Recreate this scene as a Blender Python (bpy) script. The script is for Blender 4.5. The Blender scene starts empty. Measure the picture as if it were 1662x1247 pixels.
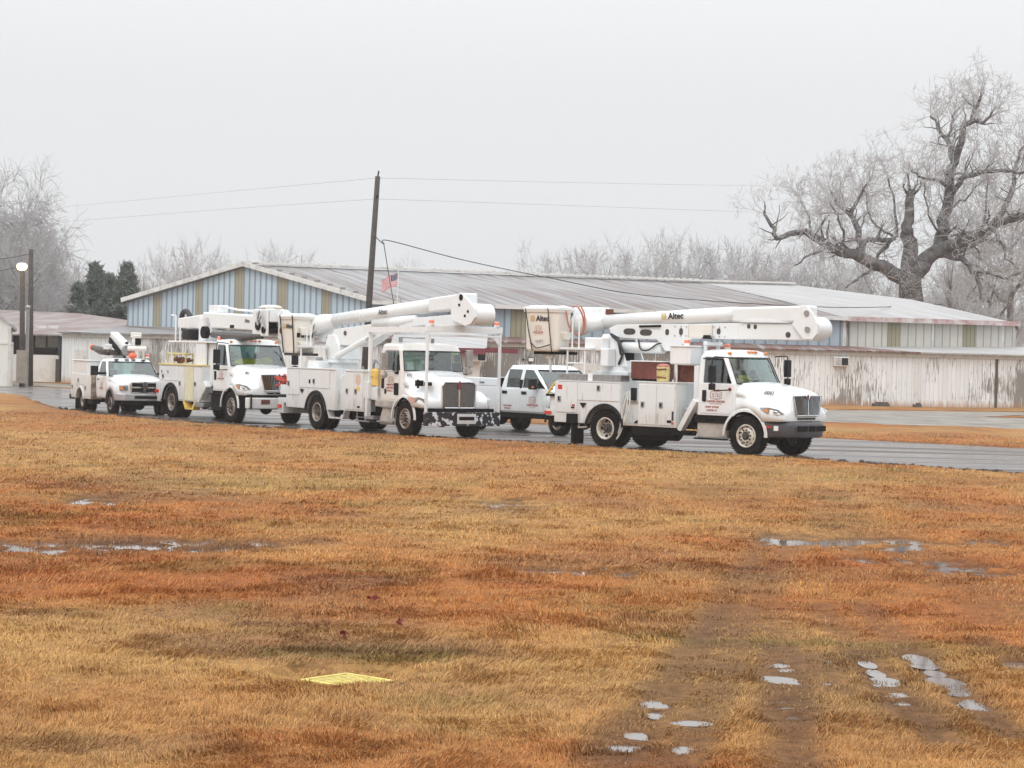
import bpy, bmesh, math, random
import numpy as np
from mathutils import Vector, Matrix, Euler
random.seed(7)
rng = np.random.default_rng(11)
SC = bpy.context.scene
COL = SC.collection

# ------------------------------------------------------------------ camera, world, sun, exposure
F_PX, CX, CY, CAM_H = 3500.0, 831.0, 623.5, 2.5
ROLL = math.atan(0.0245)
PITCH = math.atan((CY-569.06)*math.cos(ROLL)/F_PX)
cam_d = bpy.data.cameras.new('camera'); cam = bpy.data.objects.new('camera', cam_d); COL.objects.link(cam)
cam_d.sensor_width = 36; cam_d.lens = F_PX/1662*36; cam_d.clip_end = 3000; cam_d.clip_start = 0.2
cam.matrix_world = Matrix.Translation((0,0,CAM_H)) @ Matrix.Rotation(math.pi/2-PITCH,4,'X') @ Matrix.Rotation(ROLL,4,'Z')
SC.camera = cam
SUN_EL, SUN_AZ = math.radians(52), math.radians(205)      # azimuth clockwise from +Y: behind the camera's left shoulder
w = bpy.data.worlds.new('World'); SC.world = w; w.use_nodes = True
nt = w.node_tree; nt.nodes.clear()
N = nt.nodes.new
out = N('ShaderNodeOutputWorld'); bg = N('ShaderNodeBackground'); tc = N('ShaderNodeTexCoord'); sx = N('ShaderNodeSeparateXYZ')
rp = N('ShaderNodeValToRGB'); mx = N('ShaderNodeMix'); mx.data_type = 'RGBA'; sky = N('ShaderNodeTexSky')
sky.sky_type = 'NISHITA'; sky.sun_disc = False; sky.sun_elevation = SUN_EL; sky.sun_rotation = SUN_AZ; sky.dust_density = 4
# overcast cloud deck: brighter overhead than at the horizon
cr = rp.color_ramp; cr.elements[0].position = 0.0; cr.elements[0].color = (0.725,0.75,0.77,1)
cr.elements[1].position = 1.0; cr.elements[1].color = (2.05,2.08,2.12,1)
e = cr.elements.new(0.12); e.color = (0.83,0.845,0.862,1)
e = cr.elements.new(0.5); e.color = (1.55,1.57,1.6,1)
sc_ = N('ShaderNodeMix'); sc_.data_type='RGBA'; sc_.blend_type='MULTIPLY'; sc_.inputs[0].default_value=1; sc_.inputs[7].default_value=(0.08,0.08,0.08,1)
L = nt.links.new
L(tc.outputs['Generated'], sx.inputs[0]); L(sx.outputs['Z'], rp.inputs[0])
L(sky.outputs[0], sc_.inputs[6]); mx.inputs[0].default_value = 0.08
L(rp.outputs[0], mx.inputs[6]); L(sc_.outputs[2], mx.inputs[7]); L(mx.outputs[2], bg.inputs[0]); bg.inputs[1].default_value = 1.0
L(bg.outputs[0], out.inputs[0])
sd = bpy.data.lights.new('sun','SUN'); sun = bpy.data.objects.new('sun', sd); COL.objects.link(sun)
sd.energy = 0.9; sd.angle = math.radians(25); sd.color = (1.0,0.985,0.96)
sdir = Vector((math.sin(SUN_AZ)*math.cos(SUN_EL), math.cos(SUN_AZ)*math.cos(SUN_EL), math.sin(SUN_EL)))
sun.rotation_euler = sdir.to_track_quat('Z','Y').to_euler()
SC.view_settings.view_transform = 'Standard'; SC.view_settings.look = 'None'; SC.view_settings.exposure = 0.05; SC.view_settings.gamma = 1.0
SC.cycles.use_denoising = True
SC.cycles.max_bounces = 8; SC.cycles.volume_bounces = 1; SC.cycles.transparent_max_bounces = 16
SC.cycles.volume_step_rate = 4.0

# ------------------------------------------------------------------ photo pixel -> place on the ground / at a distance
_fwd=np.array([0,math.cos(PITCH),-math.sin(PITCH)]); _r0=np.array([1.,0,0]); _u0=np.cross(_r0,_fwd)
_rt=_r0*math.cos(ROLL)+_u0*math.sin(ROLL); _up=-_r0*math.sin(ROLL)+_u0*math.cos(ROLL)
def ray(px,py): return _fwd+_rt*((px-CX)/F_PX)+_up*((CY-py)/F_PX)
def G(px,py,z=0):
    d=ray(px,py); return Vector((np.array([0,0,CAM_H])+d*((z-CAM_H)/d[2])))
def W(px,py,Y):
    d=ray(px,py); return Vector((np.array([0,0,CAM_H])+d*(Y/d[1])))

# ------------------------------------------------------------------ materials
def new_mat(name):
    m=bpy.data.materials.new(name); m.use_nodes=True; return m, m.node_tree, m.node_tree.nodes['Principled BSDF']
def mat(name,col,rough=0.5,metal=0.0,var=0.0,scale=3.0,col2=None,bump=0.0,spec=0.5,coat=0.0,stretch=None,thr=(0.35,0.65),bscale=None):
    m,t,b=new_mat(name)
    b.inputs['Roughness'].default_value=rough; b.inputs['Metallic'].default_value=metal
    b.inputs['Specular IOR Level'].default_value=spec; b.inputs['Coat Weight'].default_value=coat
    b.inputs['Base Color'].default_value=(*col,1)
    if var or col2 or bump:
        tc=t.nodes.new('ShaderNodeTexCoord'); src=tc.outputs['Object']
        if stretch:
            mp=t.nodes.new('ShaderNodeMapping'); mp.inputs['Scale'].default_value=stretch; t.links.new(src,mp.inputs[0]); src=mp.outputs[0]
        nz=t.nodes.new('ShaderNodeTexNoise'); nz.inputs['Scale'].default_value=scale; nz.inputs['Detail'].default_value=6; nz.inputs['Roughness'].default_value=.62
        t.links.new(src,nz.inputs[0])
        if var or col2:
            r=t.nodes.new('ShaderNodeValToRGB'); r.color_ramp.elements[0].position=thr[0]; r.color_ramp.elements[1].position=thr[1]
            c2=col2 if col2 else tuple(max(0,c*(1-var)) for c in col)
            r.color_ramp.elements[0].color=(*c2,1); r.color_ramp.elements[1].color=(*col,1)
            t.links.new(nz.outputs[0],r.inputs[0]); t.links.new(r.outputs[0],b.inputs['Base Color'])
        if bump:
            nb=nz
            if bscale:
                nb=t.nodes.new('ShaderNodeTexNoise'); nb.inputs['Scale'].default_value=bscale; nb.inputs['Detail'].default_value=4; t.links.new(src,nb.inputs[0])
            bp=t.nodes.new('ShaderNodeBump'); bp.inputs['Strength'].default_value=bump; bp.inputs['Distance'].default_value=.02
            t.links.new(nb.outputs[0],bp.inputs['Height']); t.links.new(bp.outputs[0],b.inputs['Normal'])
    return m
def paint(name,col,grime=(0.36,0.31,0.26),amount=0.5,scale=2.2):
    """white truck paint: faint dirt in blotches, heavier road splash low on the bodywork (world height)"""
    m,t,b=new_mat(name); ns=t.nodes; l=t.links.new
    b.inputs['Roughness'].default_value=.28; b.inputs['Coat Weight'].default_value=.35; b.inputs['Coat Roughness'].default_value=.08
    tc=ns.new('ShaderNodeTexCoord'); geo=ns.new('ShaderNodeNewGeometry'); sp=ns.new('ShaderNodeSeparateXYZ'); l(geo.outputs['Position'],sp.inputs[0])
    n1=ns.new('ShaderNodeTexNoise'); n1.inputs['Scale'].default_value=scale; n1.inputs['Detail'].default_value=8; n1.inputs['Roughness'].default_value=.7; l(tc.outputs['Object'],n1.inputs[0])
    mp=ns.new('ShaderNodeMapping'); mp.inputs['Scale'].default_value=(9,9,1.2); l(tc.outputs['Object'],mp.inputs[0])
    n2=ns.new('ShaderNodeTexNoise'); n2.inputs['Scale'].default_value=1.5; n2.inputs['Detail'].default_value=4; l(mp.outputs[0],n2.inputs[0])
    mr=ns.new('ShaderNodeMapRange'); mr.inputs['From Min'].default_value=1.3; mr.inputs['From Max'].default_value=.4; mr.inputs['To Min'].default_value=.05; mr.inputs['To Max'].default_value=1.05
    l(sp.outputs['Z'],mr.inputs['Value'])
    mul=ns.new('ShaderNodeMath'); mul.operation='MULTIPLY'; l(n1.outputs[0],mul.inputs[0]); l(mr.outputs[0],mul.inputs[1])
    r2=ns.new('ShaderNodeMapRange'); r2.inputs['From Min'].default_value=.56; r2.inputs['From Max'].default_value=.8; r2.inputs['To Max'].default_value=amount; l(n2.outputs[0],r2.inputs['Value'])
    ad=ns.new('ShaderNodeMath'); ad.operation='ADD'; ad.use_clamp=True; l(mul.outputs[0],ad.inputs[0]); l(r2.outputs[0],ad.inputs[1])
    mix=ns.new('ShaderNodeMix'); mix.data_type='RGBA'; l(ad.outputs[0],mix.inputs[0]); mix.inputs[6].default_value=(*col,1); mix.inputs[7].default_value=(*grime,1)
    l(mix.outputs[2],b.inputs['Base Color'])
    rr=ns.new('ShaderNodeMapRange'); rr.inputs['To Min'].default_value=.25; rr.inputs['To Max'].default_value=.7; l(ad.outputs[0],rr.inputs['Value']); l(rr.outputs[0],b.inputs['Roughness'])
    return m
M={}
M['white']=paint('white_paint',(0.80,0.83,0.845),amount=.25)
M['body']=paint('utility_body_paint',(0.72,0.755,0.765),amount=.8)
M['boom']=paint('boom_paint',(0.775,0.81,0.82),grime=(.5,.44,.35),amount=.5,scale=3)
M['bucket']=paint('fibreglass',(0.76,0.74,0.68),grime=(.5,.42,.32),amount=.5)
M['beige']=paint('beige_cab_paint',(0.77,0.77,0.74),amount=.35)
M['black']=mat('black_plastic',(0.010,0.010,0.013),.55,spec=.25,var=.3)
M['gray']=mat('grey_bumper',(0.075,0.073,0.082),.42,var=.25,scale=6)
M['rubber']=mat('tyre_rubber',(0.006,0.006,0.007),.8,spec=.12,var=.0,col2=(.022,.018,.016),thr=(.3,.55),scale=5,bump=.3)
M['rim_w']=mat('white_rim',(0.66,0.63,0.57),.42,col2=(.36,.29,.22),thr=(.3,.6),scale=7)
M['rim_d']=mat('dirty_rim',(0.42,0.37,0.32),.45,metal=.3,col2=(.16,.12,.1),thr=(.35,.65),scale=9)
M['hub']=mat('hub_metal',(0.1,0.09,0.085),.5,metal=.4,var=.4,scale=12)
M['chrome']=mat('chrome',(0.62,0.63,0.65),.12,metal=1.0)
M['steel']=mat('galvanised_steel',(0.42,0.43,0.45),.38,metal=.8,var=.3,scale=9)
M['alu']=mat('aluminium_step',(0.5,0.46,0.42),.5,metal=.35,var=.35,scale=4)
M['frame']=mat('chassis_black',(0.008,0.008,0.009),.7,spec=.15,var=.4)
M['rust']=mat('rusty_steel',(0.19,0.062,0.035),.8,col2=(.1,.035,.022),scale=5,bump=.3)
M['redbox']=mat('oxide_red_paint',(0.17,0.045,0.03),.6,col2=(.11,.03,.022),scale=3.5,thr=(.4,.62))
M['yellow']=mat('yellow_plastic',(0.78,0.53,0.12),.45,col2=(.5,.33,.1),thr=(.25,.5),scale=6)
M['paleyellow']=mat('pale_yellow_paint',(0.72,0.62,0.25),.55,col2=(.55,.45,.2),scale=5)
M['orange']=mat('orange_plastic',(0.9,0.22,0.04),.4,var=.2)
M['amber']=mat('amber_lens',(0.85,0.25,0.03),.2,spec=.7)
M['redlens']=mat('red_lens',(0.55,0.03,0.02),.2,spec=.7)
M['redbadge']=mat('dark_red_badge',(.22,.04,.045),.4)
M['beacon']=mat('beacon_lens',(0.85,0.14,0.05),.25,spec=.7)
M['rope']=mat('orange_rope',(0.55,0.2,0.13),.8,var=.3,scale=30)
M['strap']=mat('black_strap',(0.012,0.012,0.014),.7)
M['lens']=mat('headlamp_lens',(0.45,0.46,0.47),.08,spec=.9,metal=.5,var=.25,scale=14)
M['decal_red']=mat('red_decal',(0.36,0.055,0.045),.5)
M['decal_black']=mat('black_decal',(0.012,0.012,0.014),.5)
M['decal_gold']=mat('gold_decal',(0.62,0.42,0.12),.5)
M['decal_white']=mat('white_decal',(0.75,0.74,0.72),.5)
M['dash']=mat('dashboard',(0.05,0.055,0.06),.7)
M['seat']=mat('seat_fabric',(0.09,0.1,0.11),.9)
M['hivis']=mat('hi_vis_yellow',(0.98,0.60,0.05),.7)
M['skin']=mat('skin',(0.42,0.25,0.18),.6)
M['cloth']=mat('dark_workwear',(0.035,0.045,0.07),.9)
M['hardhat']=mat('hard_hat',(0.8,0.8,0.76),.35)
M['hose']=mat('hydraulic_hose',(0.02,0.02,0.022),.5)
def glass(name,tint,fac):
    m=bpy.data.materials.new(name); m.use_nodes=True; t=m.node_tree; t.nodes.clear(); l=t.links.new
    o=t.nodes.new('ShaderNodeOutputMaterial'); mi=t.nodes.new('ShaderNodeMixShader'); tr=t.nodes.new('ShaderNodeBsdfTransparent'); gl=t.nodes.new('ShaderNodeBsdfGlossy')
    fr=t.nodes.new('ShaderNodeFresnel'); fr.inputs[0].default_value=1.5; ad=t.nodes.new('ShaderNodeMath'); ad.operation='ADD'; ad.use_clamp=True; ad.inputs[1].default_value=fac
    tr.inputs[0].default_value=(*tint,1); gl.inputs['Color'].default_value=(.95,1,1,1); gl.inputs['Roughness'].default_value=.04
    l(fr.outputs[0],ad.inputs[0]); l(ad.outputs[0],mi.inputs[0]); l(tr.outputs[0],mi.inputs[1]); l(gl.outputs[0],mi.inputs[2]); l(mi.outputs[0],o.inputs[0]); return m
M['glass']=glass('windshield_glass',(.45,.68,.65),.10)
M['sideglass']=glass('side_glass',(.25,.36,.36),.08)
# chipped bumper: white undercoat showing through black
M['chipped']=mat('chipped_bumper_paint',(0.62,0.64,0.66),.5,col2=(.012,.012,.018),thr=(.545,.56),scale=6)

# ------------------------------------------------------------------ mesh builder
class MB:
    def __init__(s): s.v=[]; s.f=[]
    def add(s,vs,fs):
        o=len(s.v); s.v.extend([tuple(v) for v in vs]); s.f.extend([tuple(i+o for i in f) for f in fs]); return s
    def box(s,x0,x1,y0,y1,z0,z1):
        return s.add([(x0,y0,z0),(x1,y0,z0),(x1,y1,z0),(x0,y1,z0),(x0,y0,z1),(x1,y0,z1),(x1,y1,z1),(x0,y1,z1)],[(0,3,2,1),(4,5,6,7),(0,1,5,4),(1,2,6,5),(2,3,7,6),(3,0,4,7)])
    def prism(s,prof,y0,y1):           # profile in x,z ; extruded along y
        n=len(prof); vs=[(x,y0,z) for x,z in prof]+[(x,y1,z) for x,z in prof]
        return s.add(vs,[tuple(range(n)),tuple(range(2*n-1,n-1,-1))]+[((i+1)%n,i,i+n,(i+1)%n+n) for i in range(n)])
    def prismz(s,prof,z0,z1):
        n=len(prof); vs=[(x,y,z0) for x,y in prof]+[(x,y,z1) for x,y in prof]
        return s.add(vs,[tuple(range(n-1,-1,-1)),tuple(range(n,2*n))]+[(i,(i+1)%n,(i+1)%n+n,i+n) for i in range(n)])
    def prismx(s,prof,x0,x1):          # profile in y,z
        n=len(prof); vs=[(x0,y,z) for y,z in prof]+[(x1,y,z) for y,z in prof]
        return s.add(vs,[tuple(range(n-1,-1,-1)),tuple(range(n,2*n))]+[(i,(i+1)%n,(i+1)%n+n,i+n) for i in range(n)])
    def tube(s,pts,r,n=8,cap=True):
        pts=[Vector(p) for p in pts]; rs=r if isinstance(r,(list,tuple)) else [r]*len(pts)
        vs=[]; up=None
        for i,p in enumerate(pts):
            d=(pts[min(i+1,len(pts)-1)]-pts[max(i-1,0)]).normalized()
            if up is None: up=d.orthogonal().normalized()
            up=(up-d*up.dot(d)); up=up.normalized() if up.length>1e-5 else d.orthogonal().normalized()
            q=d.cross(up)
            for k in range(n):
                a=2*math.pi*k/n; vs.append(p+(up*math.cos(a)+q*math.sin(a))*rs[i])
        fs=[(i*n+k,i*n+(k+1)%n,(i+1)*n+(k+1)%n,(i+1)*n+k) for i in range(len(pts)-1) for k in range(n)]
        if cap: fs+=[tuple(range(n-1,-1,-1)),tuple((len(pts)-1)*n+k for k in range(n))]
        return s.add(vs,fs)
    def cyl(s,p0,p1,r0,r1=None,n=20): return s.tube([p0,p1],[r0,r0 if r1 is None else r1],n)
    def lathe(s,c,prof,n=28,axis='y'):  # prof: (r, h) about axis through c
        vs=[]
        for r,h in prof:
            for k in range(n):
                a=2*math.pi*k/n; u,v=r*math.cos(a),r*math.sin(a)
                q=(u,h,v) if axis=='y' else ((u,v,h) if axis=='z' else (h,u,v)); vs.append((c[0]+q[0],c[1]+q[1],c[2]+q[2]))
        m=len(prof); fs=[(i*n+k,i*n+(k+1)%n,(i+1)*n+(k+1)%n,(i+1)*n+k) for i in range(m-1) for k in range(n)]
        return s.add(vs,fs)
    def beam(s,p0,p1,wy,h):           # rectangular beam between two points, wy along local side, h tall
        p0,p1=Vector(p0),Vector(p1); d=(p1-p0).normalized(); side=d.cross(Vector((0,0,1))); side=side.normalized() if side.length>1e-4 else Vector((0,1,0)); u=side.cross(d)
        vs=[p+side*(a*wy/2)+u*(b*h/2) for p in (p0,p1) for a,b in ((-1,-1),(1,-1),(1,1),(-1,1))]
        return s.add(vs,[(3,2,1,0),(4,5,6,7),(0,1,5,4),(1,2,6,5),(2,3,7,6),(3,0,4,7)])
    def ell(s,c,r,nu=14,nv=8):
        vs=[];fs=[]
        for j in range(nv+1):
            b=math.pi*j/nv
            for i in range(nu):
                a=2*math.pi*i/nu; vs.append((c[0]+r[0]*math.sin(b)*math.cos(a),c[1]+r[1]*math.sin(b)*math.sin(a),c[2]+r[2]*math.cos(b)))
        for j in range(nv):
            for i in range(nu): fs.append((j*nu+i,(j+1)*nu+i,(j+1)*nu+(i+1)%nu,j*nu+(i+1)%nu))
        return s.add(vs,fs)
    def text(s,body,size,matrix,ext=0.003,align='CENTER',bold=0.0):
        c=bpy.data.curves.new('t','FONT'); c.body=body; c.size=size; c.extrude=ext; c.align_x=align; c.resolution_u=2; c.offset=bold
        o=bpy.data.objects.new('t',c); COL.objects.link(o); bpy.context.view_layer.update()
        me=bpy.data.meshes.new_from_object(o.evaluated_get(bpy.context.evaluated_depsgraph_get()))
        s.add([matrix@v.co for v in me.vertices],[tuple(p.vertices) for p in me.polygons])
        bpy.data.objects.remove(o); bpy.data.curves.remove(c); bpy.data.meshes.remove(me); return s
    def build(s,name,m,parent=None,bevel=0,smooth=False,subsurf=0,seg=2):
        me=bpy.data.meshes.new(name); me.from_pydata(s.v,[],s.f); me.update()
        o=bpy.data.objects.new(name,me); COL.objects.link(o)
        if m is not None:
            for q in (m if isinstance(m,(list,tuple)) else [m]): me.materials.append(M[q] if isinstance(q,str) else q)
        if parent is not None: o.parent=parent
        if bevel:
            b=o.modifiers.new('b','BEVEL'); b.width=bevel; b.segments=seg; b.limit_method='ANGLE'; b.angle_limit=math.radians(35)
        if subsurf:
            u=o.modifiers.new('s','SUBSURF'); u.levels=u.render_levels=subsurf
        if smooth: me.shade_smooth()
        elif bevel: me.shade_auto_smooth() if hasattr(me,'shade_auto_smooth') else None
        return o
def sideM(x,y,z,flip=1): return Matrix.Translation((x,y,z))@Matrix.Rotation(math.pi/2,4,'X')           # faces -y, reads along +x
def frontM(x,y,z): return Matrix.Translation((x,y,z))@Matrix.Rotation(math.pi/2,4,'Z')@Matrix.Rotation(math.pi/2,4,'X') # faces +x, reads along +y
def tag(o,label=None,cat=None,group=None,kind=None):
    if label: o['label']=label
    if cat: o['category']=cat
    if group: o['group']=group
    if kind: o['kind']=kind
    return o
def empty(name,loc=(0,0,0),rz=0.0,parent=None):
    o=bpy.data.objects.new(name,None); o.empty_display_size=.2; COL.objects.link(o); o.location=loc; o.rotation_euler=(0,0,rz)
    if parent is not None: o.parent=parent
    return o
def smooth_curve(pts,n=6):
    P=[Vector(p) for p in pts]; P=[P[0]]+P+[P[-1]]; out=[]
    for i in range(1,len(P)-2):
        a,b,c,d=P[i-1:i+3]
        for k in range(n):
            t=k/n; out.append(.5*((2*b)+(c-a)*t+(2*a-5*b+4*c-d)*t*t+(3*b-a-3*c+d)*t**3))
    out.append(P[-2]); return out
class Frame:                                   # a vehicle's frame: x forward, y to its left, z up
    def __init__(s,px,py,th,yc,dx=0,scale=1):
        s.th=math.radians(th); s.f=Vector((math.cos(s.th),-math.sin(s.th),0)); s.l=Vector((math.sin(s.th),math.cos(s.th),0))
        s.o=G(px,py)-s.l*(yc*scale)+s.f*dx; s.s=scale
    def w(s,x,y,z): return s.o+(s.f*x+s.l*y+Vector((0,0,z)))*s.s
    def root(s,name):
        e=empty(name,s.o,-s.th); e.scale=(s.s,)*3; return e
T1=Frame(1214,741,41,-1.0); T2=Frame(658,709,56,-1.0,dx=.15); T3=Frame(380,687,57,-1.0); T4=Frame(182,673,63,-.9,scale=.95); T5=Frame(775,697.5,52,-.85,dx=4.06)
# ------------------------------------------------------------------ the ground, grass, road, gravel, puddles
class VN:                                   # smooth value noise on numpy arrays
    def __init__(s,seed): s.t=np.random.default_rng(seed).random((256,256))
    def at(s,x,y):
        xi=np.floor(x).astype(int); yi=np.floor(y).astype(int); fx=x-xi; fy=y-yi; fx=fx*fx*(3-2*fx); fy=fy*fy*(3-2*fy)
        a=s.t[xi%256,yi%256]; b=s.t[(xi+1)%256,yi%256]; c=s.t[xi%256,(yi+1)%256]; d=s.t[(xi+1)%256,(yi+1)%256]
        return (a*(1-fx)+b*fx)*(1-fy)+(c*(1-fx)+d*fx)*fy
    def fbm(s,x,y,f,o=4):
        r=0;a=.5;t=0
        for i in range(o): r=r+a*s.at(x*f+17.3*i,y*f+9.1*i); t+=a; a*=.55; f*=2.03
        return r/t
n1,n2,n3,n4=VN(1),VN(2),VN(3),VN(4)
def sd_poly(x,y,P):                         # >0 inside
    P=np.array([(p[0],p[1]) for p in P]); d=np.full(x.shape,1e9); ins=np.zeros(x.shape,bool); n=len(P)
    for i in range(n):
        a=P[i]; b=P[(i+1)%n]; e=b-a; wx=x-a[0]; wy=y-a[1]; t=np.clip((wx*e[0]+wy*e[1])/(e@e),0,1)
        d=np.minimum(d,np.hypot(wx-e[0]*t,wy-e[1]*t))
        c=((a[1]>y)!=(b[1]>y)); with_=(b[0]-a[0])*(y-a[1])/((b[1]-a[1]) if b[1]!=a[1] else 1e-9)+a[0]; ins^=(c&(x<with_))
    return np.where(ins,d,-d)
ROAD=[(40,29),(26,38.5),(16,44.6),(11.56,48.44),(7.74,52.4),(3.3,55.9),(.36,58.6),(-4.9,62.1),(-10.6,68.1),(-13.6,72.2),(-16.2,77.7),(-19,86),(-21.6,95),(-25,100.5),(-34,104.5),(-60,110),
      (-60,121),(-30,117),(-24,112),(-17,100),(-11,88),(-5,79),(1,73.5),(5,70.6),(9.87,67.4),(15.04,63.14),(23,57),(40,47)]
GRAV=[(-24,113.5),(-17.5,102),(-12,92),(-6,84),(0,80),(5,84),(12.34,84.57),(19.2,80.6),(30,76),(55,70),(60,88),(40,92),(21.5,98.5),(24,103),(40,103),(60,100),(60,118),(31,112),(16,105),(2,102),(-9,104),(-20,116),(-26.5,122.5),(-60,128),(-60,121.5),(-30,117.5)]
PUD=[(190,888,190,5),(90,889,80,5),(300,886,70,5),(620,820,1,1),(1400,880,170,3),  # px, py, half width px, half height px, roughness
 (150,815,66,4),(35,889,40,4),(130,889,45,5),(250,886,60,7),(335,889,55,4),(440,882,45,2.5),(825,820,48,4),(750,808,20,1.5),
 (1250,876,32,5),(1350,881,75,4),(1450,886,50,4),(1600,880,45,3),(890,929,55,4),(1000,931,34,4),(1560,925,80,5),(1430,912,60,3),(1660,880,20,2),
 (1652,1082,26,6),(1380,1179,18,4),(1560,1150,10,8),(330,797,22,2),(50,1082-100,6,1)]
PUDM=[]
for px,py,rx,ry in PUD:
    c=G(px,py); s=F_PX/c.y; a=G(px,py-ry); b=G(px,py+ry); far=min(1,max(0,(c.y-17)/6)); PUDM.append((c.x,c.y-.12*far,rx/s*(1.05+.15*far),max(.10,(a.y-b.y)/2)*(1.1+.8*far)+.25*far))
_r=np.random.default_rng(77)
for a_,b_,t0,t1,nn in ((G(1262,1050),G(1300,1260),.15,.72,7),(G(1325,1060),G(1358,1150),.2,.8,3),(G(1390,1060),G(1530,1215),.15,.85,6),(G(1640,1200),G(1475,1060),.3,.95,6),(G(985,1260),G(1180,985),.05,.35,4),(G(1095,1260),G(1225,985),.05,.3,2)):
    for k_ in range(nn):
        p_=a_.lerp(b_,t0+(t1-t0)*(k_+_r.random()*.7)/nn); PUDM.append((p_.x+_r.normal(0,.03),p_.y,_r.uniform(.04,.10),_r.uniform(.08,.22)))
RUTS=[(G(985,1260),G(1180,985),.2,.9),(G(1180,985),G(1245,870),.2,.6),(G(1095,1260),G(1225,985),.16,.8),(G(1225,985),G(1290,870),.2,.5),(G(1262,1050),G(1300,1260),.2,1.),(G(1240,960),G(1262,1050),.16,.6),
 (G(1390,1060),G(1530,1215),.17,1.),(G(1330,985),G(1390,1060),.14,.6),(G(1640,1200),G(1475,1060),.17,1.),(G(1475,1060),G(1400,985),.14,.6),(G(1262,1060),G(1318,1250),.1,.3),(G(1330,1065),G(1365,1140),.14,.7),(G(1300,990),G(1180,1130),.3,.35),(G(1390,880),G(1335,800),.5,.35),(G(1230,830),G(1130,790),.8,.3),(G(1480,900),G(1640,1010),.5,.3)]
PATCH=[ # px,py,rx,ry,type,strength
 (250,1150,420,60,'rust',.3),(1250,1215,420,60,'rust',.35),(230,930,330,42,'rust',.45),(700,1240,500,40,'rust',.5),(130,845,160,18,'rust',.45),(500,1000,260,26,'brown',.55),(520,1060,330,28,'brown',.55),
 (1500,935,260,40,'rust',.5),(1300,905,420,28,'rust',.4),(1560,1000,200,60,'orange',.5),(700,1000,300,20,'orange',.5),(1420,1030,160,40,'straw',.5),(1060,1100,110,90,'straw',.5),(1180,1160,60,80,'straw',.6),(1230,935,320,18,'dark',.35),(1480,1010,240,50,'rust',.55),(1380,1150,200,70,'dark',.35),(1010,1215,75,45,'dark',.35),(930,960,120,8,'rust',.4),(300,810,160,12,'brown',.5),
 (290,886,190,14,'dark',.6),(520,882,60,8,'dark',.6),(560,950,110,10,'dark',.45),(1120,1020,160,22,'brown',.4),(1250,1045,230,8,'green',.6),(1500,1060,160,14,'green',.4),(640,1075,110,14,'green',.6),(480,1070,80,10,'green',.55),(700,1150,110,10,'green',.35),
 (420,790,200,10,'green',.3),(1180,800,120,14,'green',.35),(1400,775,260,12,'green',.4),(900,760,500,28,'straw',.6),(400,730,500,30,'straw',.4),(1250,790,300,30,'straw',.45),(850,1110,150,30,'straw',.5),(1120,1120,80,60,'straw',.55),(60,1040,120,50,'straw',.4),(320,1110,160,20,'straw',.4),
 (1560,780,200,10,'rust',.3),(850,730,160,9,'rust',.4),(250,700,260,8,'rust',.35),(60,1000,90,8,'dark',.4),(1620,1060,40,20,'dark',.5),(200,1225,200,25,'brown',.45),(590,1065,170,10,'dark',.5),(1180,880,120,10,'rust',.4)]
PC={'straw':(.50,.285,.10),'rust':(.40,.115,.024),'brown':(.25,.122,.06),'dark':(.13,.062,.03),'green':(.21,.165,.04),'orange':(.45,.175,.045)}
PATM=[]
for px,py,rx,ry,t,k in PATCH:
    c=G(px,py); s=F_PX/c.y; PATM.append((c.x,c.y,rx/s,max(.2,(G(px,py-ry).y-G(px,py+ry).y)/2),np.array(PC[t]),k))
def seg(x,y,a,b):
    ex,ey=b.x-a.x,b.y-a.y; t=np.clip(((x-a.x)*ex+(y-a.y)*ey)/(ex*ex+ey*ey),0,1); return np.hypot(x-a.x-ex*t,y-a.y-ey*t),t
def puddle_mask(x,y):
    m=np.zeros(x.shape)
    nz=n3.fbm(x*1.0,y*1.0,4.3,5)
    for cx,cy,rx,ry in PUDM:
        q=((x-cx)/rx)**2+((y-cy)/ry)**2
        m=np.maximum(m,np.clip((1.25-q)*1.0+(nz-.53)*4.6,0,1)*(q<2.3))
    return m
def rut_mask(x,y):
    m=np.zeros(x.shape); nz=n2.fbm(x,y,1.2,3)
    for a,b,wd,k in RUTS:
        d,t=seg(x,y,a,b); m=np.maximum(m,k*np.clip(1.5-d/wd+(nz-.5)*1.2,0,1))
    return m
def paved(x,y):
    nz=(n4.fbm(x,y,.9,4)-.5)
    return np.maximum(np.clip((sd_poly(x,y,ROAD)+nz*.7)/.35,-1,1),np.clip((sd_poly(x,y,GRAV)+nz*1.6)/.8,-1,1))
GR=G(563,1103)                                   # the drain grate
def height(x,y,pav=None):
    if pav is None: pav=paved(x,y)
    h=.035+.05*(n1.fbm(x,y,.35,3)-.5)+.035*(n2.fbm(x,y,2.3,3)-.5)
    pm=puddle_mask(x,y); rm=rut_mask(x,y)
    h=np.maximum(h,.012)
    h=h*(1-pm)+(-.028)*pm
    ripple=.008*np.sin((x*.6+y)*9)*rm
    h=h-.02*rm*(1-pm)+ripple*(1-pm)
    h=h*(1-np.clip(pav*1.0+.5,0,1))+(-.06)*np.clip(pav+.5,0,1)
    g=np.hypot((x-GR.x)/.6,(y-GR.y-.05)/.5); h=np.where(g<1.0,np.minimum(h,.0)-.03*np.clip((1-g)*3,0,1),h)
    return h
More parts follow.
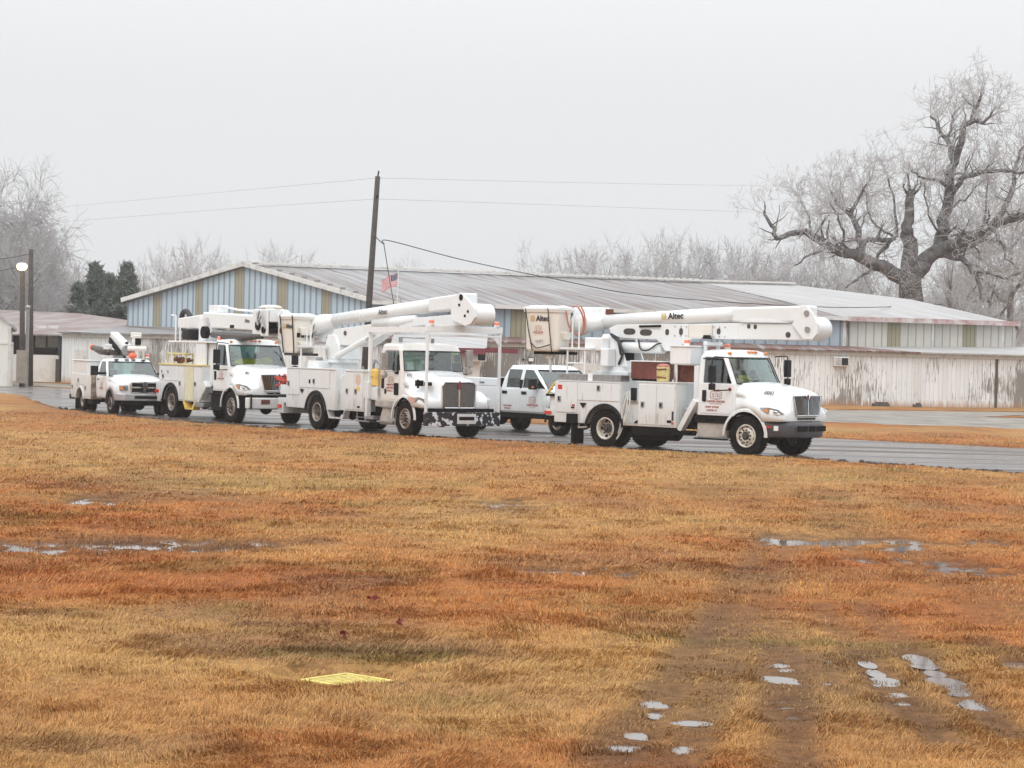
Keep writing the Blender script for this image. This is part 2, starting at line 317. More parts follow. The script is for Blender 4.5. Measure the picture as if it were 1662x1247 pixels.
def field_col(x,y,pav=None):
    c0,c1,c2=np.array(PC['straw']),np.array(PC['orange']),np.array(PC['brown'])
    a=np.clip((n1.fbm(x,y*.6,.22,4)-.38)*3.4,0,1)[...,None]; b=np.clip((n2.fbm(x+40,y*.7,.55,4)-.52)*3.6,0,1)[...,None]
    c=c0*(1-a)+c1*a; c=c*(1-.55*b)+c2*.55*b
    edge=n3.fbm(x,y,.8,4)
    for cx,cy,rx,ry,pc,k in PATM:
        q=((x-cx)/rx)**2+((y-cy)/ry)**2
        m=(np.clip(1.25-q+(edge-.5)*2.2,0,1)*k)[...,None]; c=c*(1-m)+pc*m
    g=(np.clip((n4.fbm(x+9,y,.5,4)-.62)*5,0,1)*.45)[...,None]; c=c*(1-g)+np.array(PC['green'])*g
    r=(rut_mask(x,y)*.72)[...,None]; c=c*(1-r)+np.array(PC['dark'])*r
    pm=(puddle_mask(x,y))[...,None]*.85; c=c*(1-pm)+np.array((.075,.038,.022))*pm
    if pav is None: pav=paved(x,y)
    e=np.clip(1-np.abs(pav+.45)*1.6,0,1)[...,None]*.75; c=c*(1-e)+np.array((.07,.038,.024))*e
    return c
def axis_pts(lo,hi,step,far_lo,far_hi):
    a=list(np.arange(lo,hi+1e-6,step)); s=step
    p=hi
    while p<far_hi: s*=1.35; p+=s; a.append(p)
    s=step; p=lo
    while p>far_lo: s*=1.35; p-=s; a.insert(0,p)
    return np.array(a)
xs=axis_pts(-19,19,.11,-200,200)
ys=[2.,6.,10.]; y=11.6
while y<125: ys.append(y); y+=max(.09,y*.0038)
s=.5
while y<330: ys.append(y); s*=1.3; y+=s
ys=np.array([-60.,-20.,-5.]+ys)
X,Y=np.meshgrid(xs,ys); PV=paved(X,Y); Z=height(X,Y,PV)
nx,ny=len(xs),len(ys)
def grid_mesh(name,X,Y,Z,mats):
    ny,nx=X.shape; me=bpy.data.meshes.new(name)
    me.vertices.add(nx*ny); me.vertices.foreach_set('co',np.stack([X,Y,Z],-1).astype('f4').ravel())
    i=(np.arange(ny-1)[:,None]*nx+np.arange(nx-1)[None,:]).ravel(); q=np.stack([i,i+1,i+nx+1,i+nx],-1)
    me.loops.add(q.size); me.loops.foreach_set('vertex_index',q.ravel().astype('i4')); me.polygons.add(len(q)); me.polygons.foreach_set('loop_start',(np.arange(len(q))*4).astype('i4'))
    me.update(calc_edges=True); me.validate(); me.shade_smooth()
    for m in mats: me.materials.append(m)
    o=bpy.data.objects.new(name,me); COL.objects.link(o); return o
def set_col(me,c):
    a=me.color_attributes.new('col','FLOAT_COLOR','POINT'); a.data.foreach_set('color',np.concatenate([c.reshape(-1,3),np.ones((c.size//3,1))],1).astype('f4').ravel())
m,t,b=new_mat('field_soil_and_turf'); l=t.links.new
ca=t.nodes.new('ShaderNodeVertexColor'); ca.layer_name='col'; tc=t.nodes.new('ShaderNodeTexCoord')
nz=t.nodes.new('ShaderNodeTexNoise'); nz.inputs['Scale'].default_value=9; nz.inputs['Detail'].default_value=9; nz.inputs['Roughness'].default_value=.75; l(tc.outputs['Object'],nz.inputs[0])
nf=t.nodes.new('ShaderNodeTexNoise'); nf.inputs['Scale'].default_value=1.1; nf.inputs['Detail'].default_value=6; l(tc.outputs['Object'],nf.inputs[0])
mr=t.nodes.new('ShaderNodeMapRange'); mr.inputs['From Min'].default_value=.3; mr.inputs['From Max'].default_value=.72; mr.inputs['To Min'].default_value=.45; mr.inputs['To Max'].default_value=1.35; l(nz.outputs[0],mr.inputs[0])
mr2=t.nodes.new('ShaderNodeMapRange'); mr2.inputs['From Min'].default_value=.35; mr2.inputs['From Max'].default_value=.65; mr2.inputs['To Min'].default_value=.82; mr2.inputs['To Max'].default_value=1.12; l(nf.outputs[0],mr2.inputs[0])
mu=t.nodes.new('ShaderNodeMath'); mu.operation='MULTIPLY'; l(mr.outputs[0],mu.inputs[0]); l(mr2.outputs[0],mu.inputs[1])
vm=t.nodes.new('ShaderNodeVectorMath'); vm.operation='SCALE'; l(ca.outputs[0],vm.inputs[0]); l(mu.outputs[0],vm.inputs['Scale']); vs_=t.nodes.new('ShaderNodeVectorMath'); vs_.operation='MULTIPLY'; vs_.inputs[1].default_value=(.80,.78,.78); l(vm.outputs[0],vs_.inputs[0]); l(vs_.outputs[0],b.inputs['Base Color'])
b.inputs['Roughness'].default_value=.85; b.inputs['Specular IOR Level'].default_value=.15
bp=t.nodes.new('ShaderNodeBump'); bp.inputs['Strength'].default_value=.6; bp.inputs['Distance'].default_value=.03; l(nz.outputs[0],bp.inputs['Height']); l(bp.outputs[0],b.inputs['Normal'])
g=grid_mesh('ground',X,Y,Z,[m]); set_col(g.data,field_col(X,Y,PV)); tag(g,'rust and straw coloured winter turf with muddy ruts',kind='structure')

# dead grass blades
def blades(name,n,d0,d1,seed,hscale,wscale,label,xr=.262):
    r=np.random.default_rng(seed)
    d=1/(1/d1+(1/d0-1/d1)*r.random(n)); x=(r.random(n)*2-1)*d*xr; y=d
    pav=paved(x,y); pm=puddle_mask(x,y); rm=rut_mask(x,y)
    gx=np.hypot((x-GR.x)/.36,(y-GR.y-.10)/.25)
    ins_g=gx<1
    dens=np.clip(.2+1.2*n3.fbm(x,y,.9,5),0,1)*(1-pm*np.where(y<20,.45,.72))*(1-.55*rm)
    keep=(r.random(n)<dens)&(pav<-.25)&~ins_g
    x,y,pm,rm=x[keep],y[keep],pm[keep],rm[keep]; n=len(x); z=height(x,y,np.full(n,-1.))-.006
    z=np.maximum(z,-.03)
    tall=n1.fbm(x+3,y,.8,3); cl=np.clip((n2.fbm(x+7,y,4.5,3)-.42)*4,0,1)
    nearp=np.maximum(puddle_mask(x,y+.35),puddle_mask(x,y+.7)); h=hscale*(.55+.95*cl)*(.4+1.0*r.random(n))*(.6+.9*tall)*(1-.55*rm)*(1-.2*pm)*(1-.78*nearp*(r.random(n)>.4)); wd=wscale*y*(.6+.8*r.random(n))
    ang=n4.fbm(x,y,.7,3)*14+r.normal(0,.9,n); lean=.3+1.1*r.random(n); ax=np.cos(ang)*h*lean+h*.25; ay=np.sin(ang)*h*lean
    side=r.random(n)*math.pi; sxx=np.cos(side)*wd; syy=np.sin(side)*wd*.7
    b0=np.stack([x-sxx,y-syy,z],-1); b1=np.stack([x+sxx,y+syy,z],-1)
    m0=np.stack([x-sxx*.7+ax*.4,y-syy*.7+ay*.4,z+h*.6],-1); m1=np.stack([x+sxx*.7+ax*.4,y+syy*.7+ay*.4,z+h*.6],-1)
    tp=np.stack([x+ax,y+ay,z+h*(1.05-.35*lean)],-1)
    V=np.stack([b0,b1,m1,m0,tp],1).reshape(-1,3)
    base=np.arange(n)*5
    Fq=np.stack([base,base+1,base+2,base+3],-1); Ft=np.stack([base+3,base+2,base+4],-1)
    li=np.concatenate([Fq.ravel(),Ft.ravel()]); ls=np.concatenate([np.arange(n)*4,n*4+np.arange(n)*3])
    me=bpy.data.meshes.new(name); me.vertices.add(len(V)); me.vertices.foreach_set('co',V.astype('f4').ravel())
    me.loops.add(len(li)); me.loops.foreach_set('vertex_index',li.astype('i4')); me.polygons.add(2*n); me.polygons.foreach_set('loop_start',ls.astype('i4')); me.update(calc_edges=True)
    c=field_col(x,y,np.full(n,-1.))*1.08
    k=r.random(n); c=c*(.5+.85*k)[:,None]*(.72+.5*n4.fbm(x,y,2.6,4))[:,None]; pale=(r.random(n)<.16); c[pale]=c[pale]*.5+np.array((.56,.37,.16))*.5
    c=np.clip(c,0,.8)
    set_col(me,np.repeat(c,5,0))
    me.materials.append(M['blade']); o=bpy.data.objects.new(name,me); COL.objects.link(o); tag(o,label,'grass',kind='stuff'); return o
m,t,b=new_mat('dead_grass_blade'); ca=t.nodes.new('ShaderNodeVertexColor'); ca.layer_name='col'; t.links.new(ca.outputs[0],b.inputs['Base Color']); b.inputs['Roughness'].default_value=.7; b.inputs['Specular IOR Level'].default_value=.25
M['blade']=m
blades('grass',950000,12.2,72,5,.040,.00019,'short dead straw and rust coloured grass covering the field')

# road, gravel
def sheet(name,P,z,mt,kind='structure'):
    bm=bmesh.new(); vs=[bm.verts.new((p[0],p[1],z)) for p in P]; f=bm.faces.new(vs); bmesh.ops.triangulate(bm,faces=[f]); 
    if f.normal.z<0: pass
    bmesh.ops.recalc_face_normals(bm,faces=bm.faces)
    me=bpy.data.meshes.new(name); bm.to_mesh(me); bm.free()
    if me.polygons[0].normal.z<0: me.flip_normals()
    me.materials.append(mt); o=bpy.data.objects.new(name,me); COL.objects.link(o); tag(o,kind=kind); return o
# wet asphalt: tracks of water along the lanes, dirt between
m,t,b=new_mat('wet_asphalt'); l=t.links.new; ns=t.nodes
tc=ns.new('ShaderNodeTexCoord')
mp=ns.new('ShaderNodeMapping'); mp.inputs['Rotation'].default_value=(0,0,math.radians(43)); mp.inputs['Scale'].default_value=(.05,.5,1); l(tc.outputs['Object'],mp.inputs[0])
na=ns.new('ShaderNodeTexNoise'); na.inputs['Scale'].default_value=1.3; na.inputs['Detail'].default_value=5; na.inputs['Roughness'].default_value=.6; l(mp.outputs[0],na.inputs[0])
nb=ns.new('ShaderNodeTexNoise'); nb.inputs['Scale'].default_value=14; nb.inputs['Detail'].default_value=8; nb.inputs['Roughness'].default_value=.75; l(tc.outputs['Object'],nb.inputs[0])
r1=ns.new('ShaderNodeValToRGB'); e=r1.color_ramp.elements; e[0].position=.36; e[0].color=(.25,.235,.225,1); e[1].position=.62; e[1].color=(.075,.052,.038,1); x_=r1.color_ramp.elements.new(.5); x_.color=(.15,.14,.135,1); l(na.outputs[0],r1.inputs[0])
r2=ns.new('ShaderNodeMapRange'); r2.inputs['From Min'].default_value=.25; r2.inputs['From Max'].default_value=.75; r2.inputs['To Min'].default_value=.6; r2.inputs['To Max'].default_value=1.3; l(nb.outputs[0],r2.inputs[0])
vm=ns.new('ShaderNodeVectorMath'); vm.operation='SCALE'; l(r1.outputs[0],vm.inputs[0]); l(r2.outputs[0],vm.inputs['Scale']); l(vm.outputs[0],b.inputs['Base Color'])
r3=ns.new('ShaderNodeMapRange'); r3.inputs['From Min'].default_value=.45; r3.inputs['From Max'].default_value=.56; r3.inputs['To Min'].default_value=.16; r3.inputs['To Max'].default_value=.6; l(na.outputs[0],r3.inputs[0]); l(r3.outputs[0],b.inputs['Roughness'])
bp=ns.new('ShaderNodeBump'); bp.inputs['Strength'].default_value=.12; bp.inputs['Distance'].default_value=.01; l(nb.outputs[0],bp.inputs['Height']); l(bp.outputs[0],b.inputs['Normal'])
RP=[]                                          # road sheet reaches a little under the turf edge
sheet('road',ROAD,0.0,m)
m2=mat('wet_gravel',(.25,.235,.2),.5,col2=(.11,.085,.06),scale=.55,thr=(.36,.62),bump=.5,bscale=14,spec=.6)
sheet('gravel_drive',GRAV,-.008,m2)
# puddles: flat water surfaces lying in hollows of the turf
mw,t,b=new_mat('muddy_water'); b.inputs['Base Color'].default_value=(.16,.13,.11,1); b.inputs['Roughness'].default_value=.04; b.inputs['Specular IOR Level'].default_value=.9; b.inputs['IOR'].default_value=1.6
nzw=t.nodes.new('ShaderNodeTexNoise'); nzw.inputs['Scale'].default_value=12; bpw=t.nodes.new('ShaderNodeBump'); bpw.inputs['Strength'].default_value=.03; t.links.new(nzw.outputs[0],bpw.inputs['Height']); t.links.new(bpw.outputs[0],b.inputs['Normal'])
for ip,(cx,cy,rx,ry) in enumerate(PUDM):
    P=[(cx+1.6*rx*math.cos(a*math.pi/12),cy+1.6*ry*math.sin(a*math.pi/12)) for a in range(24)]
    o=sheet('puddle',P,-.016+ip*.0006,mw)
# mud clods thrown up along the road edge
mb=MB(); r_=random.Random(3)
edge=[(16,44.6),(11.56,48.44),(7.74,52.4),(3.3,55.9),(.36,58.6),(-4.9,62.1),(-10.6,68.1),(-13.6,72.2),(-16.2,77.7)]
for i in range(len(edge)-1):
    a,b_=edge[i],edge[i+1]; Ln=math.hypot(b_[0]-a[0],b_[1]-a[1])
    for k in range(int(Ln*12)):
        t_=r_.random(); x=a[0]+(b_[0]-a[0])*t_+r_.gauss(0,.2); y=a[1]+(b_[1]-a[1])*t_+r_.gauss(0,.2); s_=r_.uniform(.02,.075)
        mb.ell((x,y,.012+s_*.2),(s_*r_.uniform(.8,1.7),s_,s_*r_.uniform(.4,.9)),6,4)
tag(mb.build('mud_clods',mat('dark_mud',(.055,.03,.02),.7,var=.4,scale=8,bump=.6)),'dark lumps of mud strewn along the near edge of the road','mud',kind='stuff')

# yellow drain grate in a hollow
gr=empty('drain_grate',(GR.x,GR.y,0),math.radians(50)); tag(gr,'yellow slatted drain grate lying in the foreground grass','drain grate')
gy=mat('grate_yellow',(.68,.56,.14),.5,col2=(.42,.30,.09),scale=11,thr=(.3,.55))
S_=.25; mb=MB(); zt=.0
for (x0,x1,y0,y1) in ((-S_,S_,-S_,-S_+.035),(-S_,S_,S_-.035,S_),(-S_,-S_+.035,-S_+.035,S_-.035),(S_-.035,S_,-S_+.035,S_-.035)): mb.box(x0,x1,y0,y1,zt-.05,zt)
mb.build('frame',gy,gr,bevel=.004)
for k in range(9):
    y0=-S_+.04+k*.048; MB().box(-S_+.036,S_-.036,y0,y0+.024,zt-.03,zt-.006).build('slat',gy,gr,bevel=.003)
MB().box(-S_+.03,S_-.03,-S_+.03,S_-.03,-.1,-.02).build('pit','frame',gr)
# red oak leaves on the grass
lm=mat('red_leaf',(.26,.05,.03),.6,var=.3,scale=30)
for i,(px,py,lb) in enumerate([(603,985,'dark red fallen leaf, farthest of three on the brown grass'),(555,1046,'bright red fallen leaf nearest the yellow grate'),(647,1026,'dark red fallen leaf, rightmost of the three above the yellow grate')]):
    p=G(px,py); n=14; vs=[(0,0,.02)]; 
    for k in range(n):
        a=2*math.pi*k/n; rr=(.06 if k%2==0 else .026)*(1.0 if k else 1.5); vs.append((rr*math.cos(a),rr*.8*math.sin(a),.02+.03*math.sin(a*2+i)))
    mb=MB(); top=[(x,y,z+.004) for x,y,z in vs]; mb.add(vs,[(0,1+(k+1)%n,1+k) for k in range(n)]); mb.add(top,[(0,1+k,1+(k+1)%n) for k in range(n)])
    mb.add([v for k in range(n) for v in (vs[1+k],top[1+k])],[(2*k,2*((k+1)%n),2*((k+1)%n)+1,2*k+1) for k in range(n)])
    o=mb.build('fallen_leaf',lm); o.location=(p.x,p.y,.07); o.rotation_euler=(.5,.35*i,i*1.3); tag(o,lb,'leaf','fallen red leaves')
# ------------------------------------------------------------------ buildings
def corr(name,col,pitch=.3,vert=True,rough=.45,stain=None,amount=.3,peel=None,peel_thr=.56,groove=.25,axis='X'):
    """ribbed or boarded wall cladding seen along its Object X; peel = bare wood under flaking paint, in upright streaks"""
    m,t,b=new_mat(name); ns=t.nodes; l=t.links.new; b.inputs['Roughness'].default_value=rough; b.inputs['Specular IOR Level'].default_value=.25
    tc=ns.new('ShaderNodeTexCoord'); sp=ns.new('ShaderNodeSeparateXYZ'); l(tc.outputs['Object'],sp.inputs[0])
    md=ns.new('ShaderNodeMath'); md.operation='MODULO'; dv=ns.new('ShaderNodeMath'); dv.operation='DIVIDE'; dv.inputs[1].default_value=pitch; ad=ns.new('ShaderNodeMath'); ad.operation='ADD'; ad.inputs[1].default_value=1000
    l(sp.outputs[axis],dv.inputs[0]); l(dv.outputs[0],ad.inputs[0]); l(ad.outputs[0],md.inputs[0]); md.inputs[1].default_value=1
    fl=ns.new('ShaderNodeMath'); fl.operation='FLOOR'; l(ad.outputs[0],fl.inputs[0])
    wn=ns.new('ShaderNodeTexWhiteNoise'); wn.noise_dimensions='1D'; l(fl.outputs[0],wn.inputs['W'])
    lt=ns.new('ShaderNodeMath'); lt.operation='LESS_THAN'; lt.inputs[1].default_value=groove*.35; l(md.outputs[0],lt.inputs[0])
    mp=ns.new('ShaderNodeMapping'); mp.inputs['Scale'].default_value=(3.5,3.5,.35) if axis=='X' else (1,1,1); l(tc.outputs['Object'],mp.inputs[0])
    n=ns.new('ShaderNodeTexNoise'); n.inputs['Scale'].default_value=1.6; n.inputs['Detail'].default_value=6; n.inputs['Roughness'].default_value=.65; l(mp.outputs[0],n.inputs[0])
    n2_=ns.new('ShaderNodeTexNoise'); n2_.inputs['Scale'].default_value=.22; n2_.inputs['Detail'].default_value=4; l(tc.outputs['Object'],n2_.inputs[0])
    st=ns.new('ShaderNodeMapRange'); st.inputs['From Min'].default_value=.45; st.inputs['From Max'].default_value=.75; st.inputs['To Max'].default_value=amount; l(n.outputs[0],st.inputs[0])
    mx=ns.new('ShaderNodeMix'); mx.data_type='RGBA'; mx.inputs[6].default_value=(*col,1); mx.inputs[7].default_value=(*(stain or tuple(c*.6 for c in col)),1); l(st.outputs[0],mx.inputs[0])
    # board to board tone
    br=ns.new('ShaderNodeMapRange'); br.inputs['To Min'].default_value=.93; br.inputs['To Max'].default_value=1.04; l(wn.outputs[0],br.inputs[0])
    vs=ns.new('ShaderNodeVectorMath'); vs.operation='SCALE'; l(mx.outputs[2],vs.inputs[0]); l(br.outputs[0],vs.inputs['Scale']); cur=vs.outputs[0]
    if peel:
        mp2=ns.new('ShaderNodeMapping'); mp2.inputs['Scale'].default_value=(13.0,13.0,.8); l(tc.outputs['Object'],mp2.inputs[0])
        n3_=ns.new('ShaderNodeTexNoise'); n3_.inputs['Scale'].default_value=1.5; n3_.inputs['Detail'].default_value=4; n3_.inputs['Roughness'].default_value=.55; l(mp2.outputs[0],n3_.inputs[0])
        a2=ns.new('ShaderNodeMath'); a2.operation='MULTIPLY_ADD'; a2.inputs[1].default_value=1.1; l(n2_.outputs[0],a2.inputs[0]); l(n3_.outputs[0],a2.inputs[2])
        a3=ns.new('ShaderNodeMath'); a3.operation='MULTIPLY_ADD'; a3.inputs[1].default_value=.10; l(wn.outputs[0],a3.inputs[0]); l(a2.outputs[0],a3.inputs[2])
        xr=ns.new('ShaderNodeMapRange'); xr.inputs['From Min'].default_value=-6; xr.inputs['From Max'].default_value=14; xr.inputs['To Min'].default_value=-.09; xr.inputs['To Max'].default_value=.05; l(sp.outputs['X'],xr.inputs[0])
        a4=ns.new('ShaderNodeMath'); a4.operation='ADD'; l(a3.outputs[0],a4.inputs[0]); l(xr.outputs[0],a4.inputs[1])
        pk=ns.new('ShaderNodeMapRange'); pk.inputs['From Min'].default_value=peel_thr+.3; pk.inputs['From Max'].default_value=peel_thr+.325; l(a4.outputs[0],pk.inputs[0])
        m2_=ns.new('ShaderNodeMix'); m2_.data_type='RGBA'; l(pk.outputs[0],m2_.inputs[0]); l(cur,m2_.inputs[6]); m2_.inputs[7].default_value=(*peel,1); cur=m2_.outputs[2]
        # rust-coloured mud splash near the foot
        zr=ns.new('ShaderNodeMapRange'); zr.inputs['From Min'].default_value=.75; zr.inputs['From Max'].default_value=.0; l(sp.outputs['Z'],zr.inputs[0])
        zz=ns.new('ShaderNodeMath'); zz.operation='MULTIPLY'; l(zr.outputs[0],zz.inputs[0]); l(n.outputs[0],zz.inputs[1])
        zk=ns.new('ShaderNodeMapRange'); zk.inputs['From Min'].default_value=.22; zk.inputs['From Max'].default_value=.5; zk.inputs['To Max'].default_value=.8; l(zz.outputs[0],zk.inputs[0])
        m3_=ns.new('ShaderNodeMix'); m3_.data_type='RGBA'; l(zk.outputs[0],m3_.inputs[0]); l(cur,m3_.inputs[6]); m3_.inputs[7].default_value=(.42,.22,.1,1); cur=m3_.outputs[2]
    m4_=ns.new('ShaderNodeMix'); m4_.data_type='RGBA'; dm=ns.new('ShaderNodeMath'); dm.operation='MULTIPLY'; dm.inputs[1].default_value=.4 if peel else .7; l(lt.outputs[0],dm.inputs[0]); l(dm.outputs[0],m4_.inputs[0]); l(cur,m4_.inputs[6]); m4_.inputs[7].default_value=(*tuple(c*.35 for c in col),1)
    l(m4_.outputs[2],b.inputs['Base Color'])
    bp=ns.new('ShaderNodeBump'); bp.inputs['Strength'].default_value=.5; bp.inputs['Distance'].default_value=.03; iv=ns.new('ShaderNodeMath'); iv.operation='SUBTRACT'; iv.inputs[0].default_value=1; l(lt.outputs[0],iv.inputs[1]); l(iv.outputs[0],bp.inputs['Height']); l(bp.outputs[0],b.inputs['Normal'])
    return m
def roofmat(name,frost,rust,thr=(.42,.62),rot=0,scale=(.45,.09,.09)):
    m,t,b=new_mat(name); ns=t.nodes; l=t.links.new; b.inputs['Roughness'].default_value=.6; b.inputs['Specular IOR Level'].default_value=.3
    tc=ns.new('ShaderNodeTexCoord'); mp0=ns.new('ShaderNodeMapping'); mp0.inputs['Rotation'].default_value=(0,0,rot); l(tc.outputs['Object'],mp0.inputs[0])
    mp=ns.new('ShaderNodeMapping'); mp.inputs['Scale'].default_value=scale; l(mp0.outputs[0],mp.inputs[0])
    n=ns.new('ShaderNodeTexNoise'); n.inputs['Scale'].default_value=3.0; n.inputs['Detail'].default_value=8; n.inputs['Roughness'].default_value=.68; l(mp.outputs[0],n.inputs[0])
    big=ns.new('ShaderNodeTexNoise'); big.inputs['Scale'].default_value=.12; big.inputs['Detail'].default_value=3; l(tc.outputs['Object'],big.inputs[0])
    ad=ns.new('ShaderNodeMath'); ad.operation='MULTIPLY_ADD'; ad.inputs[1].default_value=.35; l(big.outputs[0],ad.inputs[0]); l(n.outputs[0],ad.inputs[2])
    r=ns.new('ShaderNodeValToRGB'); r.color_ramp.elements[0].position=thr[0]+.175; r.color_ramp.elements[1].position=thr[1]+.175; r.color_ramp.elements[0].color=(*frost,1); r.color_ramp.elements[1].color=(*rust,1); l(ad.outputs[0],r.inputs[0])
    sp=ns.new('ShaderNodeSeparateXYZ'); l(mp0.outputs[0],sp.inputs[0]); dv=ns.new('ShaderNodeMath'); dv.operation='MULTIPLY_ADD'; dv.inputs[1].default_value=1/.7; dv.inputs[2].default_value=1000; l(sp.outputs['X'],dv.inputs[0])
    fr=ns.new('ShaderNodeMath'); fr.operation='FRACT'; l(dv.outputs[0],fr.inputs[0]); lt=ns.new('ShaderNodeMath'); lt.operation='LESS_THAN'; lt.inputs[1].default_value=.16; l(fr.outputs[0],lt.inputs[0])
    dm=ns.new('ShaderNodeMath'); dm.operation='MULTIPLY'; dm.inputs[1].default_value=.35; l(lt.outputs[0],dm.inputs[0])
    mx=ns.new('ShaderNodeMix'); mx.data_type='RGBA'; l(dm.outputs[0],mx.inputs[0]); l(r.outputs[0],mx.inputs[6]); mx.inputs[7].default_value=(*tuple(c*.45 for c in frost),1); l(mx.outputs[2],b.inputs['Base Color'])
    return m
WHITE_B=corr('peeling_white_boards',(.79,.80,.795),pitch=.28,peel=(.25,.235,.215),peel_thr=.865,amount=.25,groove=.3)
WHITE_C=corr('whiter_boards',(.76,.775,.77),pitch=.28,peel=(.27,.25,.225),peel_thr=.93,amount=.25,groove=.3)
BLUE=corr('pale_blue_metal_siding',(.46,.55,.61),pitch=.42,groove=.9,amount=.2)
BLUE2=corr('grey_blue_metal_siding',(.36,.43,.49),pitch=.6,groove=.5,amount=.35)
CREAM=corr('cream_metal_siding',(.56,.55,.5),pitch=.55,groove=.4,amount=.35)
TAN=corr('tan_translucent_panel',(.37,.33,.24),pitch=.25,groove=.4,amount=.4)
YELL=corr('yellowed_translucent_panel',(.33,.31,.21),pitch=.28,groove=.5,amount=.5)
R_MAIN=roofmat('frosted_rusty_roof',(.31,.315,.32),(.17,.13,.12),thr=(.40,.60),rot=math.radians(-45),scale=(1.1,.05,.05))
R_WHITE=roofmat('frosted_white_roof',(.43,.43,.43),(.33,.32,.315),rot=math.radians(-65),scale=(1.1,.05,.05))
R_LEAN=roofmat('rusty_lean_to_roof',(.30,.30,.30),(.15,.075,.06),thr=(.34,.5),scale=(1.1,.05,.05))
R_BARN=roofmat('brown_rust_barn_roof',(.31,.29,.285),(.19,.13,.115),thr=(.34,.6),rot=math.radians(30))
PINK=mat('faded_red_fascia',(.40,.24,.235),.6,col2=(.6,.56,.54),scale=1.6,thr=(.35,.6))
MAROON=mat('maroon_fascia',(.2,.035,.05),.5,var=.3)
WTRIM=mat('weathered_white_trim',(.66,.65,.62),.6,col2=(.4,.36,.33),scale=2.2,thr=(.25,.5))
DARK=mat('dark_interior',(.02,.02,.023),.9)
WPLAIN=mat('whitewashed_wall',(.70,.68,.64),.7,col2=(.5,.4,.3),scale=.9,thr=(.2,.5))
POLE=mat('creosote_pole',(.085,.07,.062),.85,var=.4,scale=6,bump=.4)
def wallseg(parent,name,a,b,z0,z1,m,thick=.15,z1b=None,z0b=None):
    """upright wall from a to b as its own object, Object X along the wall, outer face towards the viewer (right of a->b)"""
    a=Vector((a[0],a[1],0)); b=Vector((b[0],b[1],0)); d=b-a; Ln=d.length; z1b=z1 if z1b is None else z1b; z0b=z0 if z0b is None else z0b
    mb=MB(); mb.add([(0,0,z0),(Ln,0,z0b),(Ln,thick,z0b),(0,thick,z0),(0,0,z1),(Ln,0,z1b),(Ln,thick,z1b),(0,thick,z1)],[(0,3,2,1),(4,5,6,7),(0,1,5,4),(1,2,6,5),(2,3,7,6),(3,0,4,7)])
    o=mb.build(name,m,None); o.location=a; o.rotation_euler=(0,0,math.atan2(d.y,d.x)); 
    if parent is not None: o.parent=parent; o.location=a-parent.location
    return o
def slab(parent,name,pts,m,th=.08):
    """roof plane through the points, thickened downwards"""
    n=len(pts); vs=[tuple(p) for p in pts]+[(p[0],p[1],p[2]-th) for p in pts]
    mb=MB(); mb.add(vs,[tuple(range(n)),tuple(range(2*n-1,n-1,-1))]+[(i,i+n,(i+1)%n+n,(i+1)%n) for i in range(n)])
    o=mb.build(name,m,None)
    if parent is not None: o.parent=parent; o.location=-parent.location
    return o
def on_wall(a,b,px):                     # where the ray through photo column px meets the wall line a-b (plan)
    d=ray(px,CY); a=Vector((a[0],a[1])); b=Vector((b[0],b[1])); e=b-a
    t=(a.x*e.y-a.y*e.x)/(d[0]*e.y-d[1]*e.x); return Vector((d[0]*t,d[1]*t))
# --- long white stable row in front (eave about 2.9 m), bowed in plan
P0=on_wall((-40,124),(40,124),99); P1=Vector((-7.9,110.2)); P2=Vector((16.9,113.8)); P2=on_wall((P1.x,P1.y),(16.9,113.8),1487); P3=Vector((44,124.5))
def off(p,q,d): 
    v=(Vector(q)-Vector(p)).normalized(); return Vector((v.y,-v.x))*(-d)
st=empty('stable_row',(P1.x,P1.y,0)); tag(st,'long low white boarded stable row with peeling paint behind the trucks','building')
sg=[(P0,P1),(P1,P2),(P2,P3)]
for i,(a,b) in enumerate(sg):
    o=wallseg(st,'wall',a,b,-.08,2.72,WHITE_C if i==0 else WHITE_B)
    o2=wallseg(st,'fascia',a-off(a,b,.12)+Vector((0,0)),b-off(a,b,.12),2.68,2.92,WTRIM,thick=.1)
# upper hall wall lines
H0=on_wall((-40,125),(40,125),204); H1=on_wall((-40,114),(40,114),596); H2=on_wall((-40,118),(40,118),1372); H3=on_wall((-40,123.6),(40,123.6),1643)
def z_at(px,py,Y): return W(px,py,Y).z
# roof of the stable row: three lean-to planes up to the hall wall
def P3d(v,z): return (v.x,v.y,z)
e=.35
pe=[P0-off(P0,P1,e),P1-off(P1,P2,e)*.9,P2-off(P2,P3,e),P3-off(P2,P3,e)]
ZB=3.05
slab(st,'roof',[P3d(pe[0],2.94),P3d(pe[1],2.94),P3d(Vector((H1.x,H1.y+.2)),3.25),P3d(H0+Vector((0,.3)),3.42)],R_MAIN)
slab(st,'roof',[P3d(pe[1],2.94),P3d(pe[2],2.94),P3d(H2+Vector((0,.3)),3.2),P3d(H1+Vector((0,.2)),3.25)],R_LEAN)
slab(st,'roof',[P3d(pe[2],2.94),P3d(pe[3],2.94),P3d(Vector((44,131)),3.4),P3d(H3+Vector((0,.3)),3.42),P3d(H2+Vector((0,.3)),3.2)],R_WHITE)
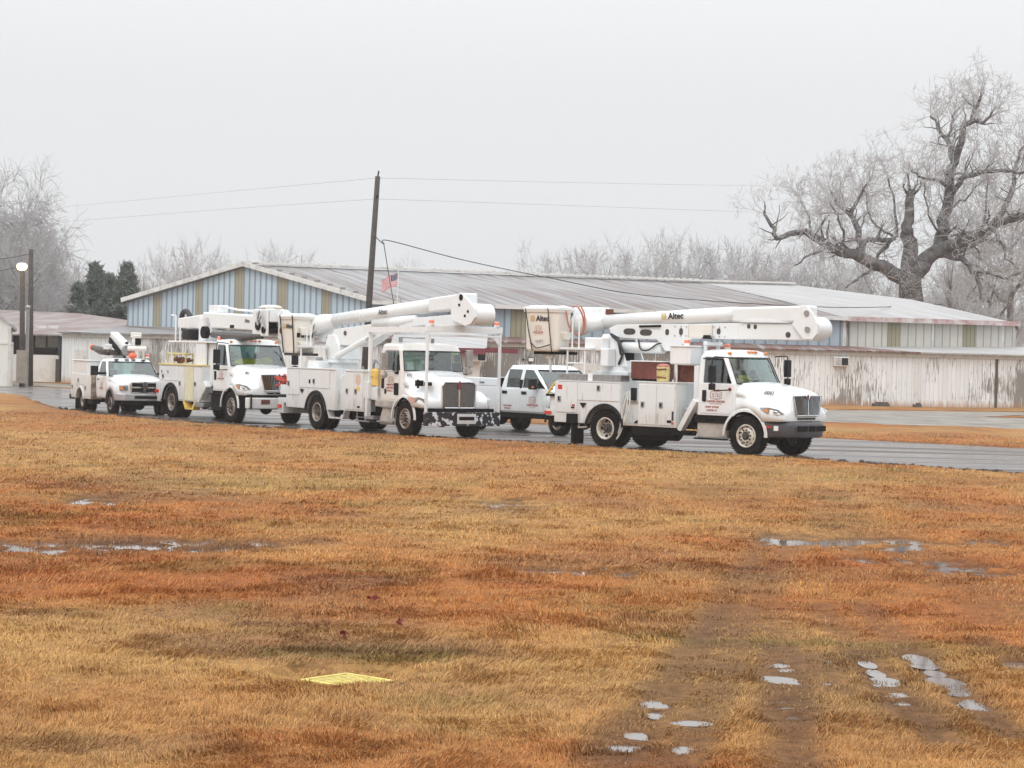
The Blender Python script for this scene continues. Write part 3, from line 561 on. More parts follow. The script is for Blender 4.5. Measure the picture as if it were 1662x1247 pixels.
# vertical battens / posts where sections join, dark gap board
for px in (1487,): 
    q=on_wall(P1,P2,px); wallseg(st,'corner_board',q-Vector((.12,.05)),q+Vector((.12,-.03)),-.05,2.7,WTRIM,thick=.06)
q=on_wall(P2,P3,1617); wallseg(st,'missing_board',q+Vector((-.08,-.05)),q+Vector((.08,.01)),-.03,2.66,mat('mossy_gap',(.12,.11,.07),.9,var=.4),thick=.05)
for px in (1092,1215,1400):
    q=on_wall(P1,P2,px); wallseg(st,'batten',q+Vector((-.05,-.04)),q+Vector((.05,-.03)),-.03,2.68,WTRIM,thick=.04)
for px in (140,190,232,300): 
    q=on_wall(P0,P1,px); wallseg(st,'batten',q+Vector((-.05,-.02)),q+Vector((.05,-.06)),-.03,2.68,WTRIM,thick=.04)
# stable doors seen near the left end and behind the boom truck
for a,b,px in ((P0,P1,131),(P1,P2,945),(P1,P2,975)):
    q=on_wall(a,b,px); dr=(Vector(b)-Vector(a)).normalized()
    d_=wallseg(st,'door',q-dr*.5-off(a,b,-.0)*1-off(a,b,.05)*1,q+dr*.5-off(a,b,.05),.05,1.95,WTRIM,thick=.04)
    h_=MB().box(.35,.65,-.03,-.002,1.1,1.16).build('hinge','black',d_)
# --- hall
hall=empty('hall',(H1.x,H1.y,0)); tag(hall,'big low hall with pale blue ribbed gable end and long frosted roof','building')
PK=on_wall((-40,120),(40,120),395); PK=Vector((PK.x,PK.y)); zp=W(395,433,PK.y).z; ze0=W(204,489,H0.y).z; ze1=W(596,490,H1.y).z
def gabz(f): return ze0+(zp-ze0)*f
# gable wall, in strips between tan panels: columns in photo px
cols=[204,246,258,314,324,378,391,448,462,519,533,596]; PKX=391
def gp(px): return on_wall(H0,H1,px)
def gz(px):
    if px<=PKX: return ze0+(zp-ze0)*(px-204)/(PKX-204)
    return zp+(ze1-zp)*(px-PKX)/(596-PKX)
for i in range(len(cols)-1):
    a,b=cols[i],cols[i+1]; isb=(i%2==0)
    mt=BLUE if isb else TAN
    sp_=[a]+([PKX] if a<PKX<b else [])+[b]
    for j in range(len(sp_)-1):
        A,B=gp(sp_[j]),gp(sp_[j+1]); wallseg(hall,'wall' if isb else 'translucent_panel',A,B,2.6,gz(sp_[j])-.02,mt,z1b=gz(sp_[j+1])-.02)
# ridge and far end
R1=W(1140,459,128); R2=W(1290,463,129.5); PKg=gp(PKX); PK3=Vector((PKg.x,PKg.y-.3,zp+.08))
E0=Vector((H0.x-.3,H0.y-.3,ze0)); E1=Vector((H1.x,H1.y-.35,ze1+.05)); ze2=W(1372,517,H2.y).z; ze3=W(1645,525,H3.y).z
E2=Vector((H2.x,H2.y-.35,ze2)); E3=Vector((H3.x+.1,H3.y-.35,ze3))
slab(hall,'roof',[E1,E2,R1,PK3],R_MAIN)
MID=W(1480,486.5,126.6); M2=W(1270,488,122.6)
slab(hall,'roof',[E2,E3,MID,M2],R_WHITE); slab(hall,'roof',[M2,MID,R2,R1],R_WHITE)
B0=Vector((E0.x+12,E0.y+28,ze0)); B1=Vector((R2.x+6,R2.y+14,4.6)); B3=Vector((E3.x+2,E3.y+8,4.6))
slab(hall,'back_roof',[E0,PK3,R1,Vector((R1.x+3,R1.y+14,4.6)),B0],R_MAIN); slab(hall,'back_roof',[R1,R2,B1,Vector((R1.x+3,R1.y+14,4.6))],R_WHITE); slab(hall,'back_roof',[R2,MID,E3,B3,B1],R_WHITE)
# rake trim on the gable, eave fascia, ridge cap with frosted bolt heads
mb=MB(); mb.beam(E0+Vector((0,-.02,.05)),PK3+Vector((0,-.02,.04)),.1,.24); mb.beam(PK3+Vector((0,-.02,.04)),E1+Vector((0,-.02,.05)),.1,.24); o=mb.build('rake_trim',WTRIM,hall); o.location=-hall.location
mb=MB(); mb.beam(PK3+Vector((0,-.1,.1)),R1+Vector((0,-.1,.12)),.3,.1); mb.beam(R1+Vector((0,-.1,.12)),R2+Vector((0,-.1,.12)),.3,.1)
for k in range(70):
    p=PK3.lerp(R1,k/70.)+Vector((0,-.1,.17)); mb.box(p.x-.1,p.x+.1,p.y-.06,p.y+.06,p.z,p.z+.05)
o=mb.build('ridge_cap',WTRIM,hall); o.location=-hall.location
mb=MB()
for k in range(10):
    p=PK3.lerp(E1,(k+.5)/10)+Vector((.35,0,.12)); mb.box(p.x-.14,p.x+.14,p.y-.1,p.y+.1,p.z,p.z+.1)
o=mb.build('purlin_end',mat('grey_purlin',(.3,.28,.26),.7,var=.3),hall); o.location=-hall.location
def longwall(A,B,zA,zB,strips,ma,z0):
    pts=[on_wall(A,B,p) for p,_ in strips]; Ln=(Vector(B)-Vector(A)).length
    for i in range(len(strips)-1):
        a,b=pts[i],pts[i+1]; fa=(a-Vector(A)).length/Ln; fb=(b-Vector(A)).length/Ln
        nm={'b':'wall','y':'translucent_panel','w':'downspout'}[strips[i][1]]
        mt={'b':ma,'y':YELL,'w':WTRIM}[strips[i][1]]
        wallseg(hall,nm,a,b,z0,zA+(zB-zA)*fa-.03,mt,z1b=zA+(zB-zA)*fb-.03,thick=.12)
longwall(H1,H2,ze1,ze2,[(596,'b'),(826,'y'),(850,'b'),(1366,'w'),(1371,'b')],BLUE2,2.8)
longwall(H2,H3,ze2,ze3,[(1376,'b'),(1438,'y'),(1458,'b'),(1510,'w'),(1514,'b'),(1560,'y'),(1581,'b'),(1624,'w'),(1628,'b'),(1643,'b')],CREAM,2.8)
mb=MB(); mb.beam(E1+Vector((0,-.05,-.08)),E2+Vector((0,-.05,-.02)),.1,.2); o=mb.build('eave_fascia',WTRIM,hall); o.location=-hall.location
mb=MB(); mb.beam(E2+Vector((0,-.05,-.02)),E3+Vector((.15,-.05,-.03)),.1,.26); o=mb.build('eave_fascia',PINK,hall,); o.location=-hall.location; tag(o,'faded red eave fascia')
wallseg(hall,'end_wall',H3,H3+Vector((2,8)),2.8,ze3-.05,CREAM)
# --- far left: rusty-roofed barn and its open stall, small white building
L0=on_wall((-60,128),(40,128),-60); L1=P0+Vector((.1,1.6))
barn=empty('barn',(P0.x,P0.y,0)); tag(barn,'low barn with brown rusty roof and dark open stall front at far left','building')
zz=lambda px,py,Y:W(px,py,Y)
Yb=124.5
A_=zz(-80,546,Yb); B_=zz(97,546,Yb); 
slab(barn,'roof',[zz(-90,541,Yb-.5),zz(99,543,Yb-.3),zz(205,533,128.5),zz(205,526,131),zz(132,509,134),zz(20,504,134),zz(-90,500,134)],R_BARN)
slab(barn,'back_roof',[zz(-90,500.2,134),zz(20,504.2,134),zz(132,509.2,134),zz(205,526,131.2),Vector((-15,150,2.6)),Vector((-40,150,2.6))],R_BARN)
wallseg(barn,'wall',(A_.x,Yb),(B_.x-.02,Yb),-.08,z_at(60,576,Yb),WPLAIN)
zt_=z_at(60,577,Yb); zh=z_at(60,546,Yb)
wallseg(barn,'stall_opening',(A_.x,Yb+2.2),(B_.x-.02,Yb+2.2),0,zh+.1,DARK)
for px in (20,52,97): 
    q=zz(px,560,Yb+.05); MB().box(-.08,.08,-.08,.08,0,zh-zt_+.1).build('stall_post',mat('post%d'%px,(.05,.05,.06),.9),barn).location=Vector((q.x,q.y-.03,zt_))-barn.location
for px in (66,86):
    q=zz(px,560,Yb+2.1); o=MB().box(-.3,.3,-.06,.0,0,1.3).build('window',WTRIM,barn); o.location=Vector((q.x,q.y,z_at(px,578,Yb+2.1)+.5))-barn.location
q=zz(94,600,Yb-.3); o=MB().box(-.12,.12,-.12,.12,0,z_at(94,583,Yb)).build('gate_post',POLE,barn); o.location=Vector((q.x,q.y,0))-barn.location
whb=empty('white_outbuilding',(zz(17,600,112).x,112,0)); tag(whb,'small white outbuilding cut off by the left edge of view','building')
a,b=zz(-70,600,116),zz(17,600,112)
wallseg(whb,'wall',(a.x,a.y),(b.x,b.y),-.08,z_at(-30,556,112),WPLAIN); 
wallseg(whb,'wall',(a.x,a.y+.1),(b.x-.05,b.y+.1),z_at(17,556,112)-.4,z_at(17,525,112),WPLAIN,z1=None) if False else None
mb=MB(); za=z_at(0,557,112); 
pts=[(a.x,a.y+.05,za),(b.x-.0,b.y+.05,za),(b.x,b.y+.05,z_at(17,526,112)),(zz(-60,470,115.5).x,115.6,zz(-60,470,115.5).z)]
n_=len(pts); mb.add(pts+[(x,y+.15,z) for x,y,z in pts],[(0,1,2,3),(7,6,5,4),(0,4,5,1),(1,5,6,2),(2,6,7,3),(3,7,4,0)]); o=mb.build('gable',WPLAIN,whb); o.location=-whb.location
slab(whb,'roof',[zz(-62,463,115),zz(28,533,111.5),zz(28,533,111.5)+Vector((-2.5,9,-.1)),zz(-62,463,115)+Vector((-2.5,9,-.1))],R_WHITE,th=.15)
mb=MB(); mb.beam((a.x,a.y-.05,za),(b.x+.1,b.y-.05,za),.12,.12); o=mb.build('trim_board',WTRIM,whb); o.location=-whb.location
wallseg(whb,'side_wall',(b.x,b.y),(b.x-2.4,b.y+9),-.08,z_at(17,530,112)-.1,WPLAIN)
# --- small porch hut in front of the stable row with maroon fascia
hp=on_wall(P1,P2,778)
hut=empty('concession_hut',(hp.x,hp.y-3,0)); tag(hut,'small white hut with maroon roof edge behind the second bucket truck','building')
Yh=hp.y-3.2
x0=zz(640,600,Yh).x; x1=zz(778,600,Yh).x
o=wallseg(hut,'wall',(x0,Yh),(x1,Yh),-.05,2.6,WPLAIN); wallseg(hut,'wall',(x1-.1,Yh+.02),(x1,hp.y-.2),-.05,2.6,WPLAIN)
zr0=z_at(700,563,Yh)
slab(hut,'roof',[(x0-.2,Yh-.6,zr0),(x1+.35,Yh-.6,zr0-.05),(x1+.35,hp.y-.2,zr0+.75),(x0-.2,hp.y-.2,zr0+.75)],R_WHITE)
mb=MB().box(x0-.3,x1+.3,Yh-.68,Yh-.61,zr0-.32,zr0-.02); o=mb.build('fascia',MAROON,hut); o.location=-hut.location
mb=MB(); mb.beam((x1+.3,Yh-.64,zr0-.1),(x1+1.9,Yh+.2,zr0-.12),.08,.24); o=mb.build('side_fascia',MAROON,hut); o.location=-hut.location
o=MB().box(0,.3,-.03,0,0,1.0).build('shutter',WTRIM,hut); o.location=Vector((zz(757,600,Yh).x-.15,Yh-.02,1.5))-hut.location
def ac_unit(px,py,Y,w_,h_,label,vents=1):
    c=zz(px,py,Y); r=empty('air_conditioner',(c.x,c.y,c.z-h_/2)); tag(r,label,'air conditioner','wall air conditioners')
    MB().box(-w_/2,w_/2,-.45,0,0,h_).build('casing',WTRIM,r,bevel=.02)
    MB().box(0,w_/2-.05,-.465,-.452,.06,h_-.06).build('vent_grille','black',r)
    mb=MB()
    for k in range(5): mb.box(-w_/2+.06,-.04,-.462,-.452,.08+k*(h_-.2)/4,.11+k*(h_-.2)/4)
    mb.build('louvre','steel',r)
    return r
qa=on_wall(P1,P2,1364); ac_unit(1364,587,qa.y,.78,.5,'weathered window air conditioner on the peeling white wall right of the lead truck')
ac_unit(776,577,Yh,.85,.62,'double air conditioner under the maroon fascia of the small hut')
def wall_light(px,py,Y):
    c=zz(px,py,Y); r=empty('wall_lamp',(c.x,c.y,c.z)); tag(r,'small dish shaped lamp on an arm on the white hut wall','wall lamp')
    MB().tube([(-1.2,0,.06),(0,-.1,.05)],.02,6).build('arm','steel',r); MB().lathe((0,-.1,-.12),[(.03,.16),(.18,.08),(.2,0),(.17,-.02)],16,'z').build('shade','steel',r,smooth=True)
wall_light(752,599,Yh-.3)
eb=zz(862,584,on_wall(P1,P2,862).y-.05); r=empty('meter_box',eb); tag(r,'white electrical meter box outlined in black on the white wall','meter box')
MB().box(-.17,.17,-.1,0,-.13,.13).build('box','black',r,bevel=.01); MB().box(-.13,.13,-.115,-.102,-.09,.09).build('cover','decal_white',r); MB().box(-.45,-.33,-.08,0,-.04,.04).build('switch','black',r)
# planks and rubble at the foot of the wall
for px,ww,lb in ((1428,.9,'weathered plank lying at the foot of the white wall'),(1487,.45,'dark scrap pile at the foot of the corner board')):
    q=on_wall(P1,P2,px); o=MB().box(-ww/2,ww/2,-.3,.0,0,.2).box(-ww/2+.15,ww/2-.05,-.2,-.05,.2,.28).build('scrap_wood',mat('scrap%d'%px,(.12,.1,.085),.9,var=.4),bevel=.02); o.location=(q.x,q.y-.35,-.02); tag(o,lb,'scrap wood','scrap wood')
# --- poles, lines, flag, lamp
pb=zz(597,520,100); top=zz(613,290,100)
pb=Vector((top.x-(top.z)*.046,100,-.1))
up=empty('utility_pole',(pb.x,pb.y,0)); tag(up,'tall leaning wooden utility pole in front of the hall','utility pole')
d=top-pb; o=MB().tube([(0,0,-.3),d*.5,d],[.17,.145,.12],14).build('shaft',POLE,up,smooth=True)
MB().tube([d+Vector((0,0,-.02)),d+Vector((.05,-.05,.25))],.035,8).tube([d+Vector((0,-.15,-.95)),d+Vector((.05,-.25,-.9))],.05,8).build('insulator','frame',up)
MB().box(-.06,.06,-.2,-.1,.9,1.6).build('conduit','steel',up).location=d*.0
def wire(pts,r,label,name='power_line',grp='overhead lines'):
    o=MB().tube(smooth_curve(pts,10),r,5).build(name,mat('wire_'+str(len(bpy.data.materials)),(.42,.42,.43),.6) if r<.015 else M['strap']); tag(o,label,'cable',grp); return o
wire([zz(614,289,100),zz(350,313,130),zz(95,337,165)],.010,'thin upper wire running left from the tall pole')
wire([zz(612,323,100),zz(350,341,130),zz(95,361,165)],.010,'thin lower wire running left from the tall pole')
wire([zz(614,289,100),zz(950,297,130),zz(1290,303,165)],.010,'thin upper wire running right from the tall pole')
wire([zz(612,323,100),zz(900,333,130),zz(1235,345,165)],.010,'thin lower wire running right from the tall pole')
wire([zz(609,384,99.8),zz(623,396,100),zz(632,391,101),zz(755,423,105),zz(900,453,111),zz(1060,481,118),zz(1350,499,116),zz(1530,494,135)],.022,'dark service cable sagging from the pole over the hall roof','service_cable')
wire([zz(623,396,100),zz(632,452,104),zz(640,497,110)],.02,'short dark cable dropping from the pole to the flag','service_cable')
fp=zz(645,497,110); fl=empty('flag_and_pole',fp); fl.name='flagpole'; tag(fl,'white flagpole with small striped flag standing at the hall roof edge','flagpole')
MB().tube([(0,0,-2.4),(0,0,1.85)],.022,8).build('pole','decal_white',fl)
MB().tube([(-.3,0,-.1),(-.1,0,.55),(.1,0,.55),(.28,0,-.15)],.02,6).build('bracket','steel',fl)
flag=empty('flag',(0,0,0),0,fl)
Wd,Hd,n=.88,1.1,13
def flagpt(u,v):  # u along the fly away from the pole, v down
    return (-.03-u*Wd*.9, .05*math.sin(u*7+v*2), 1.72-v*Hd*.55-u*.42-.03*math.sin(u*9))
mr_=mat('flag_red',(.55,.012,.03),.7); mw_=mat('flag_white',(.75,.74,.74),.7); mb_=mat('flag_blue',(.012,.018,.09),.7)
for nm,mt,sel in (('red_stripe',mr_,0),('white_stripe',mw_,1)):
    mb=MB()
    for k in range(13):
        if k%2!=sel: continue
        for j in range(12):
            u0,u1=j/12,(j+1)/12; v0,v1=k/13,(k+1)/13
            if k<7 and u1<=.42: continue
            q=[flagpt(u0,v0),flagpt(u1,v0),flagpt(u1,v1),flagpt(u0,v1)]
            mb.add(q+[(x,y+.006,z) for x,y,z in q],[(3,2,1,0),(4,5,6,7)])
    mb.build(nm,mt,flag)
mb=MB()
for j in range(5):
    u0,u1=j/12,(j+1)/12; q=[flagpt(u0,0),flagpt(u1,0),flagpt(u1,7/13),flagpt(u0,7/13)]; mb.add(q+[(x,y+.006,z) for x,y,z in q],[(3,2,1,0),(4,5,6,7)])
can=mb.build('canton',mb_,flag); mb=MB()
for j in range(4):
    for k in range(4):
        x,y,z=flagpt(.05+j*.09,.06+k*.12); mb.box(x-.016,x+.016,y-.012,y-.004,z-.016,z+.016)
mb.build('star',mw_,can)
# two poles at far left and the lit lamp
for px,pt,pbm,r,lb,nm in ((49,405,622,.16,'taller bare wooden pole beside the white outbuilding','utility_pole'),):
    c=zz(px,620,113); t_=zz(px+1.5,pt,113); e_=empty(nm,(c.x,113,0)); tag(e_,lb,'utility pole'); MB().tube([(0,0,-.2),(t_.x-c.x,0,t_.z)],[r,r*.75],12).build('shaft',POLE,e_,smooth=True)
c=zz(36,620,111); t_=zz(36.5,432,111); lp=empty('street_lamp',(c.x,111,0)); tag(lp,'lit yard lamp on a wooden pole at far left','street lamp')
MB().tube([(0,0,-.2),(t_.x-c.x,0,t_.z)],[.15,.12],12).build('pole',POLE,lp,smooth=True)
MB().tube([(0,0,t_.z-.25),(.05,-.5,t_.z+.02),(.06,-.8,t_.z+.02)],.03,8).build('arm','steel',lp)
MB().lathe((.06,-.85,t_.z+.02),[(.04,.16),(.14,.13),(.17,0),(.16,-.03)],16,'z').build('lamp_head','steel',lp,smooth=True)
em=bpy.data.materials.new('lamp_glow'); em.use_nodes=True; em.node_tree.nodes.clear(); eo=em.node_tree.nodes.new('ShaderNodeOutputMaterial'); ee=em.node_tree.nodes.new('ShaderNodeEmission'); ee.inputs[0].default_value=(1,.80,.30,1); ee.inputs[1].default_value=14; em.node_tree.links.new(ee.outputs[0],eo.inputs[0])
MB().ell((.06,-.86,t_.z-.06),(.27,.24,.2),14,8).build('lamp_globe',em,lp,smooth=True)
MB().box(-.28,.28,-.2,.05,.2,1.9).build('transformer_cabinet',mat('weathered_wood_box',(.3,.26,.22),.8,var=.3),lp)
c=zz(43,620,112); e_=empty('conduit_post',(c.x,112,0)); tag(e_,'slim pale riser pipe between the two poles at far left','pipe'); MB().tube([(0,0,-.1),(0,0,zz(43,500,112).z)],.09,10).build('pipe','steel',e_); MB().ell((0,0,zz(43,499,112).z),(.14,.14,.12),10,6).build('cap','steel',e_)
for pts,lb in (([zz(39,432,110.6),zz(20,436,108),zz(-10,442,104)],'wire running left from the lit yard lamp'),([zz(50,412,113),zz(20,418,108),zz(-10,422,104)],'wire running left from the taller left pole')):
    wire(pts,.018,lb)
# ------------------------------------------------------------------ trees
BARK=mat('wet_bark',(.06,.052,.05),.9,col2=(.22,.21,.205),scale=2.5,thr=(.3,.62),bump=.5)
BARK2=mat('grey_bark',(.11,.10,.095),.9,col2=(.30,.29,.285),scale=2.0,thr=(.3,.6))
TW_PALE=mat('frosted_twig',(.53,.53,.54),.6,var=.35,scale=.7)
TW_OAK=mat('frosted_oak_twig',(.58,.56,.555),.6,var=.35,scale=.6)
TW_DARK=mat('iced_brown_twig',(.47,.46,.465),.6,var=.35,scale=.5)
def prisms(name,S,m,parent=None):
    """S: n x 8 array of segments (a xyz, b xyz, ra, rb) -> three-sided slivers in one mesh"""
    S=np.asarray(S,float); a=S[:,0:3]; b=S[:,3:6]; d=b-a; d/=np.maximum(np.linalg.norm(d,axis=1),1e-6)[:,None]
    u=np.cross(d,np.array([.3,.5,.81])); u/=np.maximum(np.linalg.norm(u,axis=1),1e-6)[:,None]; v=np.cross(d,u)
    vs=[]
    for p,r in ((a,S[:,6]),(b,S[:,7])):
        for k in range(3):
            t=2*math.pi*k/3; vs.append(p+(u*math.cos(t)+v*math.sin(t))*r[:,None])
    V=np.stack(vs,1).reshape(-1,3); n=len(S); base=(np.arange(n)*6)[:,None]
    q=np.concatenate([base+np.array([[k,(k+1)%3,3+(k+1)%3,3+k]]) for k in range(3)],0)
    me=bpy.data.meshes.new(name); me.vertices.add(len(V)); me.vertices.foreach_set('co',V.astype('f4').ravel())
    me.loops.add(q.size); me.loops.foreach_set('vertex_index',q.ravel().astype('i4')); me.polygons.add(len(q)); me.polygons.foreach_set('loop_start',(np.arange(len(q))*4).astype('i4')); me.update(calc_edges=True)
    me.materials.append(m); o=bpy.data.objects.new(name,me); COL.objects.link(o)
    if parent is not None: o.parent=parent
    return o
class Tree:
    def __init__(s,seed,rtw=.012,spread=.75,up=.12,droop=0.0,wob=.22,kids=(3,5),ratio=(.5,.75),last=4):
        s.r=random.Random(seed); s.limbs=[]; s.tw=[]; s.rtw=rtw; s.spread=spread; s.up=up; s.droop=droop; s.wob=wob; s.kids=kids; s.ratio=ratio; s.last=last
    def jit(s,d,a): return (d+Vector((s.r.gauss(0,a),s.r.gauss(0,a),s.r.gauss(0,a)))).normalized()
    def grow(s,p,d,L,r,lev):
        n=4 if lev<s.last-1 else 3
        pts=[p.copy()]; rs=[r]; q=p.copy(); dd=d.copy()
        for i in range(n):
            dd=s.jit(dd,s.wob); dd.z+=s.up-(s.droop*(i+1)/n if lev>=s.last-1 else 0); dd.normalize()
            q=q+dd*(L/n); pts.append(q.copy()); rs.append(max(s.rtw*.7,r*(1-.6*(i+1)/n)))
        s.put(pts,rs)
        if lev>=s.last: return
        for k in range(s.r.randint(*s.kids)):
            i=s.r.randint(1,n) if k else n
            ax=(pts[i]-pts[i-1]).normalized(); cd=s.jit(ax,s.spread*(.55 if i==n else .8))
            s.grow(pts[i],cd,L*s.r.uniform(*s.ratio),max(s.rtw,rs[i]*.62),lev+1)
    def put(s,pts,rs):
        if rs[0]>s.rtw*3.2: s.limbs.append((pts,rs))
        else:
            for i in range(len(pts)-1): s.tw.append((*pts[i],*pts[i+1],rs[i],rs[i+1]))
    def build(s,root,bark,twig,n=7):
        mb=MB()
        for pts,rs in s.limbs: mb.tube(pts,rs,n if rs[0]>.12 else 5,cap=False)
        o1=mb.build('trunk',bark,root,smooth=True); o2=prisms('crown',s.tw,twig,root); return o1,o2
# --- the old oak behind the right end of the hall
YO=150.
def oc(x,y,dy=0): return W(1200+x/2.9,90+y/2.9,YO+dy)
base=oc(812,1150); oroot=empty('oak_tree',(base.x,YO,0)); tag(oroot,'huge old spreading oak with thick iced limbs and a broken stub','tree')
ot=Tree(5,rtw=.015,spread=.8,up=.05,wob=.24,kids=(2,4),ratio=(.5,.74),last=4)
O0=oroot.location
LIMBS=[
 ([(812,1500,0),(812,1300,0),(812,1150,0),(805,1060,0),(800,1000,0)],.95,.72,0),
 ([(780,1060,0),(735,1025,-.3),(640,985,-1),(570,950,-1.6),(470,930,-2),(420,900,-2.4),(340,845,-3),(270,835,-3),(180,855,-3.4),(150,800,-3.4),(118,735,-3)],.55,.09,9),
 ([(570,950,-1.6),(575,890,-1),(550,800,-.5),(520,740,0),(460,700,.6),(430,640,1)],.30,.08,8),
 ([(520,740,0),(560,680,-.8),(605,600,-1.5)],.16,.06,7),([(510,740,0),(450,740,1),(380,750,1.5)],.09,.04,4),
 ([(420,900,-2.4),(385,915,-3),(330,940,-4),(262,987,-5)],.16,.05,5),
 ([(560,915,-1.2),(600,880,-.5),(650,862,0),(720,875,1),(738,830,1.5),(733,700,2),(700,580,2.4)],.2,.06,9),
 ([(720,870,1),(690,900,1),(650,950,.5)],.16,.1,3),([(470,930,-2),(490,860,-3),(470,780,-4),(430,700,-4.5)],.12,.05,7),([(340,845,-3),(330,760,-2),(290,690,-1)],.1,.04,6),
 ([(800,1010,0),(808,900,.2),(795,850,.2),(790,800,.2),(800,730,.2),(812,632,.3)],.6,.26,2),([(793,780,.2),(792,660,.1)],.2,.13,0),
 ([(830,1030,0),(880,965,.3),(930,915,.6),(950,850,.8),(970,740,1),(988,600,1.2),(1010,500,1.2),(1060,360,1),(1100,290,.8),(1122,240,.6),(1135,195,.5)],.62,.09,10),
 ([(1008,495,1.2),(980,400,2),(930,325,3),(900,285,3.4)],.24,.06,8),([(978,392,2),(1000,330,2),(1017,268,1.6)],.12,.05,5),
 ([(1095,295,.8),(1140,320,0),(1180,285,-.8),(1205,245,-1)],.16,.05,7),
 ([(986,612,1.2),(930,590,.2),(850,575,-1),(810,540,-1.6)],.16,.05,7),
 ([(925,920,.6),(1000,890,-.4),(1100,850,-1.2),(1200,790,-2),(1340,750,-3),(1480,690,-4)],.52,.16,9),
 ([(930,930,.6),(1010,925,2),(1080,900,3),(1150,860,4),(1240,790,5)],.36,.1,7),
 ([(1000,650,1),(1040,600,0),(1080,570,-.8),(1160,540,-1.6),(1260,545,-2),(1340,550,-2.5),(1460,520,-3)],.22,.08,8),
 ([(1200,790,-2),(1262,700,-1),(1298,560,0),(1312,480,.6),(1340,400,1)],.24,.06,9),
 ([(1180,800,-2),(1230,870,-3),(1260,960,-3.6),(1320,1010,-4)],.16,.05,6),
 ([(960,930,.4),(1040,960,-1),(1100,1020,-2),(1140,1080,-2.4),(1136,1150,-2.6)],.26,.08,5),
 ([(1100,1020,-2),(1180,1030,-3),(1260,1050,-3.5),(1330,1015,-4)],.12,.05,5),
 ([(640,985,-1),(600,1020,-2),(555,1062,-3),(500,1095,-3.6)],.13,.06,4),
 ([(950,860,.8),(900,780,-.6),(880,690,-1),(870,600,-1.4)],.09,.04,7),([(970,740,1),(1040,690,2),(1100,640,2.6),(1150,590,3)],.09,.04,7),([(1100,850,-1.2),(1160,760,-.4),(1165,640,0),(1170,560,.4)],.1,.04,7),
 ([(735,870,1.4),(640,800,2),(600,700,2.4),(580,600,2.8)],.1,.04,8)]
for pts,r0,r1,kids in LIMBS:
    P=[oc(x,y,dy)-O0 for x,y,dy in pts]; C=smooth_curve(P,3)
    for i in range(1,len(C)-1): C[i]=C[i]+Vector((ot.r.gauss(0,.07),ot.r.gauss(0,.1),ot.r.gauss(0,.07)))
    n=len(C); rs=[1.05*(r0+(r1-r0)*(i/(n-1))**.8) for i in range(n)]; ot.limbs.append((C,rs))
    for k in range(kids*2+1):
        if kids<2: break
        i=int(n*(.22+.78*(k+.5)/(kids*2+1)))if kids>2 else n-2; i=min(n-1,max(1,i)); ax=(C[i]-C[i-1]).normalized()
        cd=(ot.jit(ax*.5,.62)+Vector((0,0,.35))).normalized(); ot.grow(C[i],cd,ot.r.uniform(1.1,2.2),max(.035,rs[i]*.36),1)
    if kids>2:
        for k in range(2): ot.grow(C[-1],ot.jit((C[-1]-C[-2]).normalized(),.35),ot.r.uniform(.7,1.2),max(.03,r1*.6),1)
# vine-like sucker shoots over the trunk
for k in range(60):
    a=oc(ot.r.uniform(745,860),ot.r.uniform(880,1150),-.9)-O0; ot.grow(a,ot.jit(Vector((0,-.4,.3)),.8),.9,.02,3)
ot.build(oroot,BARK,TW_OAK,10)
# --- bare frosted trees of the wood behind
def bare(seed,H,style):
    r=random.Random(seed)
    if style=='round': t=Tree(seed,rtw=.017,spread=.9,up=.03,wob=.17,kids=(4,6),ratio=(.52,.76),last=4); L0=H*.24; nst=5
    elif style=='tall': t=Tree(seed,rtw=.018,spread=.42,up=.22,wob=.12,kids=(3,5),ratio=(.5,.7),last=3); L0=H*.2; nst=1
    else: t=Tree(seed,rtw=.015,spread=.85,up=.03,droop=.3,wob=.2,kids=(5,7),ratio=(.55,.78),last=4); L0=H*.3; nst=5
    pts=[Vector((0,0,-.3))]; d=Vector((0,0,1)); rs=[H*.02]; hh=H*(.46 if style!='tall' else .9); n=6 if style!='tall' else 12
    for i in range(n): d=t.jit(d,.07); d.z+=.2; d.normalize(); pts.append(pts[-1]+d*hh/n); rs.append(H*.02*(1-.75*(i+1)/n if style=='tall' else 1-.35*(i+1)/n))
    t.limbs.append((pts,rs))
    for k in range(nst*2 if style!='tall' else 26):
        i=n-(k%3) if style!='tall' else r.randint(3,n); sp=.9 if style!='tall' else .9
        a=r.uniform(0,6.283); el=r.uniform(.0,1.15) if style!='tall' else r.uniform(.6,1.1); cd=Vector((math.cos(a)*math.cos(el),math.sin(a)*math.cos(el),math.sin(el)))
        t.grow(pts[i],cd,L0*r.uniform(.7,1.15)*(1 if style!='tall' else (1.15-.8*i/n)),rs[i]*.55,1 if style!='tall' else 1)
    return t
protos={}
for nm,seed,style,tw in (('r1',21,'round',TW_PALE),('r2',22,'round',TW_PALE),('r3',23,'round',TW_PALE),('t1',31,'tall',TW_PALE),('t2',33,'tall',TW_PALE),('w1',41,'weep',TW_DARK),('d1',51,'round',TW_DARK),('d2',52,'round',TW_DARK)):
    t=bare(seed,12.,style); mb=MB()
    for pts,rs in t.limbs: mb.tube(pts,rs,7 if rs[0]>.1 else 5,cap=False)
    a=mb.build('trunk',BARK2,None,smooth=True); b=prisms('crown',t.tw,tw)
    zz_=np.percentile(np.array(t.tw)[:,5],99.5 if nm[0] in 'rt' else 100); xx_=np.percentile(np.abs(np.array(t.tw)[:,[0,3]]),97)
    COL.objects.unlink(a); COL.objects.unlink(b); protos[nm]=(a,b,zz_,xx_)
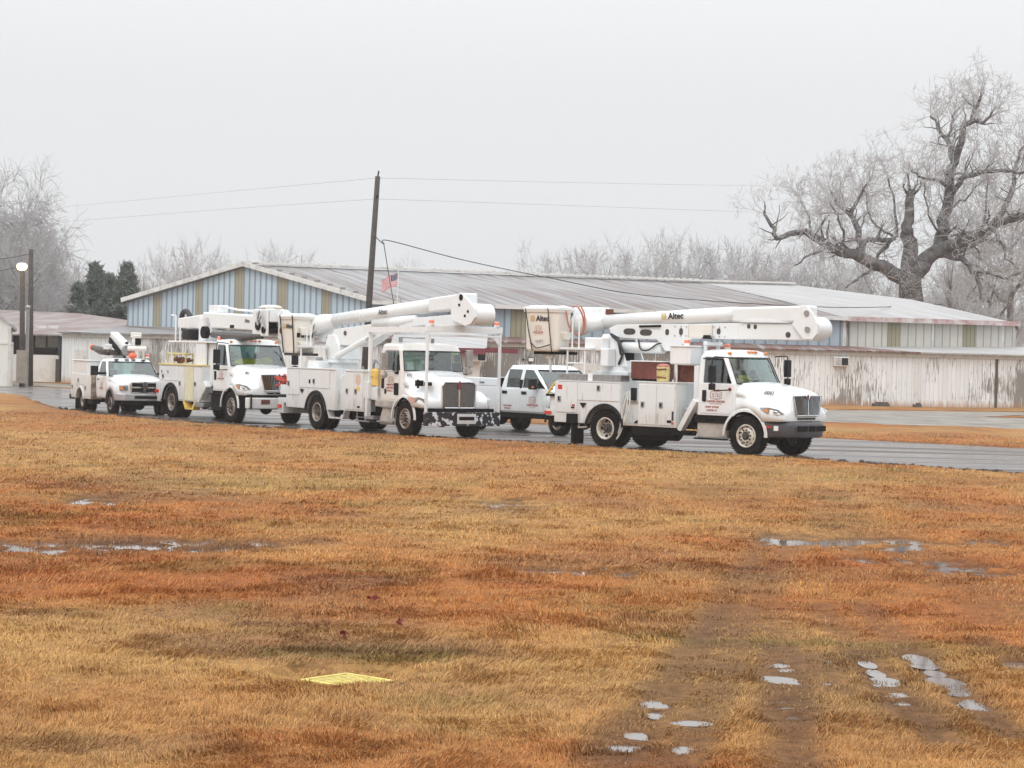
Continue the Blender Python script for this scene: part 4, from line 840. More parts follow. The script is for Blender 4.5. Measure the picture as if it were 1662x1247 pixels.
ORD=['first','second','third','fourth','fifth','sixth','seventh','eighth','ninth','tenth','eleventh','twelfth','thirteenth','fourteenth','fifteenth','sixteenth','seventeenth','eighteenth','nineteenth','twentieth']
def place(nm,px,pyt,Y,halfw,label,group,name='bare_tree'):
    a,b,zm,xm=protos[nm]; c=W(px,pyt,Y); e_=empty(name,(c.x,Y,0),random.uniform(0,6.28)); tag(e_,label,'tree',group)
    sz=c.z/zm; sx_=max(halfw/(F_PX/Y)/xm,sz*(.62 if nm[0]!='t' else .5))
    e_.scale=(sx_,sx_,sz)
    for q in (a,b):
        o=q.copy(); COL.objects.link(o); o.parent=e_
GL='bare trees behind the gable end'; GR_='frosted trees behind the long roof'
for i,(nm,px,py,Y,hw) in enumerate([('r3',243,412,195,22),('r1',264,418,200,26),('r2',290,392,185,24),('r3',316,400,190,24),('r1',338,394,195,22),('r2',356,416,205,26),('t1',226,428,180,10),('r3',378,424,200,22)]):
    place(nm,px,py,Y,hw,'%s slim bare tree from the left above the blue gable roof'%ORD[i],GL)
for i,(nm,px,py,Y,hw) in enumerate([('r1',418,408,190,26),('r3',446,400,185,30),('r2',480,404,190,32),('r1',506,416,200,22)]):
    place(nm,px,py,Y,hw,'%s round frosted tree from the left above the hall ridge'%ORD[i],GL)
for i,(px,py,lb) in enumerate([(655,420,'bare tree top with a straight stub just above the flag'),(712,437,'small twiggy tree top right of the flag over the ridge'),(782,440,'tiny bare tree top halfway along the hall ridge')]):
    place('t2' if i else 'r2',px,py,175,14,lb,None)
for i,(nm,px,py,Y,hw) in enumerate([('r1',884,400,185,24),('r2',915,408,180,34),('r3',952,402,180,36),('r1',988,395,175,40),('r2',1030,404,185,36),('r3',1066,384,170,46),('r1',1104,379,172,48),('r2',1140,392,175,38),('r3',1178,398,180,38),('r1',1206,396,170,34),('r2',1240,398,172,40),('r3',1268,410,180,34),('r1',1300,402,170,40),('r2',1225,402,165,36)]):
    place(nm,px,py,Y,hw,'%s pale frosted bare tree from the left over the long roof'%ORD[i],GR_)
for i,(nm,px,py,Y,hw) in enumerate([('r2',1345,395,172,46),('r3',1390,360,180,52),('r1',1430,370,175,50),('r2',1560,400,165,46),('r3',1600,330,172,60),('r1',1650,196,172,70),('r2',1690,260,165,70),('t1',1545,385,162,30),('r3',1640,430,150,44),('r1',1580,440,145,34),('r2',1530,445,165,36)]):
    place(nm,px,py,Y,hw,'%s frosted bare tree from the left among those behind the old oak'%ORD[i],'trees behind the oak')
for i,(nm,px,py,Y,hw) in enumerate([('w1',8,238,150,95),('w1',-60,250,152,90),('d1',40,330,140,60),('d2',78,372,148,50),('d1',10,400,138,60),('d2',52,430,138,46),('d1',100,400,160,38),('d2',118,425,150,34),('d1',70,440,138,44),('d2',-20,360,140,70),('w1',25,330,146,66),('w1',-10,262,156,80),('w1',22,285,154,60),('w1',-30,300,147,80),('d2',90,395,155,42)]):
    place(nm,px,py,Y,hw,('drooping' if nm=='w1' else 'dark twiggy')+' ice laden tree at the left edge, %s of the clump'%ORD[i],'ice laden trees at the left edge')
for i,(nm,px,py,Y,hw) in enumerate([('r2',900,412,192,30),('r1',938,414,195,30),('r3',972,404,190,34),('r2',1010,408,195,34),('r1',1050,394,182,36),('r2',1086,388,186,40),('r3',1122,392,188,38),('r1',1160,404,190,34),('r3',1192,404,186,34),('r1',1222,408,190,34),('r2',1256,408,188,36),('r3',1286,404,184,38),('r2',1318,398,186,40)]):
    place(nm,px,py,Y,hw,'%s from the left in the farther, fainter row of frosted trees over the long roof'%ORD[i],'farther frosted trees behind the long roof')
# --- cedars
NEEDLE=mat('cedar_foliage',(.05,.08,.05),.8,col2=(.19,.22,.2),scale=.9,thr=(.35,.7))
def cedar(px,pyt,Y,halfw,seed,label,lean=0,multi=()):
    r=np.random.default_rng(seed+60); c=W(px,pyt,Y); H=c.z; R=halfw/(F_PX/Y); e_=empty('cedar_tree',(c.x,Y,0)); tag(e_,label,'tree','cedars left of the hall')
    MB().tube([(0,0,-.3),(0,0,H*.5),(0,0,H*.95)],[.2,.12,.03],7).build('trunk',BARK2,e_,smooth=True)
    nb=330; S=[]; Q=[]
    for i in range(nb):
        f=r.random()**.8; z=H*(.06+.92*f); a=r.random()*6.283; L=R*1.7*(1.02-f)**.9*(.45+.65*r.random()); L=max(L,.25)
        tip=np.array([math.cos(a)*L,math.sin(a)*L,z+L*.28*(r.random()+.2)])
        for j in range(46):
            t=.15+.85*r.random(); p=np.array([0,0,z])*(1-t)+tip*t+r.normal(0,.13,3)*(.4+.6*t); d=r.normal(0,1,3); d[2]+=.9; d/=np.linalg.norm(d); q=p+d*.32*(.6+.7*r.random()); S.append((*p,*q,.05,.012))
    prisms('crown',S,NEEDLE,e_)
cedar(155,430,150,34,1,'dark cedar with a blunt top, left of the three cedars'); cedar(178,448,156,24,2,'narrow cedar squeezed between two broader cedars'); cedar(207,430,150,36,3,'pointed cedar nearest the blue gable end')
cedar(128,466,146,26,4,'low dark cedar nearest the drooping ice laden tree')
# far wood seen as one grey mass
t=[]; r=np.random.default_rng(9)
for k in range(15000):
    px=r.uniform(-60,230) if r.random()<.22 else (r.uniform(1280,1760) if r.random()<.45 else r.uniform(200,1300)); Y=r.uniform(200,240)
    x=(px-CX)/F_PX*Y; zt=r.uniform(0,1)**.6*(9.5 if 0<px-1280 or px<150 else 7.2)*(.8+.35*math.sin(px*.021)*math.sin(px*.0083+1)); d=np.array([r.normal(0,.5),r.normal(0,.4),1.]); L=r.uniform(.8,2.2)
    t.append((x,Y,zt,x+d[0]*L,Y+d[1]*L,zt+L,.03,.012))
o=prisms('far_wood',t,TW_PALE); tag(o,'far frosted wood reading as a grey mass behind the buildings','wood',kind='stuff')
# haze: freezing mist over the whole place
mb=MB().box(-420,420,-75,520,-1.2,42); hz=bpy.data.materials.new('haze_air'); hz.use_nodes=True; hz.node_tree.nodes.clear(); ho=hz.node_tree.nodes.new('ShaderNodeOutputMaterial'); hv=hz.node_tree.nodes.new('ShaderNodeVolumePrincipled')
hv.inputs['Color'].default_value=(.93,.94,.95,1); hv.inputs['Density'].default_value=.00045; hv.inputs['Anisotropy'].default_value=.2; hz.node_tree.links.new(hv.outputs[0],ho.inputs['Volume'])
tag(mb.build('haze',hz),'thin freezing mist hanging over the whole fairground','haze',kind='stuff')
# ------------------------------------------------------------------ vehicles
def wheel(root,x,y,r,wd,side,rim='rim_w',deep=False,dual=False,name='wheel'):
    """side -1 = the vehicle's right. Empty wheel > tyre, rim"""
    w_=empty(name,(x,y,r),0,root); s=side
    ri=r*.56; prof=[(ri,-wd*.42),(ri+.03,-wd*.5),(r*.86,-wd*.52),(r*.96,-wd*.44),(r,-wd*.3),(r,wd*.3),(r*.96,wd*.44),(r*.86,wd*.52),(ri+.03,wd*.5),(ri,wd*.42)]
    def tyre(off):
        mb=MB().lathe((0,off,0),prof,40)
        n=44
        for k in range(n):                # tread blocks on the shoulder
            a=2*math.pi*k/n; c,s_=math.cos(a),math.sin(a)
            for q in (-.36,.36):
                rr=r*.965; u=Vector((c,0,s_)); t_=Vector((-s_,0,c)); o=u*rr+Vector((0,off+q*wd,0))
                vs=[o+t_*a1+Vector((0,b1,0))+u*c1 for c1 in (0,r*.04) for a1,b1 in ((-.016,-.04),(.016,-.04),(.016,.04),(-.016,.04))]
                mb.add(vs,[(0,3,2,1),(4,5,6,7),(0,1,5,4),(1,2,6,5),(2,3,7,6),(3,0,4,7)])
        return mb
    mb=tyre(0); 
    if dual: m2_=tyre(-s*(wd*1.12)); mb.add(m2_.v,m2_.f)
    mb.build('tyre','rubber',w_,smooth=False)
    o=.5*wd*s
    mb=MB()
    if deep: mb.lathe((0,0,0),[(ri+.01,o*.86),(ri-.005,o*1.0),(ri-.03,o*.92),(ri-.05,o*.2),(ri*.86,-o*.25),(ri*.45,-o*.3),(ri*.42,-o*.1)],36)
    else: mb.lathe((0,0,0),[(ri+.01,o*.86),(ri-.005,o*1.02),(ri-.03,o*.95),(ri-.045,o*.45),(ri*.82,o*.5),(ri*.62,o*.95),(ri*.4,o*1.0),(ri*.38,o*.9)],36)
    mb.build('rim',rim,w_,smooth=True)
    hb=MB(); hy=o*(.95 if not deep else .45)
    hb.cyl((0,-o*.2,0),(0,hy,0),ri*.42,ri*.40,20).cyl((0,hy,0),(0,hy+.05*s,0),ri*.26,ri*.2,16)
    hb.build('hub','hub',w_,smooth=False)
    lg=MB(); R_=ri*(.55 if not deep else .62); yy=o*(1.0 if not deep else -.2)
    for k in range(10):
        a=2*math.pi*k/10+.1; lg.cyl((R_*math.cos(a),yy-.02*s,R_*math.sin(a)),(R_*math.cos(a),yy+.035*s,R_*math.sin(a)),.018,None,8)
    hh=ri*.8
    for k in range(10 if not deep else 5):
        a=2*math.pi*(k+.5)/(10 if not deep else 5); yq=o*(.62 if not deep else -.2); lg.ell((hh*math.cos(a),yq,hh*math.sin(a)),(.03 if not deep else .05,.012 if not deep else .02,.03 if not deep else .05),8,4)
    lg.build('bolt_ring','frame',w_)
    return w_
def interp(T,x):
    for i in range(len(T)-1):
        if x<=T[i+1][0] or i==len(T)-2:
            t=(x-T[i][0])/(T[i+1][0]-T[i][0]); t=min(1,max(0,t))
            def tang(j,k):
                if j<=0: return (T[1][k]-T[0][k])/(T[1][0]-T[0][0])
                if j>=len(T)-1: return (T[-1][k]-T[-2][k])/(T[-1][0]-T[-2][0])
                return (T[j+1][k]-T[j-1][k])/(T[j+1][0]-T[j-1][0])
            h=T[i+1][0]-T[i][0]; out=[]
            for k in range(1,len(T[0])):
                a,b=T[i][k],T[i+1][k]; m0,m1=tang(i,k)*h,tang(i+1,k)*h; t2,t3=t*t,t*t*t
                v=(2*t3-3*t2+1)*a+(t3-2*t2+t)*m0+(-2*t3+3*t2)*b+(t3-t2)*m1; v=min(max(v,min(a,b)-.02),max(a,b)+.02); out.append(v)
            return out
def nose(root,T,paint_,arch_r,arch_z,name='hood',n=40,sub=1):
    """bonnet and wings in one shell. T rows: x, centre top, shoulder half width, shoulder z, wing z, outer half width, low edge z"""
    x0,x1=T[0][0],T[-1][0]; vs=[]; fs=[]; m=0
    X=[x0+(x1-x0)*i/n for i in range(n+1)]
    for x in X:
        zt,wi,zs,zf,wo,zl=interp(T,x)
        zb=zl
        if abs(x)<arch_r: zb=max(zl,arch_z+math.sqrt(arch_r*arch_r-x*x))
        zb=min(zb,zf-.06)
        half=[(0,zt),(wi*.55,zt-.012),(wi*.92,zt-.05),(wi*1.02,zt-.13),(wi*1.05+.01,zs),((wi+wo)*.53,(zs*.25+zf*.75)),(wo*.93,zf),(wo,zf-.07),(wo+.004,(zf-.07)*.5+zb*.5),(wo,zb),(wo-.05,zb)]
        ring=[(-y,z) for y,z in half[::-1]]+half[1:]; m=len(ring)
        vs+=[(x,y,z) for y,z in ring]
    for i in range(n):
        for k in range(m-1): fs.append((i*m+k,i*m+k+1,(i+1)*m+k+1,(i+1)*m+k))
    fs.append(tuple(n*m+k for k in range(m)))
    mb=MB().add(vs,fs); return mb.build(name,paint_,root,smooth=True,subsurf=0)
def cab(root,levels,side_pts,paint_,roof_z,win,back_open=True,glass_m='glass',door_spans=(),rear_x=None,name='cab',crown=.06):
    """levels: (z, xb, w, xA, xc). side_pts: list of (x or None for the A pillar, glazed after?). win=(i,j) index band of levels that holds glass"""
    def ring(z,xb,w,xA,xc,inset=0):
        w=w-inset; pts=[(xb+inset,0,'B'),(xb+inset,-.62*w,''),(xb+.02+inset,-w+.07,''),(xb+.1,-w,'')]
        for x,op in side_pts: pts.append(((xA-.1 if x is None else x),-w,'S' if op else ''))
        pts+=[(xA+.02-inset*.5,-w+.06,'W'),((xA*.35+xc*.65)-inset,-.6*w,'W'),(xc-.015-inset,-.25*w,'W'),(xc-inset,0,'')]
        half=pts; full=half+[(x,-y,f) for x,y,f in half[-2:0:-1]]
        # flags on mirrored half: edge k->k+1 mirrors edge
        n=len(full); fl=['']*n
        for k in range(len(half)-1): fl[k]=half[k][2]; fl[n-1-k]=half[k][2]
        return [(x,y,z) for x,y,_ in full],fl
    rings=[ring(*l) for l in levels]; n=len(rings[0][0]); vs=[v for r_,_ in rings for v in r_]; fs=[]; fl=rings[0][1]
    for i in range(len(levels)-1):
        for k in range(n):
            if win[0]<=i<win[1] and (fl[k] in ('W','S') or (fl[k]=='B' and back_open)): continue
            fs.append((i*n+k,i*n+(k+1)%n,(i+1)*n+(k+1)%n,(i+1)*n+k))
    # crowned roof
    base=(len(levels)-1)*n; top=rings[-1][0]; cx=sum(p[0] for p in top)/n
    prev=base
    for s_,dz in ((.93,.5),(.7,.9),(.3,1.)):
        o=len(vs); vs+=[(cx+(p[0]-cx)*s_,p[1]*s_,levels[-1][0]+(roof_z-levels[-1][0])*dz) for p in top]
        fs+=[(prev+k,prev+(k+1)%n,o+(k+1)%n,o+k) for k in range(n)]; prev=o
    fs.append(tuple(prev+k for k in range(n)))
    fs.append(tuple(range(n-1,-1,-1)))
    c=MB().add(vs,fs).build(name,paint_,root,smooth=False)
    sol=c.modifiers.new('t','SOLIDIFY'); sol.thickness=.035; sol.offset=-1
    bv=c.modifiers.new('b','BEVEL'); bv.width=.018; bv.segments=2; bv.limit_method='ANGLE'; bv.angle_limit=math.radians(30)
    gr_=[ring(*levels[i],inset=.022)[0] for i in range(win[0],win[1]+1)]
    groups={}
    for i in range(len(gr_)-1):
        for k in range(n):
            if fl[k] in ('W','S') or (fl[k]=='B' and back_open):
                key=fl[k] if fl[k]!='S' else 'S%d'%k
                q=[gr_[i][k],gr_[i][(k+1)%n],gr_[i+1][(k+1)%n],gr_[i+1][k]]; groups.setdefault(key,MB()).add(q,[(0,1,2,3)])
    for k,mb in groups.items():
        mb.build({'W':'windshield','B':'rear_window'}.get(k,'side_window'),glass_m if k=='W' else ('sideglass' if k!='B' else glass_m),root,smooth=(k=='W'))
    # black rubber around windshield
    zi=levels[win[0]]; zj=levels[win[1]]
    a=ring(*zi)[0]; b=ring(*zj)[0]; ks=[k for k in range(n) if fl[k]=='W']; idx=sorted(set(ks+[(k+1)%n for k in ks]))
    lo=[Vector(a[k])+Vector((.012,0,.0)) for k in idx]; hi=[Vector(b[k])+Vector((.012,0,0)) for k in idx]
    MB().tube(lo+hi[::-1]+[lo[0]],.014,5).build('windshield_seal','strap',root)
    return c
def decal_su(root,x,y,z,w_,facing='side',text=True,mt='decal_red'):
    """hexagonal two-letter emblem with two lines of lettering under it, lying on a side panel (or on +x face)"""
    def P(u,v,dpt=0): return (x+u,y-dpt,z+v) if facing=='side' else (x+dpt,y+u,z+v)
    h=w_*.62; mb=MB()
    out=[(-w_/2,h*.30),(-w_*.40,h*.42),(0,h*.5),(w_*.40,h*.42),(w_/2,h*.30),(w_/2,-h*.30),(w_*.40,-h*.42),(0,-h*.5),(-w_*.40,-h*.42),(-w_/2,-h*.30)]
    n=len(out); t_=w_*.035
    inn=[(u*(1-2*t_/w_),v*(1-2*t_/h)) for u,v in out]
    for k in range(n):
        a,b,c,d=out[k],out[(k+1)%n],inn[(k+1)%n],inn[k]; mb.add([P(*a,.004),P(*b,.004),P(*c,.004),P(*d,.004)],[(0,1,2,3)])
    mb.add([P(-t_/3,-h*.5,.004),P(t_/3,-h*.5,.004),P(t_/3,h*.5,.004),P(-t_/3,h*.5,.004)],[(0,1,2,3)])
    Mx=sideM if facing=='side' else frontM
    for ch,u in (('S',-w_*.24),('U',w_*.24)):
        q=P(u,-h*.24,.003); mb.text(ch,h*.66,Mx(*q),.001,bold=.0)
    mb.build('emblem',mt,root)
    if text:
        q=P(0,-h*.5-w_*.2,.003); m2_=MB().text('SUMTER UTILITIES',w_*.19,Mx(*q),.001,bold=.002)
        q=P(0,-h*.5-w_*.32,.003); m2_.text('ELECTRICAL CONTRACTORS',w_*.08,Mx(*q),.001)
        m2_.build('lettering',mt,root)
def altec(root,M_,size,gold=True,ghost=False):
    """maker's mark: stacked gold bars and black lettering"""
    MB().text('Altec',size,M_,.002,'LEFT',bold=.012*size*2).build('maker_lettering','decal_black',root)
    mb=MB(); 
    for k in range(4):
        y0=size*(.02+.19*k); vs=[M_@Vector(v) for v in ((-size*.95,y0,.002),(-size*(.3-.0*k),y0,.002),(-size*.3,y0+size*.1,.002),(-size*.95,y0+size*.1,.002))]; mb.add(vs,[(0,1,2,3)])
    for a,b in ((-.95,-.85),(-.42,-.3)):
        vs=[M_@Vector(v) for v in ((size*a,0,.003),(size*b,0,.003),(size*b,size*.7,.003),(size*a,size*.7,.003))]; mb.add(vs,[(0,1,2,3)])
    mb.build('maker_mark','decal_gold',root)
def panel_door(root,x0,x1,z0,z1,y,paint_,latch=True,side=-1,lx=.5,lz=.5,name='compartment_door',label=None):
    o=MB().box(x0+.012,x1-.012,min(y,y+side*.018),max(y,y+side*.018),z0+.012,z1-.012).build(name,paint_,root,bevel=.006)
    if label: o['label']=label
    if latch:
        lx_=x0+(x1-x0)*lx; lz_=z0+(z1-z0)*lz; yy=y+side*.02
        MB().box(lx_-.055,lx_+.055,min(yy,yy+side*.022),max(yy,yy+side*.022),lz_-.075,lz_+.075).build('latch','steel',o,bevel=.008)
        MB().box(lx_-.022,lx_+.022,min(yy+side*.022,yy+side*.03),max(yy+side*.022,yy+side*.03),lz_-.045,lz_+.045).build('latch_cup','frame',o)
    return o
def body_side(root,x0,x1,z0,z1,y0,y1,paint_,arch=None,ar=.66,az=.5,name='compartment'):
    prof=[(x0,z0)]
    if arch is not None:
        dz=z0-az; dx=math.sqrt(max(.01,ar*ar-dz*dz)); a0=math.atan2(dz,-dx); a1=math.atan2(dz,dx)
        n=18
        for k in range(n+1):
            a=math.pi-(-0 if True else 0); t=a0+(a1-a0)*k/n if a0<a1 else a0-(a0-a1)*k/n
            prof.append((arch+ar*math.cos(t),az+ar*math.sin(t)))
    prof+=[(x1,z0),(x1,z1),(x0,z1)]
    return MB().prism(prof,y0,y1).build(name,paint_,root,bevel=.012)
def arch_flare(root,cx,cz,r,y,wd,side,a0=-10,a1=190,name='arch_flare',m='black'):
    mb=MB(); n=18; vs=[]
    for k in range(n+1):
        a=math.radians(a0+(a1-a0)*k/n); c,s_=math.cos(a),math.sin(a)
        for rr,yy in ((r,y),(r+.07,y),(r+.05,y+side*wd),(r-.01,y+side*wd)): vs.append((cx+rr*c,yy,cz+rr*s_))
    fs=[(i*4+k,i*4+(k+1)%4,(i+1)*4+(k+1)%4,(i+1)*4+k) for i in range(n) for k in range(4)]+[(3,2,1,0),tuple(n*4+k for k in range(4))]
    return mb.add(vs,fs).build(name,m,root,smooth=False)
def well(root,cx,cz,r,ya=1.12,yb=.62):
    for s in (-1,1):
        mb=MB(); n=16; vs=[(cx+rr*math.cos(math.pi*k/n),s*y,cz+rr*math.sin(math.pi*k/n)) for y,rr in ((ya,r),(yb,r),(yb,.02)) for k in range(n+1)]; m=n+1
        mb.add(vs,[(i*m+k,i*m+k+1,(i+1)*m+k+1,(i+1)*m+k) for i in range(2) for k in range(n)]).build('wheel_well','frame',root)
def chassis(root,xr,xf,tr=.9,axles=()):
    mb=MB()
    for s in (-1,1): mb.box(xr,xf,s*.43-.04,s*.43+.04,.58,.86)
    for x in np.arange(xr+.3,xf,1.1): mb.box(x-.05,x+.05,-.39,.39,.64,.8)
    mb.build('chassis_frame','frame',root)
    for x,r in axles:
        MB().cyl((x,-tr,r),(x,tr,r),.075,None,12).ell((x,.1,r),(.24,.2,.24),12,8).build('axle','frame',root)
    MB().cyl((xr+1.,0,.6),(xf-1.2,0,.65),.05,None,8).box(-1.4,-.3,-.3,.3,.42,.8).build('drivetrain','frame',root)
def person(frame,x,y,z,lean=0.0,turn=0.0,label='',hat=None,vest='hivis',arms='wheel',s=1.0):
    """seated figure: one continuous skinned body, vest and hair as children. x forward"""
    base=frame.w(x,y,z); r=empty('tmp',base,-frame.th+turn); bpy.data.objects.remove(r)
    V_=[(0,0,0),(.0,0,.22),(.02+lean*.3,0,.42),(.03+lean*.4,0,.52),(.06+lean*.5,0,.60),(.07+lean*.5,0,.72),
        (.02+lean*.3,-.19,.44),(.16+lean*.3,-.25,.20),(.40,-.18,.26),(.48,-.16,.28),
        (.02+lean*.3,.19,.44),(.16+lean*.3,.25,.20),(.40,.18,.26),(.48,.16,.28),
        (.42,-.13,.04),(.50,-.14,-.38),(.62,-.14,-.43),(.42,.13,.04),(.50,.14,-.38),(.62,.14,-.43)]
    E_=[(0,1),(1,2),(2,3),(3,4),(4,5),(2,6),(6,7),(7,8),(8,9),(2,10),(10,11),(11,12),(12,13),(0,14),(14,15),(15,16),(0,17),(17,18),(18,19)]
    R_=[.16,.15,.17,.065,.095,.10,.07,.05,.038,.045,.07,.05,.038,.045,.085,.055,.045,.085,.055,.045]
    me=bpy.data.meshes.new('person'); me.from_pydata(V_,E_,[]); o=bpy.data.objects.new('person',me); COL.objects.link(o); me.materials.append(M['cloth'])
    o.modifiers.new('k','SKIN'); 
    for i,q in enumerate(me.skin_vertices[0].data) if me.skin_vertices else []: q.radius=(R_[i],R_[i]*(1.2 if i in(1,2) else 1)); q.use_root=(i==0)
    su=o.modifiers.new('s','SUBSURF'); su.levels=su.render_levels=2
    o.location=base; o.rotation_euler=(0,0,-frame.th+turn); o.scale=(s,s,s)
    tag(o,label,'person')
    hx,hz=.07+lean*.5,.69
    MB().ell((hx,0,hz),(.095,.078,.12),14,10).ell((hx+.095,0,hz-.01),(.018,.014,.022),6,4).ell((hx,-.08,hz),(.02,.012,.03),6,4).ell((hx,.08,hz),(.02,.012,.03),6,4).build('face','skin',o,smooth=True)
    MB().ell((hx+.085,-.032,hz+.015),(.014,.014,.01),6,4).ell((hx+.085,.032,hz+.015),(.014,.014,.01),6,4).build('eyes','strap',o)
    if hat: MB().lathe((hx,0,hz+.03),[(.135,0),(.125,.01),(.11,.05),(.075,.1),(.0,.12)],16,'z').build('hard_hat',hat,o,smooth=True)
    else: MB().ell((hx-.015,0,hz+.035),(.1,.086,.105),12,8).build('hair','cloth',o,smooth=True)
    if vest:
        rows=[(-.02,.19,.2),(.1,.19,.2),(.25,.19,.215),(.4,.18,.24),(.47,.12,.2),(.52,.08,.09)]; vs=[];n=16
        for z_,a,b in rows:
            for k in range(n):
                t=2*math.pi*k/n; vs.append((a*math.cos(t)+.02+lean*.3*z_/.42,b*math.sin(t),z_))
        MB().add(vs,[(i*n+k,i*n+(k+1)%n,(i+1)*n+(k+1)%n,(i+1)*n+k) for i in range(len(rows)-1) for k in range(n)]).build('vest',vest,o,smooth=True)
    return o
def interior(root,x,zs,w_,xd,rows=1):
    MB().box(xd-.35,xd,-w_+.1,w_-.1,zs-.25,zs+.04).box(xd-.42,xd-.3,.2,w_-.2,zs-.1,zs+.09).build('dashboard','dash',root,bevel=.03)
    for s in (-1,1):
        o=MB().box(x-.25,x+.25,s*.5-.24,s*.5+.24,zs-.55,zs-.38).box(x-.36,x-.24,s*.5-.23,s*.5+.23,zs-.42,zs+.22).box(x-.35,x-.26,s*.5-.13,s*.5+.13,zs+.24,zs+.46).build('seat','seat',root,bevel=.03)
    pts=[(xd-.5+.07*math.sin(a),.5+.2*math.cos(a),zs-.0+.18*math.sin(a)) for a in [k*math.pi/10 for k in range(21)]]
    MB().tube(pts,.015,6,cap=False).cyl((xd-.35,.5,zs-.12),(xd-.5,.5,zs),.03,None,8).build('steering_wheel','strap',root)
def mirror_arm(root,x,y,z0,z1,side,xout=0,out=.32,mat_='black',h=.5):
    yo=y+side*out
    MB().tube(smooth_curve([(x,y,z1),(x+xout*.6,y+side*out*.7,z1+.02),(x+xout,yo,z1-.05),(x+xout,yo,z0+.05),(x+xout*.6,y+side*out*.7,z0-.02),(x,y,z0)],4),.016,6).build('mirror_bracket','black',root)
    o=MB().box(x+xout-.06,x+xout+.05,yo-.11,yo+.11,z0+.18,z0+.18+h).box(x+xout-.05,x+xout+.05,yo-.1,yo+.1,z0-.02,z0+.15).build('mirror',mat_,root,bevel=.025)
    return o
def beacon(root,x,y,z,name='beacon'):
    b=MB().cyl((x,y,z),(x,y,z+.06),.08,None,14).build(name,'decal_white',root); MB().cyl((x,y,z+.14),(x,y,z+.16),.07,None,14).build('cap','decal_white',b); MB().lathe((x,y,z+.06),[(.072,0),(.072,.08),(.05,.08)],14,'z').build('lens','beacon',b,smooth=True)
def icicles(root,p0,p1,n,seed,L=.16,name='icicles'):
    r=random.Random(seed); mb=MB(); p0,p1=Vector(p0),Vector(p1)
    for k in range(n):
        p=p0.lerp(p1,(k+r.random()*.8)/n)+Vector((0,r.uniform(-.03,.03),0)); mb.cyl(p,p-Vector((0,0,L*r.uniform(.3,1.2))),.012,.002,5)
    o=mb.build(name,'icem',root); o['kind']='stuff'; return o
M['icem']=mat('ice',(.62,.66,.68),.1,spec=.8,var=.3,scale=20)

# ============ lead truck: blue-free white bucket truck, grey plastic bumper (right of the picture)
def conventional_cab(root,paint_,W_=1.02,numbers=None):
    lv=[(.98,-1.66,W_,-.35,-.34),(1.3,-1.66,W_,-.40,-.30),(1.80,-1.66,W_,-.44,-.14),(2.14,-1.65,W_-.03,-.60,-.33),(2.46,-1.62,W_-.06,-.76,-.52),(2.56,-1.58,W_-.12,-.84,-.62)]
    cab(root,lv,[(-1.42,True),(None,False)],paint_,2.66,(2,4))
    interior(root,-1.15,1.78,W_,-.42)
def dura_nose(root,paint_):
    T=[(-.42,1.86,.90,1.62,1.50,1.00,.95),(-.2,1.86,.88,1.60,1.48,1.06,.95),(.1,1.82,.82,1.50,1.43,1.17,.62),(.45,1.77,.72,1.40,1.36,1.20,.86),(.72,1.72,.66,1.32,1.27,1.17,.90),(.93,1.65,.66,1.24,1.16,1.06,.90),(1.03,1.56,.64,1.14,1.08,.92,.91)]
    nose(root,T,paint_,.64,.52)
    # grille on the nose face
    g=MB(); gx=1.03
    g.add([(gx,-.60,1.53),(gx,.60,1.53),(gx+.03,.48,1.06),(gx+.03,-.48,1.06),(gx+.02,-.60,1.53),(gx+.02,.60,1.53),(gx+.05,.48,1.06),(gx+.05,-.48,1.06)],[(4,5,6,7),(0,4,7,3),(1,2,6,5),(0,1,5,4),(3,7,6,2)])
    g.build('grille_back','frame',root)
    mb=MB(); n=10
    for s in (-1,1):
        for k in range(n):
            f=.08+.88*k/(n-1); yt,yb=s*.60*f,s*.48*f; zt=1.53-(.10*(1-f*3) if f<.33 else 0)
            mb.tube([(gx+.03,yt,zt),(gx+.062,yb,1.06)],.0075,5)
    mb.tube([(gx+.035,-.62,1.54),(gx+.04,-.10,1.545),(gx+.05,0,1.42),(gx+.04,.10,1.545),(gx+.035,.62,1.54),(gx+.065,.50,1.05),(gx+.065,-.50,1.05),(gx+.035,-.62,1.54)],.016,6)
    mb.tube([(gx+.045,0,1.42),(gx+.07,0,1.05)],.016,6)
    mb.build('grille','chrome',root)
    MB().ell((gx+.05,0,1.52),(.02,.045,.06),12,8).build('badge','redbadge',root,smooth=True)
    mb=MB()
    for k in (-1,0,1): mb.box(gx+.0,gx+.03,k*.27-.11,k*.27+.11,.955,.99)
    mb.build('lower_slot','frame',root)
    for s in (-1,1):
        pr=[(.46,1.235),(.68,1.25),(.9,1.20),(1.0,1.09),(.90,1.055),(.66,1.085),(.50,1.17)]
        vs=[]; 
        for x,z in pr:
            wo=interp(T,x)[4]; vs.append((x,s*(wo+.006),z))
        o2=[(x+.0,y-s*.06,z) for x,y,z in vs]
        vs2=[(x+.012,y+s*.01,z) for x,y,z in vs]; n_=len(vs)
        h=MB().add(vs2+o2,[tuple(range(n_)),tuple(range(2*n_-1,n_-1,-1))]+[(i,(i+1)%n_,(i+1)%n_+n_,i+n_) for i in range(n_)]).build('headlight','lens',root)
        def inset(x0,x1,z0,z1): 
            ya,yb=interp(T,x0)[4]+.018,interp(T,x1)[4]+.018
            return [(x0+.012,s*ya,z0),(x1+.012,s*yb,z0),(x1+.012,s*(yb),z1),(x0+.012,s*ya,z1)]
        MB().add(inset(.60,.69,1.14,1.2),[(0,1,2,3)]).build('turn_lens','amber' ,h)
        MB().ell((.86,s*(interp(T,.86)[4]+.02),1.14),(.08,.03,.035),10,6).build('bulb_reflector','chrome',h,smooth=True)
    return T
